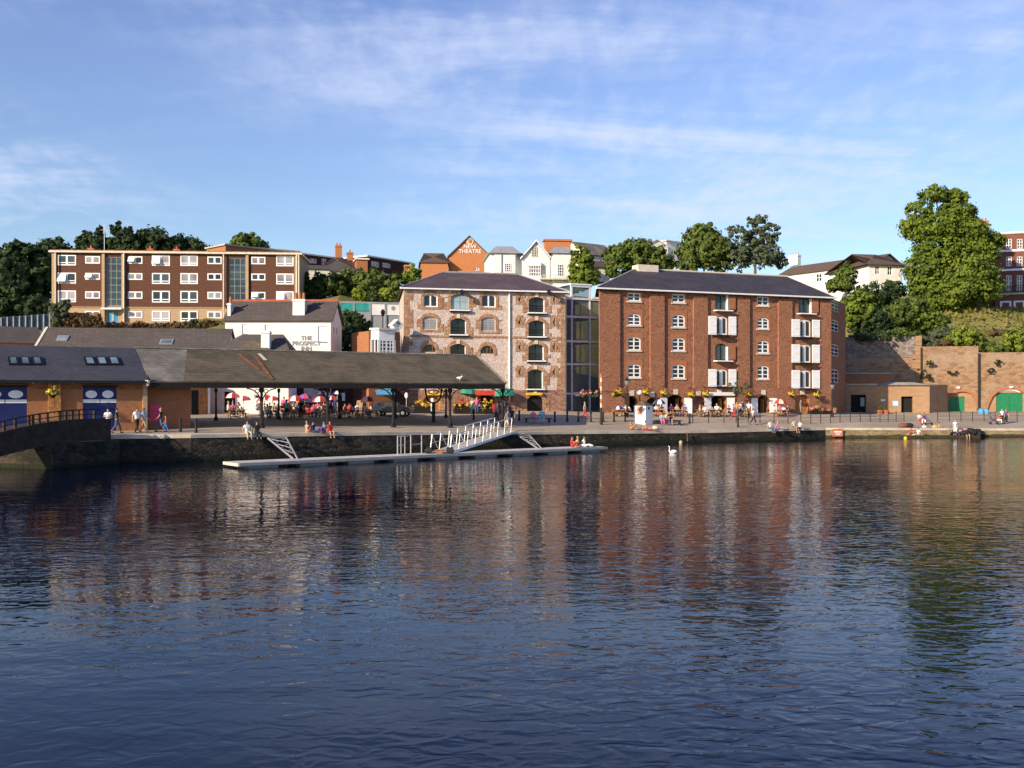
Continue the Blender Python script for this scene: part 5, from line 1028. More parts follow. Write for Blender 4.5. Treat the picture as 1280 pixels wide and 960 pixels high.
for i, (px, py, rx, rz, m_, Y, lab) in enumerate(((1160, 428, 14, 6, 'leaf_grey', 139.5, 'dry scrub spilling over the left cellar wall beside the quoins'), (1178, 430, 12, 4, 'ivy_brown', 139, 'low brownish scrub along the left cellar wall top'), (1247, 438, 12, 6, 'leaf_mid', 137.5, 'green bush overhanging the right cellar wall by the downpipe'),
        (1092, 420, 30, 6, 'leaf_dark', 139.5, 'dark ivy spilling over the top of the grey rubble wall'), (1128, 417, 20, 6, 'leaf_mid', 140, 'green growth along the rubble wall top near the quoins'), (1180, 416, 16, 6, 'leaf_grey', 146, 'grey green scrub on the earth bank under the chestnut'), (1248, 416, 14, 2.5, 'ivy_brown', 147, 'dry brown scrub band across the right grass slope'))):
    tree('scrub', lab, px, py+rz, Y, [(px, py, rx, rz, 0), (px-rx*.6, py+rz*.4, rx*.5, rz*.7, -.3), (px+rx*.6, py+rz*.4, rx*.5, rz*.7, -.3)], 1500, m_, .22, trunk=False, cat='scrub')
# rough grass stuff on the right slope
pts = []
for _ in range(9000):
    X = RNG.uniform(55, 110); Y = RNG.uniform(143, 172); pts.append((X, Y, hz_(X, Y)))
pts = np.array(pts); n = len(pts); a = RNG.uniform(0, 6.28, n); s = RNG.uniform(.1, .3, n); hgt = RNG.uniform(.15, .5, n)
v = np.empty((n, 4, 3)); dx = np.stack([np.cos(a)*s, np.sin(a)*s, np.zeros(n)], 1); up_ = np.stack([RNG.normal(0, .1, n), RNG.normal(0, .1, n), hgt], 1)
v[:, 0] = pts-dx; v[:, 1] = pts+dx; v[:, 2] = pts+dx*.4+up_; v[:, 3] = pts-dx*.4+up_
leafmesh('grass', v.reshape(-1, 3), 'leaf_grass' if 'leaf_grass' in MATS else 'leaf_warm'); tag(bpy.data.objects['grass'], 'rough sunlit grass on the right slope', 'grass', kind='stuff')
# ================================================================== WATERSIDE FURNITURE
def edge_at(px):
    k = (px-640)/F; lo, hi = 40, 140
    for _ in range(40):
        Y = (lo+hi)/2
        if Y < lerp(EDGE, k*Y, 1): lo = Y
        else: hi = Y
    return Vector((k*lo, lo, lerp(EDGE, k*lo, 2)))
def edge_dir(p):
    a = lerp(EDGE, p.x-2, 1); b = lerp(EDGE, p.x+2, 1); return Vector((4, b-a, 0)).normalized()
# pontoon
A = P(297, 580.5, 63.5); B = P(760, 559.6, 83.3); A.z = B.z = 0; L_ = (B-A); ln = L_.length; u = L_.normalized(); nrm = Vector((-u.y, u.x, 0)); ang = math.atan2(u.y, u.x)
t_ = thing('pontoon', 'long pale floating landing stage moored along the dark quay wall', 'pontoon', (A.x, A.y, 0), ang)
mb = MB(); nseg = 9
for k in range(nseg): mb.box(ln*k/nseg+.03, 0, .16, ln*(k+1)/nseg-.03, 2.5, .36)
mb.build('deck', 'deck', t_)
mb = MB(); mb.box(.1, -.06, .2, ln-.1, -.002, .38); [mb.box(ln*(k+.25)/nseg, .2, -.3, ln*(k+.8)/nseg, 2.2, .159) for k in range(nseg)]; mb.build('float', 'grey_paint', t_)
PF = Frame(297, 63.5, 760, 83.3, 0)
# white tubular bracing frames between pontoon and wall
def brace(name, label, pxs):
    # pxs: quay-wall end left, right, foot
    l, r, ft = pxs; a = edge_at(l); b = edge_at(r); w = PF.world(PF.x(ft, 1.9), 1.9, .38); zt = lambda e: e.z-.30
    a = Vector((a.x, a.y-.5, zt(a))); b = Vector((b.x, b.y-.5, zt(b))); t_ = thing(name, label, 'brace', w, 0, 'pontoon braces'); a -= w; b -= w; z = Vector((0, 0, 0))
    MB().path([a, b], .055).path([b, z+Vector((.15, 0, 0))], .06).path([a, z-Vector((.15, 0, 0))], .07).build('tube', 'galvanised', t_)
    mb = MB()
    for q in (.25, .5, .75): mb.bar(a.lerp(z, q), b.lerp(z, max(0, q-.22)), .03); mb.bar(b.lerp(z, q), a.lerp(z, max(0, q-.22)), .03)
    mb.build('lattice', 'galvanised', t_)
brace('mooring_brace', 'white triangular tube frame tying the pontoon to the wall below the seated pair', (337, 360, 369))
brace('mooring_brace', 'grey triangular tube frame on the wall right of the gangway', (648, 662, 674))
# gangway: from the pontoon up to the quay
lo = PF.world(PF.x(549, 1.2), 1.2, .45); hi = edge_at(635); hi = Vector((hi.x, hi.y+.3, hi.z+.12)); d = hi-lo; gl = d.length; gu = Vector((d.x, d.y, 0)).normalized(); gn = Vector((-gu.y, gu.x, 0))
t_ = thing('gangway', 'sloping metal footbridge with slanted white railing posts from pontoon to quay', 'gangway', lo); ww = .8
mb = MB(); mb.slab(-gn*ww, d-gn*ww, d+gn*ww, gn*ww, .08); mb.build('walkway', 'deck', t_)
for s_ in (-1, 1):
    mb = MB(); o = gn*ww*s_; mb.bar(o-Vector((0, 0, .12)), d+o-Vector((0, 0, .12)), .09); mb.build('side_beam', 'grey_metal', t_)
    n = 9; up_ = Vector((0, 0, 1.25)); lean = gu*.32
    for k in range(n):
        b0 = o+d*(k+.1)/n; MB().bar(b0, b0+up_+lean, .065 if k == 0 else .038).build('post', 'galvanised', t_)
    mb = MB(); mb.bar(o+up_+lean+d*.1/n, o+d*(n-.9)/n+up_+lean, .04); mb.bar(o+up_*.5+lean*.5, o+d*(n-.9)/n+up_*.5+lean*.5, .02)
    for k in range(n-1): mb.bar(o+d*(k+.1)/n+up_+lean, o+d*(k+.9)/n+up_*.1, .018, 5)
    mb.build('handrail', 'grey_metal', t_)
w = PF.world(PF.x(548, .9), .9, .38); t_ = thing('gangway_roller', 'dark wheels and fenders at the foot of the gangway', 'roller', w)
MB().bar((-.9, 0, .22), (-.5, 0, .22), .24, 10).bar((.6, 0, .22), (1.1, 0, .22), .24, 10).build('wheel', 'rubber', t_); MB().bar((-1, 0, .22), (1.2, 0, .22), .05).box(-.2, -.25, 0, .35, .25, .2).build('axle', 'rust', t_)
# small railing pen on the pontoon
w = PF.world(PF.x(497, 1.4), 1.4, .36); t_ = thing('pontoon_railing', 'white tubular railing pen on the pontoon left of the gangway', 'railing', w, ang)
l1 = PF.x(506, 1.4)-PF.x(497, 1.4); mb = MB()
for x in (0, l1*.45, l1): mb.bar((x, 0, 0), (x, 0, 1.35), .045)
mb.bar((0, 0, 1.35), (l1, 0, 1.35), .045).bar((0, 0, .7), (l1, 0, .7), .035).build('gate', 'galvanised', t_)
x2, x3 = PF.x(513.5, 2)-PF.x(497, 1.4), PF.x(527, 2)-PF.x(497, 1.4); mb = MB(); [mb.bar((x, .6, 0), (x, .6, 1.4), .045) for x in (x2, x3)]; mb.bar((l1, 0, 1.3), (x2, .6, 1.4), .025).bar((x2, .6, 1.4), (x3, .6, 1.4), .035).bar((x2, .6, .7), (x3, .6, .7), .025); mb.build('rail', 'galvanised', t_)
# hanging chain gear and ladder marks on the wall
for px, lab in ((858, 'rusty mooring chain hanging down the dark wall below the seated group'),):
    e = edge_at(px); t_ = thing('mooring_chain', lab, 'chain', (e.x, e.y-.3, e.z-.12)); mb = MB(); mb.path([(.02*math.sin(k*2), -.35*k/8, -.11*k) for k in range(9)], .04); mb.build('chain', 'rust', t_)
# red life-buoy sign panel on the bright wall
e = edge_at(1047); f = Frame(1041, lerp(EDGE, edge_at(1041).x, 1)-.45, 1053.5, lerp(EDGE, edge_at(1053).x, 1)-.42, .18); t_ = f.thing('warning_sign', 'red and white warning board fixed low on the bright quay wall', 'sign')
MB().box(0, 0, 0, f.W, .06, .80).build('board', 'orange_sign', t_); MB().box(.15, -.01, .42, f.W-.15, -.002, .56).box(.3, -.01, .2, f.W-.3, -.002, .3).build('stripe', 'white_paint', t_)
# swimming ledge
a, b = P(1124, 549, 108.0), P(1226, 549, 110.2); f = Frame(1124, 107.2, 1226, 109.2, 0); t_ = f.thing('stone_ledge', 'low stone landing ledge at water level in front of the bright wall', 'ledge'); MB().box(0, 0, -1, f.W, 3.4, .22).build('ledge', 'sunny_quay_stone', t_); LEDGE = f
# buoys and swan
w = P(850, 552, 96); w.z = 0; w = P(851, 554, CH*F/(554-HY)); t_ = thing('mooring_buoy', 'small pale round buoy floating by the dark wall right of the swan', 'buoy', (w.x, w.y, 0)); MB().ball((0, 0, .08), .18, .18, .2, 10, 8).build('float', 'pale_timber', t_, True); MB().bar((0, 0, .38), (0, 0, .52), .04).build('ring', 'black_metal', t_)
Y = CH*F/(547.5-HY); X = (1125-640)/F*Y; t_ = thing('yellow_buoy', 'small yellow ball buoy floating at the left end of the stone ledge', 'buoy', (X, Y-1.5, 0)); MB().ball((0, 0, .06), .19, .19, .17, 10, 8).build('float', 'buoy_yellow', t_, True); MB().bar((0, 0, .2), (0, 0, .3), .03).build('ring', 'black_metal', t_)
Y = CH*F/(566.5-HY); X = (841-640)/F*Y; t_ = thing('swan', 'white swan with raised neck floating on the dark water', 'swan', (X, Y, 0), R(180)); t_.scale = (.62, .62, .62)
mb = MB(); NS = 10; bodyp = [(-.62, .0, .26, .02), (-.5, 0, .24, .12), (-.25, 0, .17, .24), (.05, 0, .12, .27), (.3, 0, .14, .22), (.42, 0, .24, .12), (.46, 0, .40, .07), (.44, 0, .58, .055), (.42, 0, .74, .05), (.45, 0, .86, .055), (.52, 0, .90, .065), (.58, 0, .87, .045)]
ring = []
for i, (x, y, z, r) in enumerate(bodyp):
    p = Vector((x, y, z)); q0 = Vector(bodyp[max(i-1, 0)][:3]); q1 = Vector(bodyp[min(i+1, len(bodyp)-1)][:3]); dd = (q1-q0).normalized(); s1 = Vector((0, 1, 0)); s2 = dd.cross(s1).normalized()
    ring.append(mb.vs([p+s1*r*math.cos(2*math.pi*k/NS)*(1 if r > .08 else .9)+s2*r*math.sin(2*math.pi*k/NS)*(.85 if r > .1 else 1) for k in range(NS)]))
for r0, r1_ in zip(ring[:-1], ring[1:]):
    for k in range(NS): mb.f.append((r0+k, r0+(k+1) % NS, r1_+(k+1) % NS, r1_+k)); mb.mi.append(0)
mb.f.append(tuple(ring[0]+k for k in range(NS))[::-1]); mb.f.append(tuple(ring[-1]+k for k in range(NS))); mb.mi += [0, 0]
mb.build('body', 'feather', t_, True); MB().bar((.57, 0, .87), (.70, 0, .82), .035, 6, .012).build('beak', 'beak', t_)
mb = MB(); [mb.ball((-.15, s_*.16, .28), .36, .1, .16, 10, 6) for s_ in (-1, 1)]; mb.build('wing', 'feather', t_, True)

# footbridge at the left
a = Vector((-60, 55, 0)); e = edge_at(136)
f = Frame(-60, 57.5, 137, 68.5, 0); t_ = f.thing('footbridge', 'black arched footbridge with timber posts meeting the quay at the left', 'footbridge'); W = f.W; zq = f.z(128, 530.5)
def bz_(x): q = x/W; return zq+.25-1.3*(1-q)**1.6+.25*math.sin(q*math.pi)
mb = MB(); n = 16
for k in range(n):
    x0, x1 = W*k/n, W*(k+1)/n; mb.slab((x0, 0, bz_(x0)), (x1, 0, bz_(x1)), (x1, 2.2, bz_(x1)), (x0, 2.2, bz_(x0)), .3)
mb.build('deck', 'bridge_timber', t_)
mb = MB()
for k in range(n): x0, x1 = W*k/n, W*(k+1)/n; mb.slab((x0, -.12, bz_(x0)-1.35), (x1, -.12, bz_(x1)-1.35), (x1, -.12, bz_(x1)+.12), (x0, -.12, bz_(x0)+.12), .1)
mb.build('side_girder', 'bridge_timber', t_)
for px in (6, 20, 37, 42, 50, 60, 75, 83, 91, 99, 119): x = f.x(px); MB().box(x-.07, .0, bz_(x), x+.07, .14, bz_(x)+.72).build('post', 'bridge_timber', t_)
mb = MB(); [mb.bar((W*k/n, .05, bz_(W*k/n)+.72), (W*(k+1)/n, .05, bz_(W*(k+1)/n)+.72), .045) for k in range(3, 15)]; [mb.bar((W*k/n, .05, bz_(W*k/n)+.4), (W*(k+1)/n, .05, bz_(W*(k+1)/n)+.4), .03) for k in range(3, 15)]; mb.build('handrail', 'bridge_timber', t_)
e = edge_at(150); t_ = thing('bridge_abutment', 'dark masonry abutment under the landward end of the footbridge', 'abutment', (0, 0, 0)); q = f.world(W-5, -.2, 0); q2 = f.world(W+.6, -.3, 0); q3 = edge_at(146); q4 = f.world(W-6, 6, 0)
MB().prism([(q.x, q.y), (q2.x, q2.y), (q3.x, q3.y+.2), (q4.x, q4.y)], -1.4, 1.55).build('masonry', 'shaded_quay_stone', t_)

# bollards
proto = None
def bollard(px, py, lab, h=1.05):
    global proto
    w = G(px, py)
    if proto is None:
        proto = thing('bollard', lab, 'bollard', w, 0, 'black iron bollards along the quay'); MB().lathe([(.13, 0), (.13, .15), (.10, .22), (.085, .85)], n=8).build('shaft', 'black_metal', proto); MB().lathe([(.115, .85), (.125, .92), (.09, 1.0), (.02, 1.06)], n=8).build('cap', 'black_metal', proto); o = proto
    else: o = dup(proto, w, 0, lab)
    return o
for px, py, lab in ((225.5, 540, 'black bollard in front of the red poster, tallest looking one at left'), (245, 541, 'black bollard by the brick shed end nearest the water'), (592, 525, 'bollard standing before the flower stall'), (649, 526, 'bollard just left of the two people on the bench'),
        (693.5, 527.5, 'bollard left of the glass link doors, right of the bench'), (709, 527, 'bollard directly below the stone warehouse right corner'), (723, 527.5, 'bollard left of the woman in the red skirt'), (738.5, 527.5, 'bollard right of the woman in the red skirt'),
        (754, 527.5, 'bollard just right of the striped basket pole'), (767.5, 527.5, 'bollard between the striped pole and the black lamp'), (781.5, 527.5, 'bollard left of the white kiosk'), (862, 529, 'bollard right of the bench by the kiosk'), (922.5, 534, 'lone bollard near the water left of the walking man')):
    bollard(px, py, lab)
# chain-link style railings along the right promenade
def railing(label, pts, nper=1):
    p0 = G(*pts[0]); t_ = thing('railing', label, 'railing', p0, 0, 'railings along the promenade'); W3 = [G(*p)-p0 for p in pts]; allp = []
    for a, b in zip(W3[:-1], W3[1:]):
        n = max(1, round((b-a).length/1.55)); allp += [a.lerp(b, k/n) for k in range(n)]
    allp.append(W3[-1]); base = MB().bar((0, 0, 0), (0, 0, 1.15), .045, 5).ball((0, 0, 1.17), .07, n=6, m=4).build('post', 'black_metal', t_); base.location = allp[0]
    for p in allp[1:]: c = base.copy(); COL.objects.link(c); c.parent = t_; c.location = p
    mb = MB()
    for a, b in zip(allp[:-1], allp[1:]): [mb.bar(a+Vector((0, 0, z)), b+Vector((0, 0, z)), .018, 4) for z in (.3, .7, 1.08)]
    mb.build('rail', 'black_metal', t_)
railing('black post and rail railing in front of the red warehouse cafe tables', [(866, 528.5), (905, 528.8), (950, 529), (985, 529.5)])
railing('black post and rail railing in front of the buff cellar building', [(1001, 530), (1050, 528.5), (1100, 527.5), (1130, 527)])
railing('black post and rail railing in front of the green arched doors', [(1172, 527.5), (1230, 527), (1285, 527)])
# lamp posts, striped basket pole
def flowers(n, r, mat, parent, z=0, c=(0, 0), s=.09):
    leafmesh('flowers', leaves([(c[0], c[1], z, r, r, r*.65)], n, s), mat, parent)
w = G(751.5, 531); t_ = thing('basket_pole', 'tall red and white striped pole carrying hanging flower baskets', 'pole', w)
mb = MB(); mb.lathe([(.16, 0), (.16, .5), (.11, .6), (.09, 1.7)], n=8).build('base', 'black_metal', t_); mb = MB()
for k in range(8): mb.m = k % 2; mb.bar((0, 0, 1.7+k*.42), (0, 0, 2.12+k*.42), .10, 8)
mb.build('shaft', ['cream_paint', 'theatre_brick'], t_); MB().bar((-1.7, 0, 3.25), (1.7, 0, 3.25), .04).build('arm', 'black_metal', t_)
for x in (-1.6, -.8, 1.6):
    b_ = MB().lathe([(.1, 2.75), (.32, 2.98), (.36, 3.05)], (x, 0, 0), 9).build('basket', 'dark_timber', t_); flowers(160, .5, 'yellow_flower' if x > 0 else 'pink_flower', b_, 3.15, (x, 0)); leafmesh('leaves', leaves([(x, 0, 3.0, .48, .48, .3)], 120, .1), 'leaf_mid', b_)
def lamp(px, py, lab, hpx, globe=False):
    w = G(px, py); h = hpx*w.y/F; t_ = thing('street_lamp', lab, 'street lamp', w)
    MB().lathe([(.17, 0), (.17, .4), (.09, .55), (.06, h-.6)], n=8).bar((-.35, 0, h-1.2), (.35, 0, h-1.2), .025).build('post', 'black_metal', t_)
    if globe: MB().ball((0, 0, h-.35), .3, n=10, m=8).build('globe', 'white_paint', t_, True)
    else: MB().lathe([(.12, h-.6), (.24, h-.15), (.26, h-.12)], n=6).build('lantern', 'sky_glass', t_); MB().lathe([(.3, h-.12), (.16, h+.08), (.03, h+.3)], n=6).build('cap', 'black_metal', t_)
    return t_
lamp(783.8, 521.5, 'black lantern lamp post against the red warehouse wall left of the kiosk', 47)
lamp(799.3, 520.5, 'slim post with white globe rising behind the white kiosk', 34, True)
lamp(1040.5, 521.5, 'black lantern lamp at the right corner of the red warehouse', 42)
w = P(478.5, 412, 118); t_ = thing('street_lamp', 'dark lantern on a post in front of the white boarded panels', 'street lamp', w); MB().bar((0, 0, -4), (0, 0, 1.6), .07).build('post', 'black_metal', t_); MB().lathe([(.15, 1.6), (.28, 2.1), (.1, 2.4)], n=6).build('lantern', 'dark_glass', t_)
x, z = SA.xz(184.5, 474, -.3); w = SA.world(x, -.3, z); t_ = thing('wall_lantern', 'yellowed lantern on the gutter corner of the brick shed', 'lantern', w); MB().lathe([(.1, -.5), (.2, -.1), (.22, -.05)], n=6).build('glass', 'cream_paint', t_); MB().lathe([(.25, -.05), (.1, .12), (.02, .35)], n=6).bar((0, 0, -.5), (0, .4, -.7), .03).build('cap', 'black_metal', t_)
# hanging baskets on the red warehouse
HB = [(773.5, 489.5, 'round'), (807, 489.5, ''), (829.5, 490.5, ''), (864, 492.5, ''), (882, 492, ''), (935.5, 492, ''), (989, 492, ''), (1020.5, 493, '')]
where = ['beside the striped pole', 'above the brown door right of the white globe', 'left of the first dark arch', 'over the white door leaf', 'at the left end of the white fascia', 'above the left leaf of the second dark arch', 'left of the orange timber door', 'nearest the warehouse right corner']
pb = None
for (px, py, _), wh in zip(HB, where):
    x, z = RW.xz(px, py, -.7); w = RW.world(x, -.8, z); lab = 'yellow flower basket on the red warehouse '+wh
    if pb is None:
        pb = thing('hanging_basket', lab, 'flower basket', w, RW.ang, 'hanging baskets on the red warehouse'); MB().lathe([(.08, -.5), (.3, -.25), (.34, -.15)], n=9).build('bowl', 'dark_timber', pb); flowers(150, .42, 'yellow_flower', pb, 0, s=.1); leafmesh('leaves', leaves([(0, 0, -.1, .42, .42, .3)], 100, .1), 'leaf_mid', pb); MB().bar((0, 0, 0), (0, .3, .7), .02).bar((0, -.2, .7), (0, .8, .7), .03).build('bracket', 'black_metal', pb)
    else: dup(pb, w, RW.ang, lab)
# flower basket under the brick shed eave
x, z = SA.xz(66, 489, -.5); w = SA.world(x, -.5, z); tb = dup(pb, w, SA.ang, 'yellow hanging flower basket on the timber post of the brick shed'); del tb['group']
# potted shrubs along the warehouse foot
w = G(1025, 517.5); t_ = thing('flower_bed', 'low box of pink flowers at the right foot of the red warehouse', 'flower box', w, RW.ang); MB().box(-1.6, -.3, 0, 1.6, .3, .4).build('box', 'dark_timber', t_); leafmesh('flowers', leaves([(0, 0, .6, 1.6, .4, .35)], 260, .12), 'pink_flower', t_); leafmesh('leaves', leaves([(0, 0, .5, 1.6, .4, .3), (-.4, 0, 1.0, .4, .3, .5)], 220, .12), 'leaf_mid', t_)
w = on(1043, 121); t_ = thing('plant_pot', 'terracotta pot at the warehouse corner beside the lamp', 'plant pot', w); MB().lathe([(.25, 0), (.38, .7), (.42, .75)], n=10).build('pot', 'orange_brick', t_); leafmesh('plant', leaves([(0, 0, .85, .3, .3, .25)], 60, .1), 'leaf_dark', t_)
w = G(934, 512); x, z = RW.xz(923, 492, -1.2); w = RW.world(x, -1.6, 0.5); t_ = thing('small_tree', 'small bare crowned tree in front of the red warehouse white doors', 'tree', (w.x, w.y, gz(w.x, w.y))); MB().bar((0, 0, 0), (0, 0, 3.2), .09, 6, .04).bar((0, 0, 1.8), (.7, 0, 3.4), .04).bar((0, 0, 1.9), (-.7, .1, 3.3), .04).build('trunk', 'bark', t_); leafmesh('crown', leaves([(0, 0, 3.2, 1.1, .9, .9)], 260, .14), 'leaf_grey', t_)

# kiosk
f = Frame(792.5, 110.6, 805.5, 109.0, 0); w0 = G(805.5, 531); Yk = w0.y; 
t_ = thing('ticket_kiosk', 'small white hexagonal kiosk with grey pointed roof and orange poster', 'kiosk', P(804.5, 531, Yk+1.0)); s_ = Yk/F; kz = w0.z-t_.location.z
ks = [((792.6-804.5)*s_, .15), ((805.3-804.5)*s_, -1.0), ((816-804.5)*s_, .05), ((813-804.5)*s_, 1.3), ((797-804.5)*s_, 1.4)]; H_ = (531-506.5)*s_
MB().prism(ks, kz-.1, H_+kz).build('wall', 'white_paint', t_)
apex = (-.05, .1, H_+kz+6.2*s_); mb = MB(); o_ = [(p[0]*1.12, p[1]*1.12+.0, H_+kz-.05) for p in ks]; [mb.face([o_[i], o_[(i+1) % 5], apex]) for i in range(5)]; mb.face(o_[::-1]); mb.build('roof', 'mossy_slate', t_)
a, b = Vector((ks[0][0], ks[0][1], 0)), Vector((ks[1][0], ks[1][1], 0)); nn = Vector((b.y-a.y, -(b.x-a.x), 0)).normalized()*.03; mb = MB(); c0, c1 = a.lerp(b, .3)+nn, a.lerp(b, .74)+nn
mb.slab(c0+Vector((0, 0, kz+H_*.52)), c1+Vector((0, 0, kz+H_*.52)), c1+Vector((0, 0, kz+H_*.93)), c0+Vector((0, 0, kz+H_*.93)), .025); mb.build('poster', 'orange_sign', t_)
a, b = Vector((ks[1][0], ks[1][1], 0)), Vector((ks[2][0], ks[2][1], 0)); c = a.lerp(b, .45)+Vector((0, 0, kz+H_*.84)); nn = Vector((b.y-a.y, -(b.x-a.x), 0)).normalized(); MB().bar(c-nn*.02, c+nn*.03, .15, 12).build('round_hole', 'dark_interior', t_)

# parked car
w = G(491, 518.2); w = on(491, 97); s_ = 97/F; t_ = thing('parked_car', 'dark blue hatchback parked behind the canopy columns', 'car', w, R(172)); Lc = 3.9; 
prof = [(-1.95, .35), (-1.92, .75), (-1.6, .88), (-.95, .95), (-.35, 1.38), (.9, 1.45), (1.55, 1.2), (1.88, .95), (1.95, .55), (1.9, .32)]
mb = MB(); sec = [(-.82, .0), (-.80, .0), (.80, 0), (.82, 0)]
def ring_(y, k): return [(x*(1-(.03 if k else 0)), y, .3+(z-.3)*(1-(0.03 if k else 0))) for x, z in prof]
rs = [mb.vs(ring_(y, k)) for y, k in ((-.84, 1), (-.78, 0), (.78, 0), (.84, 1))]; npf = len(prof)
for a, b in zip(rs[:-1], rs[1:]):
    for k in range(npf): mb.f.append((a+k, b+k, b+(k+1) % npf, a+(k+1) % npf)); mb.mi.append(0)
mb.f.append(tuple(rs[0]+k for k in range(npf))); mb.f.append(tuple(rs[-1]+k for k in range(npf))[::-1]); mb.mi += [0, 0]; mb.build('body', 'dark_blue_paint', t_)
for y in (-.845, .845): MB().box(-.75, min(y, y*1.005), .97, .15, max(y, y*1.005), 1.32).box(.2, min(y, y*1.005), .97, 1.2, max(y, y*1.005), 1.32).build('side_window', 'dark_glass', t_)
mb = MB(); mb.slab((-.97, -.7, .98), (-.97, .7, .98), (-.40, .62, 1.36), (-.40, -.62, 1.36), -.02); mb.build('windscreen', 'dark_glass', t_)
for x in (-1.2, 1.2):
    for y in (-.8, .8): wh = MB().bar((x, y-.1, .32), (x, y+.1, .32), .32, 12).build('wheel', 'rubber', t_); MB().bar((x, y-.11, .32), (x, y+.11, .32), .18, 10).build('rim', 'chrome', wh)
for y in (-.6, .6): MB().ball((-1.9, y, .72), .1, .16, .1).build('headlight', 'white_paint', t_)

# umbrellas and picnic tables
def umbrella(px, py_top, py_foot, lab, kind='red', wid=None, tilt=0, Y=None, drop=.42):
    w = G(px, py_foot) if Y is None else on(px, Y); h = CH-(py_top-HY)*w.y/F-w.z; rr_ = wid*w.y/F/2
    t_ = thing('parasol', lab, 'parasol', w, random.uniform(0, .5)); MB().bar((0, 0, 0), (0, 0, h), .03).lathe([(.25, 0), (.22, .12)], n=8).build('pole', 'cream_paint', t_)
    mats = {'red': ['red_cloth', 'white_cloth'], 'navy': ['navy_cloth', 'white_cloth'], 'green': ['green_cloth', 'green_cloth'], 'mauve': ['pink_cloth', 'purple_cloth'], 'coral': ['red_cloth', 'cream_paint']}[kind]
    n = 8; mb = MB(); hh = drop*rr_*1.7
    T = Matrix.Rotation(tilt, 4, 'Y')
    rings = [(0, 0), (.4, -.12), (.75, -.42), (1, -1)]
    def pt(r, z, k, sag=0): a = 2*math.pi*k/n; return Vector((0, 0, h))+T @ Vector((r*rr_*math.cos(a), r*rr_*math.sin(a), z*hh))
    for k in range(n):
        mb.m = (k//1) % 2
        for (r0, z0), (r1_, z1) in zip(rings[:-1], rings[1:]):
            q = [pt(r0, z0, k), pt(r1_, z1, k), pt(r1_, z1, k+1), pt(r0, z0, k+1)]; mb.face(q if r0 else q[1:]+[q[0]])
    c = mb.build('canopy', mats, t_)
    mb = MB(); [mb.bar(pt(.02, -.02, k)-Vector((0, 0, .03)), pt(.98, -1, k)-Vector((0, 0, .02)), .012, 4) for k in range(n)]; mb.build('rib', 'galvanised', t_)
    return t_
UM = [(291, 490.5, 520, 'red and white parasol in front of the dark inn doorway, leftmost', 'red', 19), (304.5, 494.5, 521, 'white looking parasol with one red panel over the left picnic table', 'red', 18), (317, 490.5, 516, 'small red and white parasol deeper by the white inn wall', 'red', 15),
      (331, 493, 520, 'red and white parasol directly right of the first round bracket column', 'red', 20), (357, 488.5, 517, 'red parasol with white panel behind the person in light blue', 'red', 17), (369, 494, 521, 'low red and white parasol above the crowded table', 'red', 20),
      (389.5, 486, 514, 'small pale mauve parasol high behind the tavern tables', 'mauve', 9), (402, 488, 516, 'upper of two stacked red and white parasols left of the thick column', 'red', 15), (400, 495, 521, 'lower of two stacked red and white parasols left of the thick column', 'red', 20),
      (421.5, 488.3, 518, 'navy and white parasol right of the thick column', 'navy', 13), (459.5, 495, 522, 'red and white parasol standing apart beside the blue car', 'red', 20)]
UM += [(341, 495, 522, 'low red parasol tucked beside the slim column, over the second table', 'red', 17), (350, 486.5, 516, 'faded red parasol high against the white inn wall', 'red', 15), (381, 492, 518, 'mauve and pink parasol behind the person in black', 'mauve', 17),
       (414, 494, 520, 'red and white parasol half hidden by the thick middle column', 'red', 16), (299, 487.5, 514, 'small red and white parasol close against the inn doorway', 'red', 13)]
for a, b, c, lab, k, wd in UM: umbrella(a, b, c, lab, k, wd, random.uniform(-.12, .12))
umbrella(587, 484.5, 514, 'large green parasol left of the dark flower shop doorway', 'green', 24, .1, drop=.4); umbrella(630, 484.5, 515, 'large green parasol behind the end column of the canopy', 'green', 30, -.05, drop=.4)
umbrella(824, 499, 520, 'navy and white parasol behind the kiosk by the dark arch', 'navy', 17); umbrella(975, 498.5, 519, 'coral red parasol right of the open white doors', 'coral', 17); umbrella(773.5, 507, 520, 'bright blue low parasol beside the striped pole', 'navy', 13)
bpy.data.objects['parasol'].name = 'parasol'
tp = None
def table(px, py, lab, rz=0):
    global tp
    w = G(px, py)
    if tp is None:
        tp = thing('picnic_table', lab, 'picnic table', w, rz, 'picnic tables on the quay')
        mb = MB(); [mb.box(-.9, -.36+k*.15, .72, .9, -.23+k*.15, .76) for k in range(5)]; mb.build('tabletop', 'timber', tp)
        for s_ in (-1, 1): MB().box(-.9, s_*.78-.14, .42, .9, s_*.78+.14, .46).build('bench', 'timber', tp); MB().slab((s_*.65-.04, -.85, .0), (s_*.65+.04, -.85, 0), (s_*.65+.04, -.2, .72), (s_*.65-.04, -.2, .72), .08).slab((s_*.65+.04, .85, .0), (s_*.65-.04, .85, 0), (s_*.65-.04, .2, .72), (s_*.65+.04, .2, .72), .08).box(s_*.65-.045, -.9, .34, s_*.65+.045, .9, .415).build('leg_frame', 'timber', tp)
        return tp
    return dup(tp, w, rz, lab)
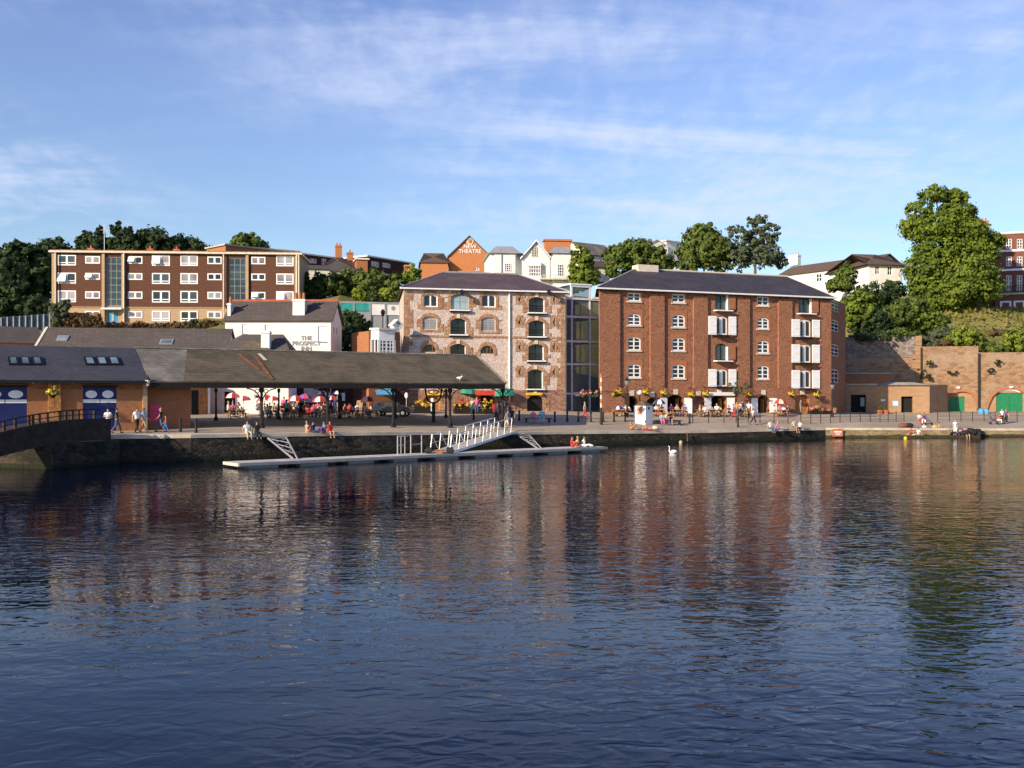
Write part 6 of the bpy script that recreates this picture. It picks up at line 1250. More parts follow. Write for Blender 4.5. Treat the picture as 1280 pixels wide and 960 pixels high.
TB = [(296, 522.5, 'orange brown picnic table nearest the dark inn doorway'), (338, 523.5, 'picnic table between the round bracket column and the slim column'), (316, 516, 'picnic table against the white inn wall'), (368, 523.5, 'picnic table amid the thickest crowd under the canopy'), (396, 520, 'picnic table beside the pink jacket pile'), (417, 523, 'picnic table just right of the thick middle column'),
      (438, 523, 'picnic table with the leaning pale board beside it'), (462.5, 523, 'picnic table under the lone parasol by the car'), (774, 520.5, 'picnic table beside the bright blue parasol at the glass tower corner'), (822, 520.5, 'picnic table behind the white kiosk by the navy parasol'), (848, 520.5, 'picnic table in front of the first dark arch'), (879, 520.5, 'picnic table below the brown blocked arch'), (896, 520.5, 'picnic table in front of the white fascia doorway'), (930, 521, 'picnic table below the small bare tree'), (976, 520.5, 'picnic table under the coral parasol')]
for i, (a, b, lab) in enumerate(TB): table(a, b, lab, random.uniform(-.3, .3)+.2)
w = G(447, 520); t_ = thing('menu_board', 'pale wooden board leaning at a picnic table under the canopy', 'board', w, .3); MB().slab((-.3, 0, 0), (.3, 0, 0), (.6, .3, 1.5), (.0, .3, 1.5), .05).build('board', 'pale_timber', t_); MB().bar((.3, .3, 1.3), (.3, .8, 0), .03).build('strut', 'pale_timber', t_)
w = G(389, 519); t_ = thing('jacket_pile', 'pink and red jackets heaped on a bench under the parasols', 'jackets', w); leafmesh('cloth', leaves([(0, 0, .7, 1.1, .5, .45)], 200, .28), 'pink_cloth', t_)
def bench(px, py, lab, rz=0):
    w = G(px, py); t_ = thing('bench', lab, 'bench', w, rz); MB().box(-1.4, -.22, .40, 1.4, .22, .46).build('seat', 'dark_timber', t_)
    for s_ in (-1.1, 1.1): MB().box(s_-.1, -.2, 0, s_+.1, .2, .40).build('leg', 'black_metal', t_)
bench(672, 528.5, 'dark backless bench with two people right of the canopy'); bench(836, 530.8, 'dark backless bench beside the white kiosk')
# flower stall and shop fronts of the stone warehouse
w = G(584, 517); t_ = thing('flower_stall', 'tiered stall heaped with yellow and red flowers under the green parasol', 'flower stall', w, WX.ang); MB().box(-1.4, -.4, 0, 2.6, .4, .5).box(-1.3, .0, .5, 2.5, .5, 1.0).build('shelf', 'dark_timber', t_)
for k, (x, z, m_) in enumerate(((-1, .7, 'yellow_flower'), (0, .65, 'yellow_flower'), (1, .7, 'pink_flower'), (2, .7, 'yellow_flower'), (-.7, 1.2, 'red_flower'), (.2, 1.25, 'pink_flower'), (1.2, 1.3, 'red_flower'), (2.1, 1.2, 'yellow_flower'))): leafmesh('flowers', leaves([(x, .1, z, .5, .3, .3)], 120, .11), m_, t_)
w = G(524, 516.5); t_ = thing('flower_trough', 'raised trough of orange yellow flowers right of the parked car', 'flower trough', w, WX.ang); MB().box(-1.2, -.3, .0, 1.2, .3, .7).build('trough', 'dark_timber', t_); leafmesh('flowers', leaves([(0, 0, .95, 1.3, .4, .35)], 300, .12), 'yellow_flower', t_)
w = G(605, 514.5); t_ = thing('red_awning', 'red goods and sign at the flower shop doorway', 'awning', (w.x, w.y, w.z), WX.ang); mb = MB(); mb.slab((-1.0, -.7, 1.75), (1.3, -.7, 1.75), (1.3, 0, 2.2), (-1.0, 0, 2.2), .06); mb.build('valance', 'red_sign', t_); MB().box(.9, -.3, 0, 1.3, .1, .8).build('stand', 'red_sign', t_)
w = G(508, 519); t_ = thing('notice_post', 'slim post with small white oval sign behind the car', 'sign post', w); MB().bar((0, 0, 0), (0, 0, 1.7), .03).build('post', 'galvanised', t_); MB().ball((0, 0, 1.95), .18, .05, .3).build('sign', 'white_paint', t_, True)
w = G(540, 517.5); t_ = thing('notice_board', 'narrow white upright board before the orange arched door', 'sign', w); MB().box(-.12, -.03, .3, .12, .03, 1.6).build('panel', 'white_paint', t_); MB().box(-.14, -.15, 0, .14, .15, .3).build('foot', 'black_metal', t_)
# life-ring post by the gangway top
w = G(660, 535); 
# pile of dark kayaks-like bags at the ledge
for px, Y, z0, lab, r_ in ((1214, 109.3, .22, 'dark heap of bags at the ledge, left of the two', 1.1), (1222, 109.8, .22, 'rounded dark heap of bags at the ledge right end', 1.0)):
    X = (px-640)/F*Y; t_ = thing('bag_pile', lab, 'bags', (X, Y, z0), 0); mb = MB()
    rr = random.Random(px); [mb.ball((rr.uniform(-.8, .8)*r_, rr.uniform(-.4, .4), rr.uniform(.15, .55)), rr.uniform(.3, .5), .35, rr.uniform(.25, .4), 8, 6) for _ in range(6)]; mb.build('bags', 'rubber', t_, True)
w = G(1129, 534.5); t_ = thing('rucksack', 'dark red rucksack lying on the promenade edge', 'bag', w); MB().ball((0, 0, .25), .6, .3, .28).build('bag', 'cloth_dark' if 'cloth_dark' in MATS else 'dark_red', t_, True)
w = G(1136, 534.5); t_ = thing('rucksack', 'black rucksack lying right of the dark red one', 'bag', w); MB().ball((0, 0, .25), .55, .3, .28).build('bag', 'rubber', t_, True)
for px, lab in ((1226, 'small sky blue pop up tent by the cellar wall joint, left one'), (1232.5, 'small sky blue pop up tent by the cellar wall joint, right one')):
    w = on(px, 130); t_ = thing('popup_tent', lab, 'tent', w); mb = MB(); n = 8
    for a in range(n):
        for b in range(4):
            def q(i, j): th = 2*math.pi*i/n; ph = math.pi/2*j/4; return (.42*math.cos(th)*math.cos(ph)*1.0, .5*math.sin(th)*math.cos(ph), .75*math.sin(ph))
            mb.face([q(a, b), q(a+1, b), q(a+1, b+1), q(a, b+1)] if b < 3 else [q(a, b), q(a+1, b), q(a, 4)])
    mb.build('fabric', 'sky_cloth', t_); MB().path([(-.42*math.cos(x), 0, .76*math.sin(x)) for x in np.linspace(0, math.pi, 9)], .02, 4).build('hoop', 'navy_cloth', t_)
# bird resting on the canopy roof
x, y, z = roofpt(574, 475.5); w = SA.world(x, y, z); t_ = thing('gull', 'white gull standing on the mossy canopy roof', 'gull', w, R(-20)); MB().ball((0, 0, .22), .26, .1, .1).ball((.24, 0, .34), .08, .07, .07).bar((.05, .03, 0), (.05, .03, .15), .012, 4).bar((.05, -.03, 0), (.05, -.03, .15), .012, 4).build('body', 'feather', t_, True); MB().bar((.3, 0, .34), (.4, 0, .32), .018, 5, .006).build('beak', 'beak', t_)

# ================================================================== PEOPLE
SKIN = {}
for nm, c in (('skin_fair', (.55, .32, .22)), ('skin_tan', (.42, .22, .13)), ('hair_brown', (.06, .035, .02)), ('hair_blond', (.38, .25, .10)), ('hair_grey', (.35, .33, .30)), ('hair_black', (.015, .012, .01)), ('eye_dark', (.02, .015, .012))): plain(nm, c, .65, var=.08)
CL = {'white': (.78, .78, .76), 'black': (.02, .02, .022), 'navy': (.025, .035, .11), 'blue': (.06, .16, .42), 'lblue': (.25, .52, .68), 'cyan': (.16, .60, .68), 'red': (.50, .035, .03), 'pink': (.72, .16, .32), 'green': (.05, .12, .05), 'grey': (.22, .22, .23), 'denim': (.07, .11, .20), 'khaki': (.36, .29, .18), 'yellow': (.72, .58, .16), 'orange': (.66, .22, .06), 'purple': (.16, .06, .22), 'beige': (.55, .46, .34), 'brown': (.12, .07, .04)}
for k, c in CL.items(): plain('cloth_'+k, c, .85, var=.1, scale=4)
Z = lambda x, y, z: Vector((x, y, z))
def skinmesh(name, verts, edges, sub=1):
    """one continuous surface grown round a jointed skeleton; verts: (co, rx, ry)"""
    me = bpy.data.meshes.new(name); me.from_pydata([v[0] for v in verts], edges, []); o = bpy.data.objects.new(name, me); COL.objects.link(o)
    sm = o.modifiers.new('s', 'SKIN'); sm.use_smooth_shade = True
    if not me.skin_vertices: 
        bpy.context.view_layer.objects.active = o
    for i, v in enumerate(verts): sv = me.skin_vertices[0].data[i]; sv.radius = (v[1], v[2]); sv.use_root = (i == 0)
    sb = o.modifiers.new('b', 'SUBSURF'); sb.levels = sub; sb.render_levels = sub
    bpy.context.view_layer.update(); m2 = bpy.data.meshes.new_from_object(o.evaluated_get(bpy.context.evaluated_depsgraph_get())); bpy.data.objects.remove(o)
    m2.name = name; return m2
def pose(kind):
    """joint positions for a figure 1.72 m tall facing -y; origin under the figure on whatever carries it"""
    J = {}
    st = dict(pel=(0, 0, .93), wai=(0, 0, 1.08), che=(0, -.01, 1.30), nck=(0, 0, 1.46), hdl=(0, -.02, 1.56), hdm=(0, -.02, 1.63), hdt=(0, -.01, 1.69))
    for s, n in ((-1, 'L'), (1, 'R')):
        st.update({'sh'+n: (s*.175, 0, 1.40), 'el'+n: (s*.25, .02, 1.13), 'wr'+n: (s*.27, -.06, .90), 'hp'+n: (s*.095, 0, .88), 'kn'+n: (s*.11, -.02, .49), 'an'+n: (s*.12, .02, .08), 'to'+n: (s*.13, -.14, .035)})
    if kind == 'stand': return st
    if kind == 'arms': 
        st.update(elL=(-.26, -.08, 1.16), wrL=(-.16, -.28, 1.22), elR=(.27, .03, 1.15), wrR=(.16, -.24, 1.10)); return st
    if kind == 'walk':
        st.update(knL=(-.10, -.20, .51), anL=(-.10, -.27, .09), toL=(-.10, -.42, .07), knR=(.10, .08, .48), anR=(.11, .36, .14), toR=(.11, .24, .04), elL=(-.25, .12, 1.14), wrL=(-.25, .10, .91), elR=(.25, -.06, 1.14), wrR=(.25, -.24, .97)); return st
    sd = {}
    dz = {'sit': -.44, 'ground': -.83, 'edge': -.85, 'knees': -.83, 'bend': -.44}[kind]
    for k, v in st.items(): sd[k] = (v[0], v[1], v[2]+dz)
    if kind in ('sit', 'bend'):
        for s, n in ((-1, 'L'), (1, 'R')): sd.update({'hp'+n: (s*.1, -.04, .49), 'kn'+n: (s*.14, -.44, .50), 'an'+n: (s*.14, -.42, .08), 'to'+n: (s*.15, -.57, .035), 'el'+n: (s*.25, -.14, .70), 'wr'+n: (s*.17, -.36, .74)})
        if kind == 'bend':
            for k in ('che', 'nck', 'hdl', 'hdm', 'hdt', 'shL', 'shR'): x, y, z = sd[k]; sd[k] = (x, y-(z-.55)*.45, z-(z-.55)*.12)
    if kind in ('ground', 'knees'):
        for s, n in ((-1, 'L'), (1, 'R')): sd.update({'hp'+n: (s*.1, -.03, .09), 'kn'+n: (s*.16, -.42, .20 if kind == 'ground' else .48), 'an'+n: (s*.12, -.82 if kind == 'ground' else -.55, .07), 'to'+n: (s*.14, -.90 if kind == 'ground' else -.70, .13 if kind == 'ground' else .035), 'el'+n: (s*.26, .14, .34), 'wr'+n: (s*.26, .28, .06)})
        if kind == 'knees':
            for s, n in ((-1, 'L'), (1, 'R')): sd.update({'el'+n: (s*.22, -.24, .42), 'wr'+n: (s*.06, -.47, .42)})
    if kind == 'edge':
        for s, n in ((-1, 'L'), (1, 'R')): sd.update({'hp'+n: (s*.1, -.04, .07), 'kn'+n: (s*.14, -.44, .06), 'an'+n: (s*.14, -.50, -.36), 'to'+n: (s*.15, -.62, -.42), 'el'+n: (s*.27, .12, .32), 'wr'+n: (s*.28, .18, .06)})
    return sd
PM = {}
def person_meshes(kind):
    if kind in PM: return PM[kind]
    J = {k: Vector(v) for k, v in pose(kind).items()}; V = []; E = []; ix = {}
    def av(k, co, rx, ry=None): ix[k] = len(V); V.append((tuple(co), rx, ry or rx))
    av('pel', J['pel'], .125, .10)
    for k, r, r2 in (('wai', .115, .085), ('che', .14, .10), ('nck', .055, .055), ('hdl', .062, .07), ('hdm', .078, .095), ('hdt', .06, .075)): av(k, J[k], r, r2)
    E += [(ix['pel'], ix['wai']), (ix['wai'], ix['che']), (ix['che'], ix['nck']), (ix['nck'], ix['hdl']), (ix['hdl'], ix['hdm']), (ix['hdm'], ix['hdt'])]
    for s, n in ((-1, 'L'), (1, 'R')):
        av('sh'+n, J['sh'+n], .058); av('el'+n, J['el'+n], .040); av('wr'+n, J['wr'+n], .026)
        d = (J['wr'+n]-J['el'+n]).normalized(); palm = J['wr'+n]+d*.07; av('pm'+n, palm, .030, .020)
        E += [(ix['che'], ix['sh'+n]), (ix['sh'+n], ix['el'+n]), (ix['el'+n], ix['wr'+n]), (ix['wr'+n], ix['pm'+n])]
        side = d.cross(Vector((s, 0, .2))).normalized() if abs(d.x) < .9 else Vector((0, 1, 0)); curl = side.cross(d).normalized()*s
        for q, (off, ln_) in enumerate(((-.028, .055), (-.010, .068), (.010, .064), (.028, .050))):
            a = palm+side*off+d*(.02+ln_*.5); b = palm+side*off*1.15+d*(.02+ln_)-curl*.015; av('f%d%s' % (q, n), a, .010); av('g%d%s' % (q, n), b, .008); E += [(ix['pm'+n], ix['f%d%s' % (q, n)]), (ix['f%d%s' % (q, n)], ix['g%d%s' % (q, n)])]
        a = J['wr'+n]+d*.03-side*.04; av('th'+n, a, .011); av('ti'+n, a+d*.03-side*.012, .009); E += [(ix['wr'+n], ix['th'+n]), (ix['th'+n], ix['ti'+n])]
        av('hp'+n, J['hp'+n], .088); av('kn'+n, J['kn'+n], .055); av('cf'+n, J['kn'+n].lerp(J['an'+n], .3), .054); av('an'+n, J['an'+n], .034); av('to'+n, J['to'+n], .036, .028)
        E += [(ix['pel'], ix['hp'+n]), (ix['hp'+n], ix['kn'+n]), (ix['kn'+n], ix['cf'+n]), (ix['cf'+n], ix['an'+n]), (ix['an'+n], ix['to'+n])]
    body = skinmesh('body', V, E, 1)
    # face: nose, ears and eyes joined to the body mesh
    mb = MB(); hd = (J['hdl']+J['hdt'])/2
    mb.ball(hd+Z(0, -.10, -.005), .014, .022, .022, 6, 4); [mb.ball(hd+Z(s*.082, .0, 0), .012, .022, .032, 6, 4) for s in (-1, 1)]; mb.m = 1; [mb.ball(hd+Z(s*.032, -.087, .018), .013, .01, .009, 6, 4) for s in (-1, 1)]; mb.m = 2; mb.ball(hd+Z(0, -.088, -.045), .026, .01, .007, 6, 4)
    fm = bpy.data.meshes.new('f'); fm.from_pydata(mb.v, [], mb.f); fm.polygons.foreach_set('material_index', mb.mi)
    import bmesh; bm = bmesh.new(); bm.from_mesh(body); bm.from_mesh(fm); bm.to_mesh(body); bm.free(); bpy.data.meshes.remove(fm)
    for m_ in ('skin_fair', 'eye_dark', 'red_cloth'): body.materials.append(MATS[m_])
    g = .022
    def part(nm, vs, es): return skinmesh(nm, vs, es, 1)
    sv = [(J['pel'].lerp(J['wai'], -.15), .135+g, .12+g), (J['wai'], .130+g, .105+g), (J['che'], .165+g, .125+g), (J['nck'].lerp(J['che'], .12), .085, .08)]; se = [(0, 1), (1, 2), (2, 3)]
    for n in 'LR': i = len(sv); sv += [(J['sh'+n], .07+g, .07+g), (J['sh'+n].lerp(J['el'+n], .62), .045+g, .045+g)]; se += [(2, i), (i, i+1)]
    shirt = part('shirt', sv, se)
    def legs(to):
        v = [(J['pel'], .128+g, .108+g)]; e = []
        v.append((J['pel'].lerp(J['wai'], .95), .116+g, .088+g)); e.append((0, 1))
        for n in 'LR':
            i = len(v); v += [(J['hp'+n], .09+g, .09+g)]; e.append((0, i))
            if to == 'short': v.append((J['hp'+n].lerp(J['kn'+n], .72), .075+g, .075+g)); e.append((i, i+1))
            else: v += [(J['kn'+n], .058+g, .058+g), (J['an'+n]+(J['kn'+n]-J['an'+n])*.12, .045+g, .045+g)]; e += [(i, i+1), (i+1, i+2)]
        return part('trousers' if to != 'short' else 'shorts', v, e)
    tr = legs('long'); sh = legs('short')
    mb = MB(); mb.ball(hd+Z(0, .018, .03), .094, .105, .10, 10, 7); 
    hair = bpy.data.meshes.new('hair'); hm = [q for q in mb.f]; keep = [q for q in mb.f if all(not (mb.v[i][1] < hd.y-.045 and mb.v[i][2] < hd.z+.06) for i in q)]; hair.from_pydata(mb.v, [], keep); hair.polygons.foreach_set('use_smooth', [True]*len(hair.polygons))
    mb = MB(); mb.ball(hd+Z(0, .018, .03), .094, .105, .10, 10, 7); mb.ball(hd+Z(0, .06, -.06), .085, .06, .14, 8, 6); keep = [q for q in mb.f if all(not (mb.v[i][1] < hd.y-.045 and mb.v[i][2] < hd.z+.06) for i in q)]; hair2 = bpy.data.meshes.new('long_hair'); hair2.from_pydata(mb.v, [], keep); hair2.polygons.foreach_set('use_smooth', [True]*len(hair2.polygons))
    sho = []
    for n in 'LR':
        a, b = J['an'+n]-Z(0, 0, .0), J['to'+n]; sho.append(((a-(J['kn'+n]-a).normalized()*.035), b))
    shoe = []
    for a, b in sho: mb = MB(); mb.bar(a+(a-b)*.3, b+(b-a)*.25, .050, 8, .036); s_ = bpy.data.meshes.new('shoe'); s_.from_pydata(mb.v, [], mb.f); shoe.append(s_)
    PM[kind] = dict(body=body, shirt=shirt, trousers=tr, shorts=sh, hair=hair, long=hair2, shoe0=shoe[0], shoe1=shoe[1]); 
    for k in ('shirt', 'trousers', 'shorts', 'hair', 'long', 'shoe0', 'shoe1'): PM[kind][k].materials.append(None)
    return PM[kind]
def person(kind, loc, rz, lab, shirt='white', legs='denim', hair='hair_brown', sc=1.0, short=False, long=False, skin='skin_fair', shoes='cloth_black', cat='person', group=None):
    m = person_meshes(kind); t_ = thing('person', lab, cat, loc, rz, group); t_.scale = (sc, sc, sc)
    def add(nm, me, mat):
        o = link(nm, me, t_)
        o.material_slots[0].link = 'OBJECT'; o.material_slots[0].material = MATS[mat]; return o
    add('body', m['body'], skin)
    if shirt: add('shirt', m['shirt'], 'cloth_'+shirt)
    if legs: add('shorts' if short else 'trousers', m['shorts' if short else 'trousers'], 'cloth_'+legs)
    if hair: add('hair', m['long' if long else 'hair'], hair)
    if shoes: add('shoe', m['shoe0'], shoes); add('shoe', m['shoe1'], shoes)
    return t_
def at(px, py, Y=None, dz=0):
    w = G(px, py) if Y is None else on(px, Y); w.z += dz; return w
pr = person
# on the quay by the brick shed
pr('arms', at(135, 0, 71.2), .4, 'person in white top with dark trousers at the footbridge end', 'white', 'black', sc=1.04)
pr('walk', at(146, 0, 71.9), 1.9, 'person in dark green shirt walking beside the blue roundel door', 'green', 'denim', 'hair_black', sc=1.04)
pr('walk', at(171, 0, 72.4), .9, 'person in white sleeveless top and black trousers before the brick shed', 'white', 'black', sc=1.05)
pr('walk', at(180, 0, 72.8), 1.4, 'person in light blue shirt and khaki trousers beside the shed corner', 'lblue', 'khaki', sc=1.02)
pr('walk', at(201, 0, 73.6), -1.4, 'person in black shirt walking past the red poster', 'black', 'denim', 'hair_blond', sc=1.02)
pr('walk', at(207.5, 0, 73.2), -1.2, 'child in red top and blue jeans beside the person in black', 'red', 'blue', sc=.72)
# sitters on the dark wall, legs hanging
def edge_sit(px, lab, rz=0, **k): e = edge_at(px); d = edge_dir(e); return pr('edge', (e.x, e.y+.22, e.z+.045), math.atan2(d.y, d.x)+rz, lab, **k)
edge_sit(308, 'person in pale clothes leaning back on the wall edge, legs hanging', shirt='white', legs='beige', sc=1.05)
edge_sit(320, 'person in black sitting on the wall edge beside the one in pale clothes', shirt='black', legs='black')
pr('knees', at(383.5, 541), 2.6, 'bare backed person sitting on the quay edge facing the tables', None, 'orange', 'hair_blond', short=True, shoes=None)
pr('ground', at(391, 541), 1.2, 'person in navy lying back on the quay beside the bare backed one', 'navy', 'navy', 'hair_black')
pr('knees', at(405, 541), -.5, 'person in blue top crouched on the quay edge beside the dangling legs', 'blue', 'purple', 'hair_brown')
edge_sit(411.5, 'person with bare legs in red shorts hanging off the wall edge', shirt='red', legs='red', short=True, shoes=None, sc=1.0)
# under the canopy
def tb_sit(px, py, lab, rz=0, kind='sit', **k): return pr(kind, at(px, py), rz, lab, **k)
tb_sit(285.5, 521, 'person in white seated at the left end of the first picnic table', 1.6, shirt='white', legs='black', hair='hair_blond', sc=1.1)
tb_sit(298, 520, 'person in brown seated under the white looking parasol', 2.8, shirt='brown', legs='denim')
pr('stand', at(311, 516.5), .3, 'person in beige standing by the white inn wall', 'beige', 'black', 'hair_grey')
pr('stand', at(325, 520), 2.6, 'person in white dress standing left of the round bracket column', 'white', 'white', long=True, hair='hair_brown')
tb_sit(330.5, 522, 'person in pale top seated right next to the round bracket column', 1.2, shirt='yellow', legs='denim')
tb_sit(337, 521, 'dark clothed person seated facing out between the first two columns', .1, shirt='black', legs='black')
tb_sit(343, 521, 'person in grey seated at the second picnic table', -.6, shirt='grey', legs='denim')
tb_sit(352.5, 521, 'person in red top seated left of the light blue one', .8, shirt='red', legs='black')
pr('stand', at(358.5, 524), 2.9, 'person in turquoise shirt and dark shorts standing at the crowded table', 'cyan', 'black', sc=1.02, short=True)
tb_sit(364, 521, 'bare shouldered person seated right behind the turquoise shirt', .4, shirt='orange', legs='denim')
tb_sit(370, 522, 'person in beige vest seated under the low parasol', -.5, shirt='beige', legs='khaki', kind='bend')
pr('arms', at(376, 524), .2, 'person all in black standing right of the crowded table', 'black', 'black', 'hair_blond', sc=1.03)
tb_sit(397, 519, 'person in pink jacket seated at the jacket covered bench', .4, shirt='pink', legs='red')
tb_sit(405, 519, 'person in white seated left of the thick middle column', -.3, shirt='white', legs='khaki')
pr('stand', at(413.5, 520), .2, 'person in purple standing under the navy parasol', 'purple', 'black', 'hair_blond', sc=1.0)
pr('stand', at(419, 519), -.2, 'person in navy standing under the navy and white parasol', 'navy', 'navy')
tb_sit(431, 521.5, 'person in orange seated left at the table with the pale board', 1.2, shirt='orange', legs='khaki')
tb_sit(436.5, 521, 'person in red seated at the table with the pale board', 2.9, shirt='red', legs='denim')
tb_sit(442, 521, 'person in cream leaning over the table with the pale board', -1.2, shirt='beige', legs='black', kind='bend')
tb_sit(457, 522, 'person in bright white shirt seated under the lone parasol', 1.3, shirt='white', legs='denim', hair='hair_black')
for i, (px, py, kd, rz_, s1, l1_, h1, lab) in enumerate(((291, 520.5, 'sit', .4, 'pink', 'denim', 'hair_blond', 'person in pink top seated beneath the leftmost parasol'), (303, 521, 'bend', -1.2, 'white', 'black', 'hair_brown', 'person in white leaning over the right end of the first table'),
        (306, 516, 'sit', .2, 'red', 'denim', 'hair_black', 'person in red seated deep under the small left parasol'), (318, 516.5, 'sit', -.5, 'yellow', 'khaki', 'hair_grey', 'person in yellow seated against the white inn wall'), (321.5, 518, 'sit', .8, 'white', 'denim', 'hair_brown', 'person in white seated left of the standing white dress'),
        (334, 523, 'sit', 3.0, 'white', 'denim', 'hair_blond', 'blond person in white seated with back turned at the second table'), (346.5, 522, 'bend', .3, 'brown', 'black', 'hair_brown', 'person in brown seated just left of the slim back column'), (355, 519, 'stand', .1, 'pink', 'denim', 'hair_brown', 'person in pink standing just behind the turquoise shirt'),
        (361.5, 522.5, 'sit', -.9, 'red', 'khaki', 'hair_black', 'person in red seated between turquoise shirt and beige vest'), (367, 519.5, 'sit', .1, 'white', 'black', 'hair_grey', 'person in white seated at the back of the crowded table'), (372.5, 519, 'stand', .2, 'orange', 'denim', 'hair_brown', 'person in orange standing at the back of the crowded table'),
        (380, 520, 'sit', -.4, 'black', 'black', 'hair_brown', 'person in black seated right of the standing black figure'), (385, 521, 'sit', .6, 'red', 'red', 'hair_black', 'person in red seated left end of the jacket pile'), (392, 521.5, 'bend', .3, 'pink', 'denim', 'hair_blond', 'blond person in pink leaning at the jacket pile'),
        (400, 521.5, 'sit', -.2, 'beige', 'khaki', 'hair_brown', 'person in beige seated under the lower stacked parasol'), (447, 520.5, 'sit', .4, 'white', 'khaki', 'hair_blond', 'blond person in white seated right by the leaning pale board'), (464.5, 521, 'sit', -1.0, 'beige', 'denim', 'hair_brown', 'person in beige seated right of the lone parasol pole'),
        (596, 517.5, 'stand', .3, 'pink', 'denim', 'hair_blond', 'blond person in pink at the right end of the flower stall'), (628.5, 523, 'stand', .2, 'white', 'khaki', 'hair_grey', 'grey haired person in white left of the end column'), (856, 520, 'sit', .2, 'blue', 'denim', 'hair_brown', 'person in blue seated right of the first dark arch'),
        (881, 521, 'sit', -.8, 'white', 'khaki', 'hair_brown', 'person in white seated right end of the blocked arch table'), (911, 521, 'sit', .5, 'purple', 'black', 'hair_black', 'person in purple seated by the right white leaf of the fascia doorway'), (921, 521.5, 'stand', -.6, 'orange', 'denim', 'hair_blond', 'blond person in orange left of the small bare tree'),
        (927.5, 520, 'stand', .5, 'navy', 'khaki', 'hair_brown', 'person in navy behind the table below the small bare tree'), (973.5, 520, 'sit', .2, 'pink', 'khaki', 'hair_brown', 'person in pink seated directly under the coral parasol'))): pr(kd, at(px, py), rz_, lab, s1, l1_, h1)
# near the flower stall and gangway
pr('stand', at(590.5, 519.5), 2.8, 'person in light blue trousers browsing the flower stall', 'beige', 'cyan', 'hair_grey')
tb_sit(601, 517, 'person in white seated right of the flower stall', .2, shirt='white', legs='khaki')
pr('walk', at(620, 526.5), 1.4, 'person in cream shirt walking left of the end column', 'beige', 'black', 'hair_blond')
pr('walk', at(624.5, 524.5), 1.5, 'person in red and white top behind the cream shirted walker', 'red', 'black')
pr('stand', at(632, 522.5), .2, 'person in brown top hidden partly by the end column', 'brown', 'khaki')
pr('arms', at(637.5, 521), .5, 'tall person in orange top standing behind the gangway head', 'orange', 'denim', 'hair_blond')
pr('walk', at(634.5, 538.5), 1.0, 'person in grey shirt and beige shorts stepping off the gangway', 'grey', 'beige', sc=1.04, short=True)
pr('stand', at(640, 533), -.3, 'person in black carrying a pale jacket at the gangway head', 'black', 'black')
tb_sit(666.5, 529, 'person in pink grey top seated left on the dark bench', 0, shirt='pink', legs='grey')
tb_sit(677.5, 529, 'person in light blue seated right on the dark bench', 0, shirt='lblue', legs='lblue', hair='hair_grey', sc=1.1)
# between the warehouses
pr('walk', at(731, 523.5), 1.4, 'person in sun hat and long red skirt passing the glass tower', 'beige', 'red', 'hair_blond')
tb_sit(775, 520, 'person in bright blue shirt bent over the table by the tower corner', -1.2, kind='bend', shirt='cyan', legs='orange')
tb_sit(782, 520, 'person in beige seated against the black lamp post', -.9, shirt='beige', legs='khaki')
tb_sit(788, 520, 'person in white shirt seated just left of the kiosk', -1.4, kind='bend', shirt='white', legs='black')
pr('knees', at(788.5, 537), 1.2, 'tanned sunbather hugging knees at the quay edge below the kiosk', None, 'orange', 'hair_brown', short=True, skin='skin_tan', shoes=None)
pr('ground', at(807, 537.5), 1.3, 'dark haired sunbather sitting on a red towel below the kiosk', 'beige', 'red', 'hair_black', short=True, shoes=None)
tb_sit(820, 520, 'person in white and pink seated behind the kiosk', .2, shirt='white', legs='red')
tb_sit(827, 520, 'person in green seated under the navy parasol', .4, shirt='green', legs='black')
pr('sit', at(827, 531), .2, 'person in lilac top seated left on the bench by the kiosk', 'lblue', 'pink', sc=.95)
pr('bend', at(831, 531), 1.3, 'blond person in yellow top leaning on the bench by the kiosk', 'yellow', 'purple', 'hair_blond', sc=1.1)
pr('sit', at(838.5, 531), -.2, 'bare legged person in dark red dress seated right on the bench', 'brown', 'brown', 'hair_brown', short=True, shoes='skin_fair', sc=1.12)
tb_sit(839, 519.5, 'person in bright pink seated before the first dark arch', 0, shirt='pink', legs='denim')
tb_sit(846, 520, 'person in denim blue seated right of the bright pink one', .3, shirt='beige', legs='blue', hair='hair_blond')
tb_sit(875, 520.5, 'person in striped pale top seated by the brown blocked arch', 1.1, shirt='beige', legs='navy', hair='hair_blond')
tb_sit(888.5, 520, 'person in light blue seated left of the fascia doorway', .4, shirt='lblue', legs='white')
tb_sit(896, 520.5, 'broad person in white shirt seated in the fascia doorway light', 0, shirt='white', legs='khaki', hair='hair_grey', sc=1.12)
tb_sit(901, 520.5, 'person in pale pink seated at the same table as the broad white shirt', -.9, shirt='beige', legs='black', kind='bend')
pr('walk', at(917, 524.5), 1.4, 'person in pink and red outfit walking past the white door leaf', 'pink', 'red')
pr('stand', at(925, 521.5), .2, 'person in white top standing below the small bare tree', 'white', 'black')
tb_sit(930.5, 521, 'person in beige seated at the table below the small bare tree', .2, shirt='beige', legs='khaki', hair='hair_blond', sc=1.05)
pr('stand', at(936, 521), -.4, 'person in white hat and shirt right of the small bare tree', 'white', 'blue', 'hair_grey')
pr('walk', at(941.5, 531), 1.57, 'person in white top striding in black trousers along the promenade', 'white', 'black')
tb_sit(968, 520, 'person in white seated by the open white door under the coral parasol', 1.3, shirt='white', legs='khaki')
tb_sit(979.5, 520, 'person in white shirt bending over the table under the coral parasol', -.3, kind='bend', shirt='white', legs='navy')
tb_sit(985, 520, 'person in navy seated right of the coral parasol', -1.2, shirt='navy', legs='navy')
pr('stand', at(1001, 517.5), 1.0, 'person in grey blue standing in the orange timber doorway', 'grey', 'grey', 'hair_brown')
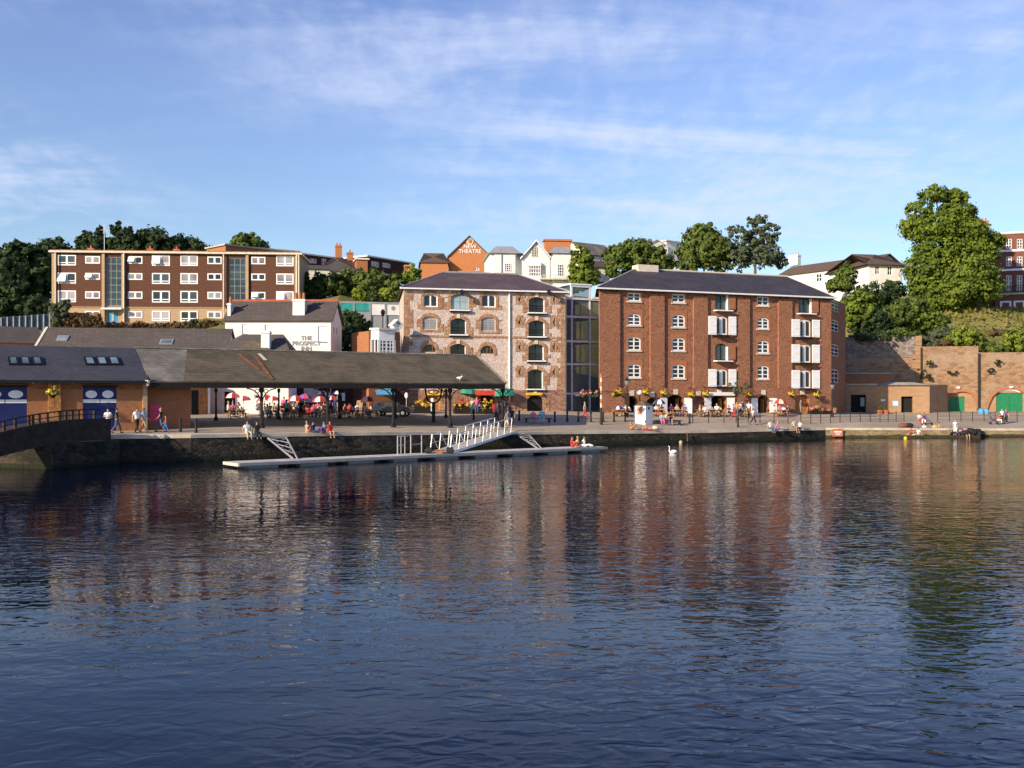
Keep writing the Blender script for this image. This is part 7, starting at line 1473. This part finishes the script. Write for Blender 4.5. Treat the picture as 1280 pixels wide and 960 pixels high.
edge_sit(963.5, 'person in white top and jeans on the wall edge below the cafe', shirt='white', legs='denim', sc=1.05)
pr('ground', at(972, 539), 1.3, 'person with outstretched bare legs beside the white topped edge sitter', 'pink', 'blue', 'hair_blond', short=True, shoes=None)
edge_sit(993.5, 'bare shouldered person on the wall edge with bare legs hanging', shirt='beige', legs='black', short=True, shoes=None, skin='skin_fair', sc=1.1)
pr('ground', at(1000, 538), -1.2, 'person in white and navy swimwear sitting sideways on the wall edge', 'white', 'navy', 'hair_blond', short=True, shoes=None)
# right-hand promenade and ledge
pr('sit', at(1149, 530), .3, 'person in white top crouched beside the purple shirted cyclist', 'white', 'red', sc=1.0)
pr('bend', at(1156, 530.5), -.6, 'person in purple and white leaning over a pushchair on the promenade', 'purple', 'white', 'hair_black', sc=1.1)
def ledge(kind, px, lab, rz=0, dy=1.2, z=.22, **k): x = LEDGE.x(px, dy); w = LEDGE.world(x, dy, z); return pr(kind, w, rz, lab, **k)
ledge('knees', 1139, 'tanned person squatting at the left end of the stone ledge', .4, shirt='red', legs='black', short=True, skin='skin_tan', shoes=None)
ledge('ground', 1148, 'person in white lying on the stone ledge near its left end', -1.3, dy=.8, shirt='white', legs='beige', shoes=None)
ledge('sit', 1155, 'bare legged person in white seated on the step above the ledge', .2, dy=3.0, shirt='white', legs='white', short=True, shoes=None)
ledge('sit', 1168, 'person in yellow top with bare legs seated above the ledge', .3, dy=3.0, shirt='yellow', legs='white', short=True, shoes=None, hair='hair_blond')
ledge('sit', 1174, 'bare chested tanned person seated above the ledge beside the yellow top', -.2, dy=3.0, shirt=None, legs='orange', short=True, shoes=None, skin='skin_tan', sc=1.08)
ledge('knees', 1189, 'person in dark green crouching left of the white towel wrapped one', .3, shirt='green', legs='black')
ledge('stand', 1194, 'person wrapped head to foot in white standing on the stone ledge', .1, dy=1.0, shirt='white', legs='white', hair='hair_grey')
ledge('knees', 1199.5, 'person in pink crouching right of the white wrapped one', -.3, shirt='pink', legs='navy')
ledge('edge', 1208, 'person in black swimwear with legs over the ledge side', 0, dy=.25, shirt='black', legs='black', short=True, shoes=None)
pr('bend', at(1247, 530), 1.0, 'person in red and white leaning over a pushchair before the green doors', 'red', 'white')
pr('stand', at(1252.5, 529.5), .1, 'person in white top and black trousers before the green doors', 'white', 'black', 'hair_grey')
pr('stand', at(1257.5, 529.5), -.4, 'person in purple top and dark trousers before the green doors', 'purple', 'black', 'hair_blond')
# three on the pontoon end
for kind, px, lab, kw in (('knees', 715, 'person in bright red crouching at the right end of the pontoon', dict(shirt='red', legs='red')), ('ground', 722, 'blond person in pale yellow sitting on the pontoon end', dict(shirt='yellow', legs='white', hair='hair_blond')), ('ground', 730, 'person in white with outstretched legs nearest the pontoon tip', dict(shirt='white', legs='white', hair='hair_brown'))):
    x = PF.x(px, 1.2); pr(kind, PF.world(x, 1.2, .37), 1.2, lab, **kw)
def pram(px, py, lab):
    w = at(px, py); t_ = thing('pushchair', lab, 'pushchair', w, 1.2); MB().slab((-.25, -.35, .45), (.25, -.35, .45), (.25, .25, .55), (-.25, .25, .55), .05).slab((-.25, .2, .5), (.25, .2, .5), (.25, .4, 1.0), (-.25, .4, 1.0), .05).build('seat', 'navy_cloth', t_)
    MB().bar((-.27, -.4, .2), (-.27, .5, 1.05), .02).bar((.27, -.4, .2), (.27, .5, 1.05), .02).bar((-.27, .5, 1.05), (.27, .5, 1.05), .02).bar((-.27, .35, .15), (-.27, -.1, .6), .02).bar((.27, .35, .15), (.27, -.1, .6), .02).build('frame', 'black_metal', t_)
    for x in (-.27, .27):
        for y in (-.4, .35): MB().bar((x-.02, y, .15), (x+.02, y, .15), .15, 10).build('wheel', 'rubber', t_)
pram(1160, 531, 'dark pushchair beside the person in purple and white'); pram(1242, 530.5, 'dark pushchair standing before the green doors')
w = at(808, 538); t_ = thing('towel', 'red beach towel under the dark haired sunbather', 'towel', (w.x, w.y, w.z+.035)); MB().box(-1.1, -.3, 0, 1.1, .35, .02).build('cloth', 'red_cloth', t_)
w = at(819, 537.5); t_ = thing('beach_bag', 'small cream bag on the quay edge right of the sunbathers', 'bag', (w.x, w.y, w.z+.03)); MB().ball((0, 0, .2), .35, .2, .2).build('bag', 'cream_paint', t_, True)
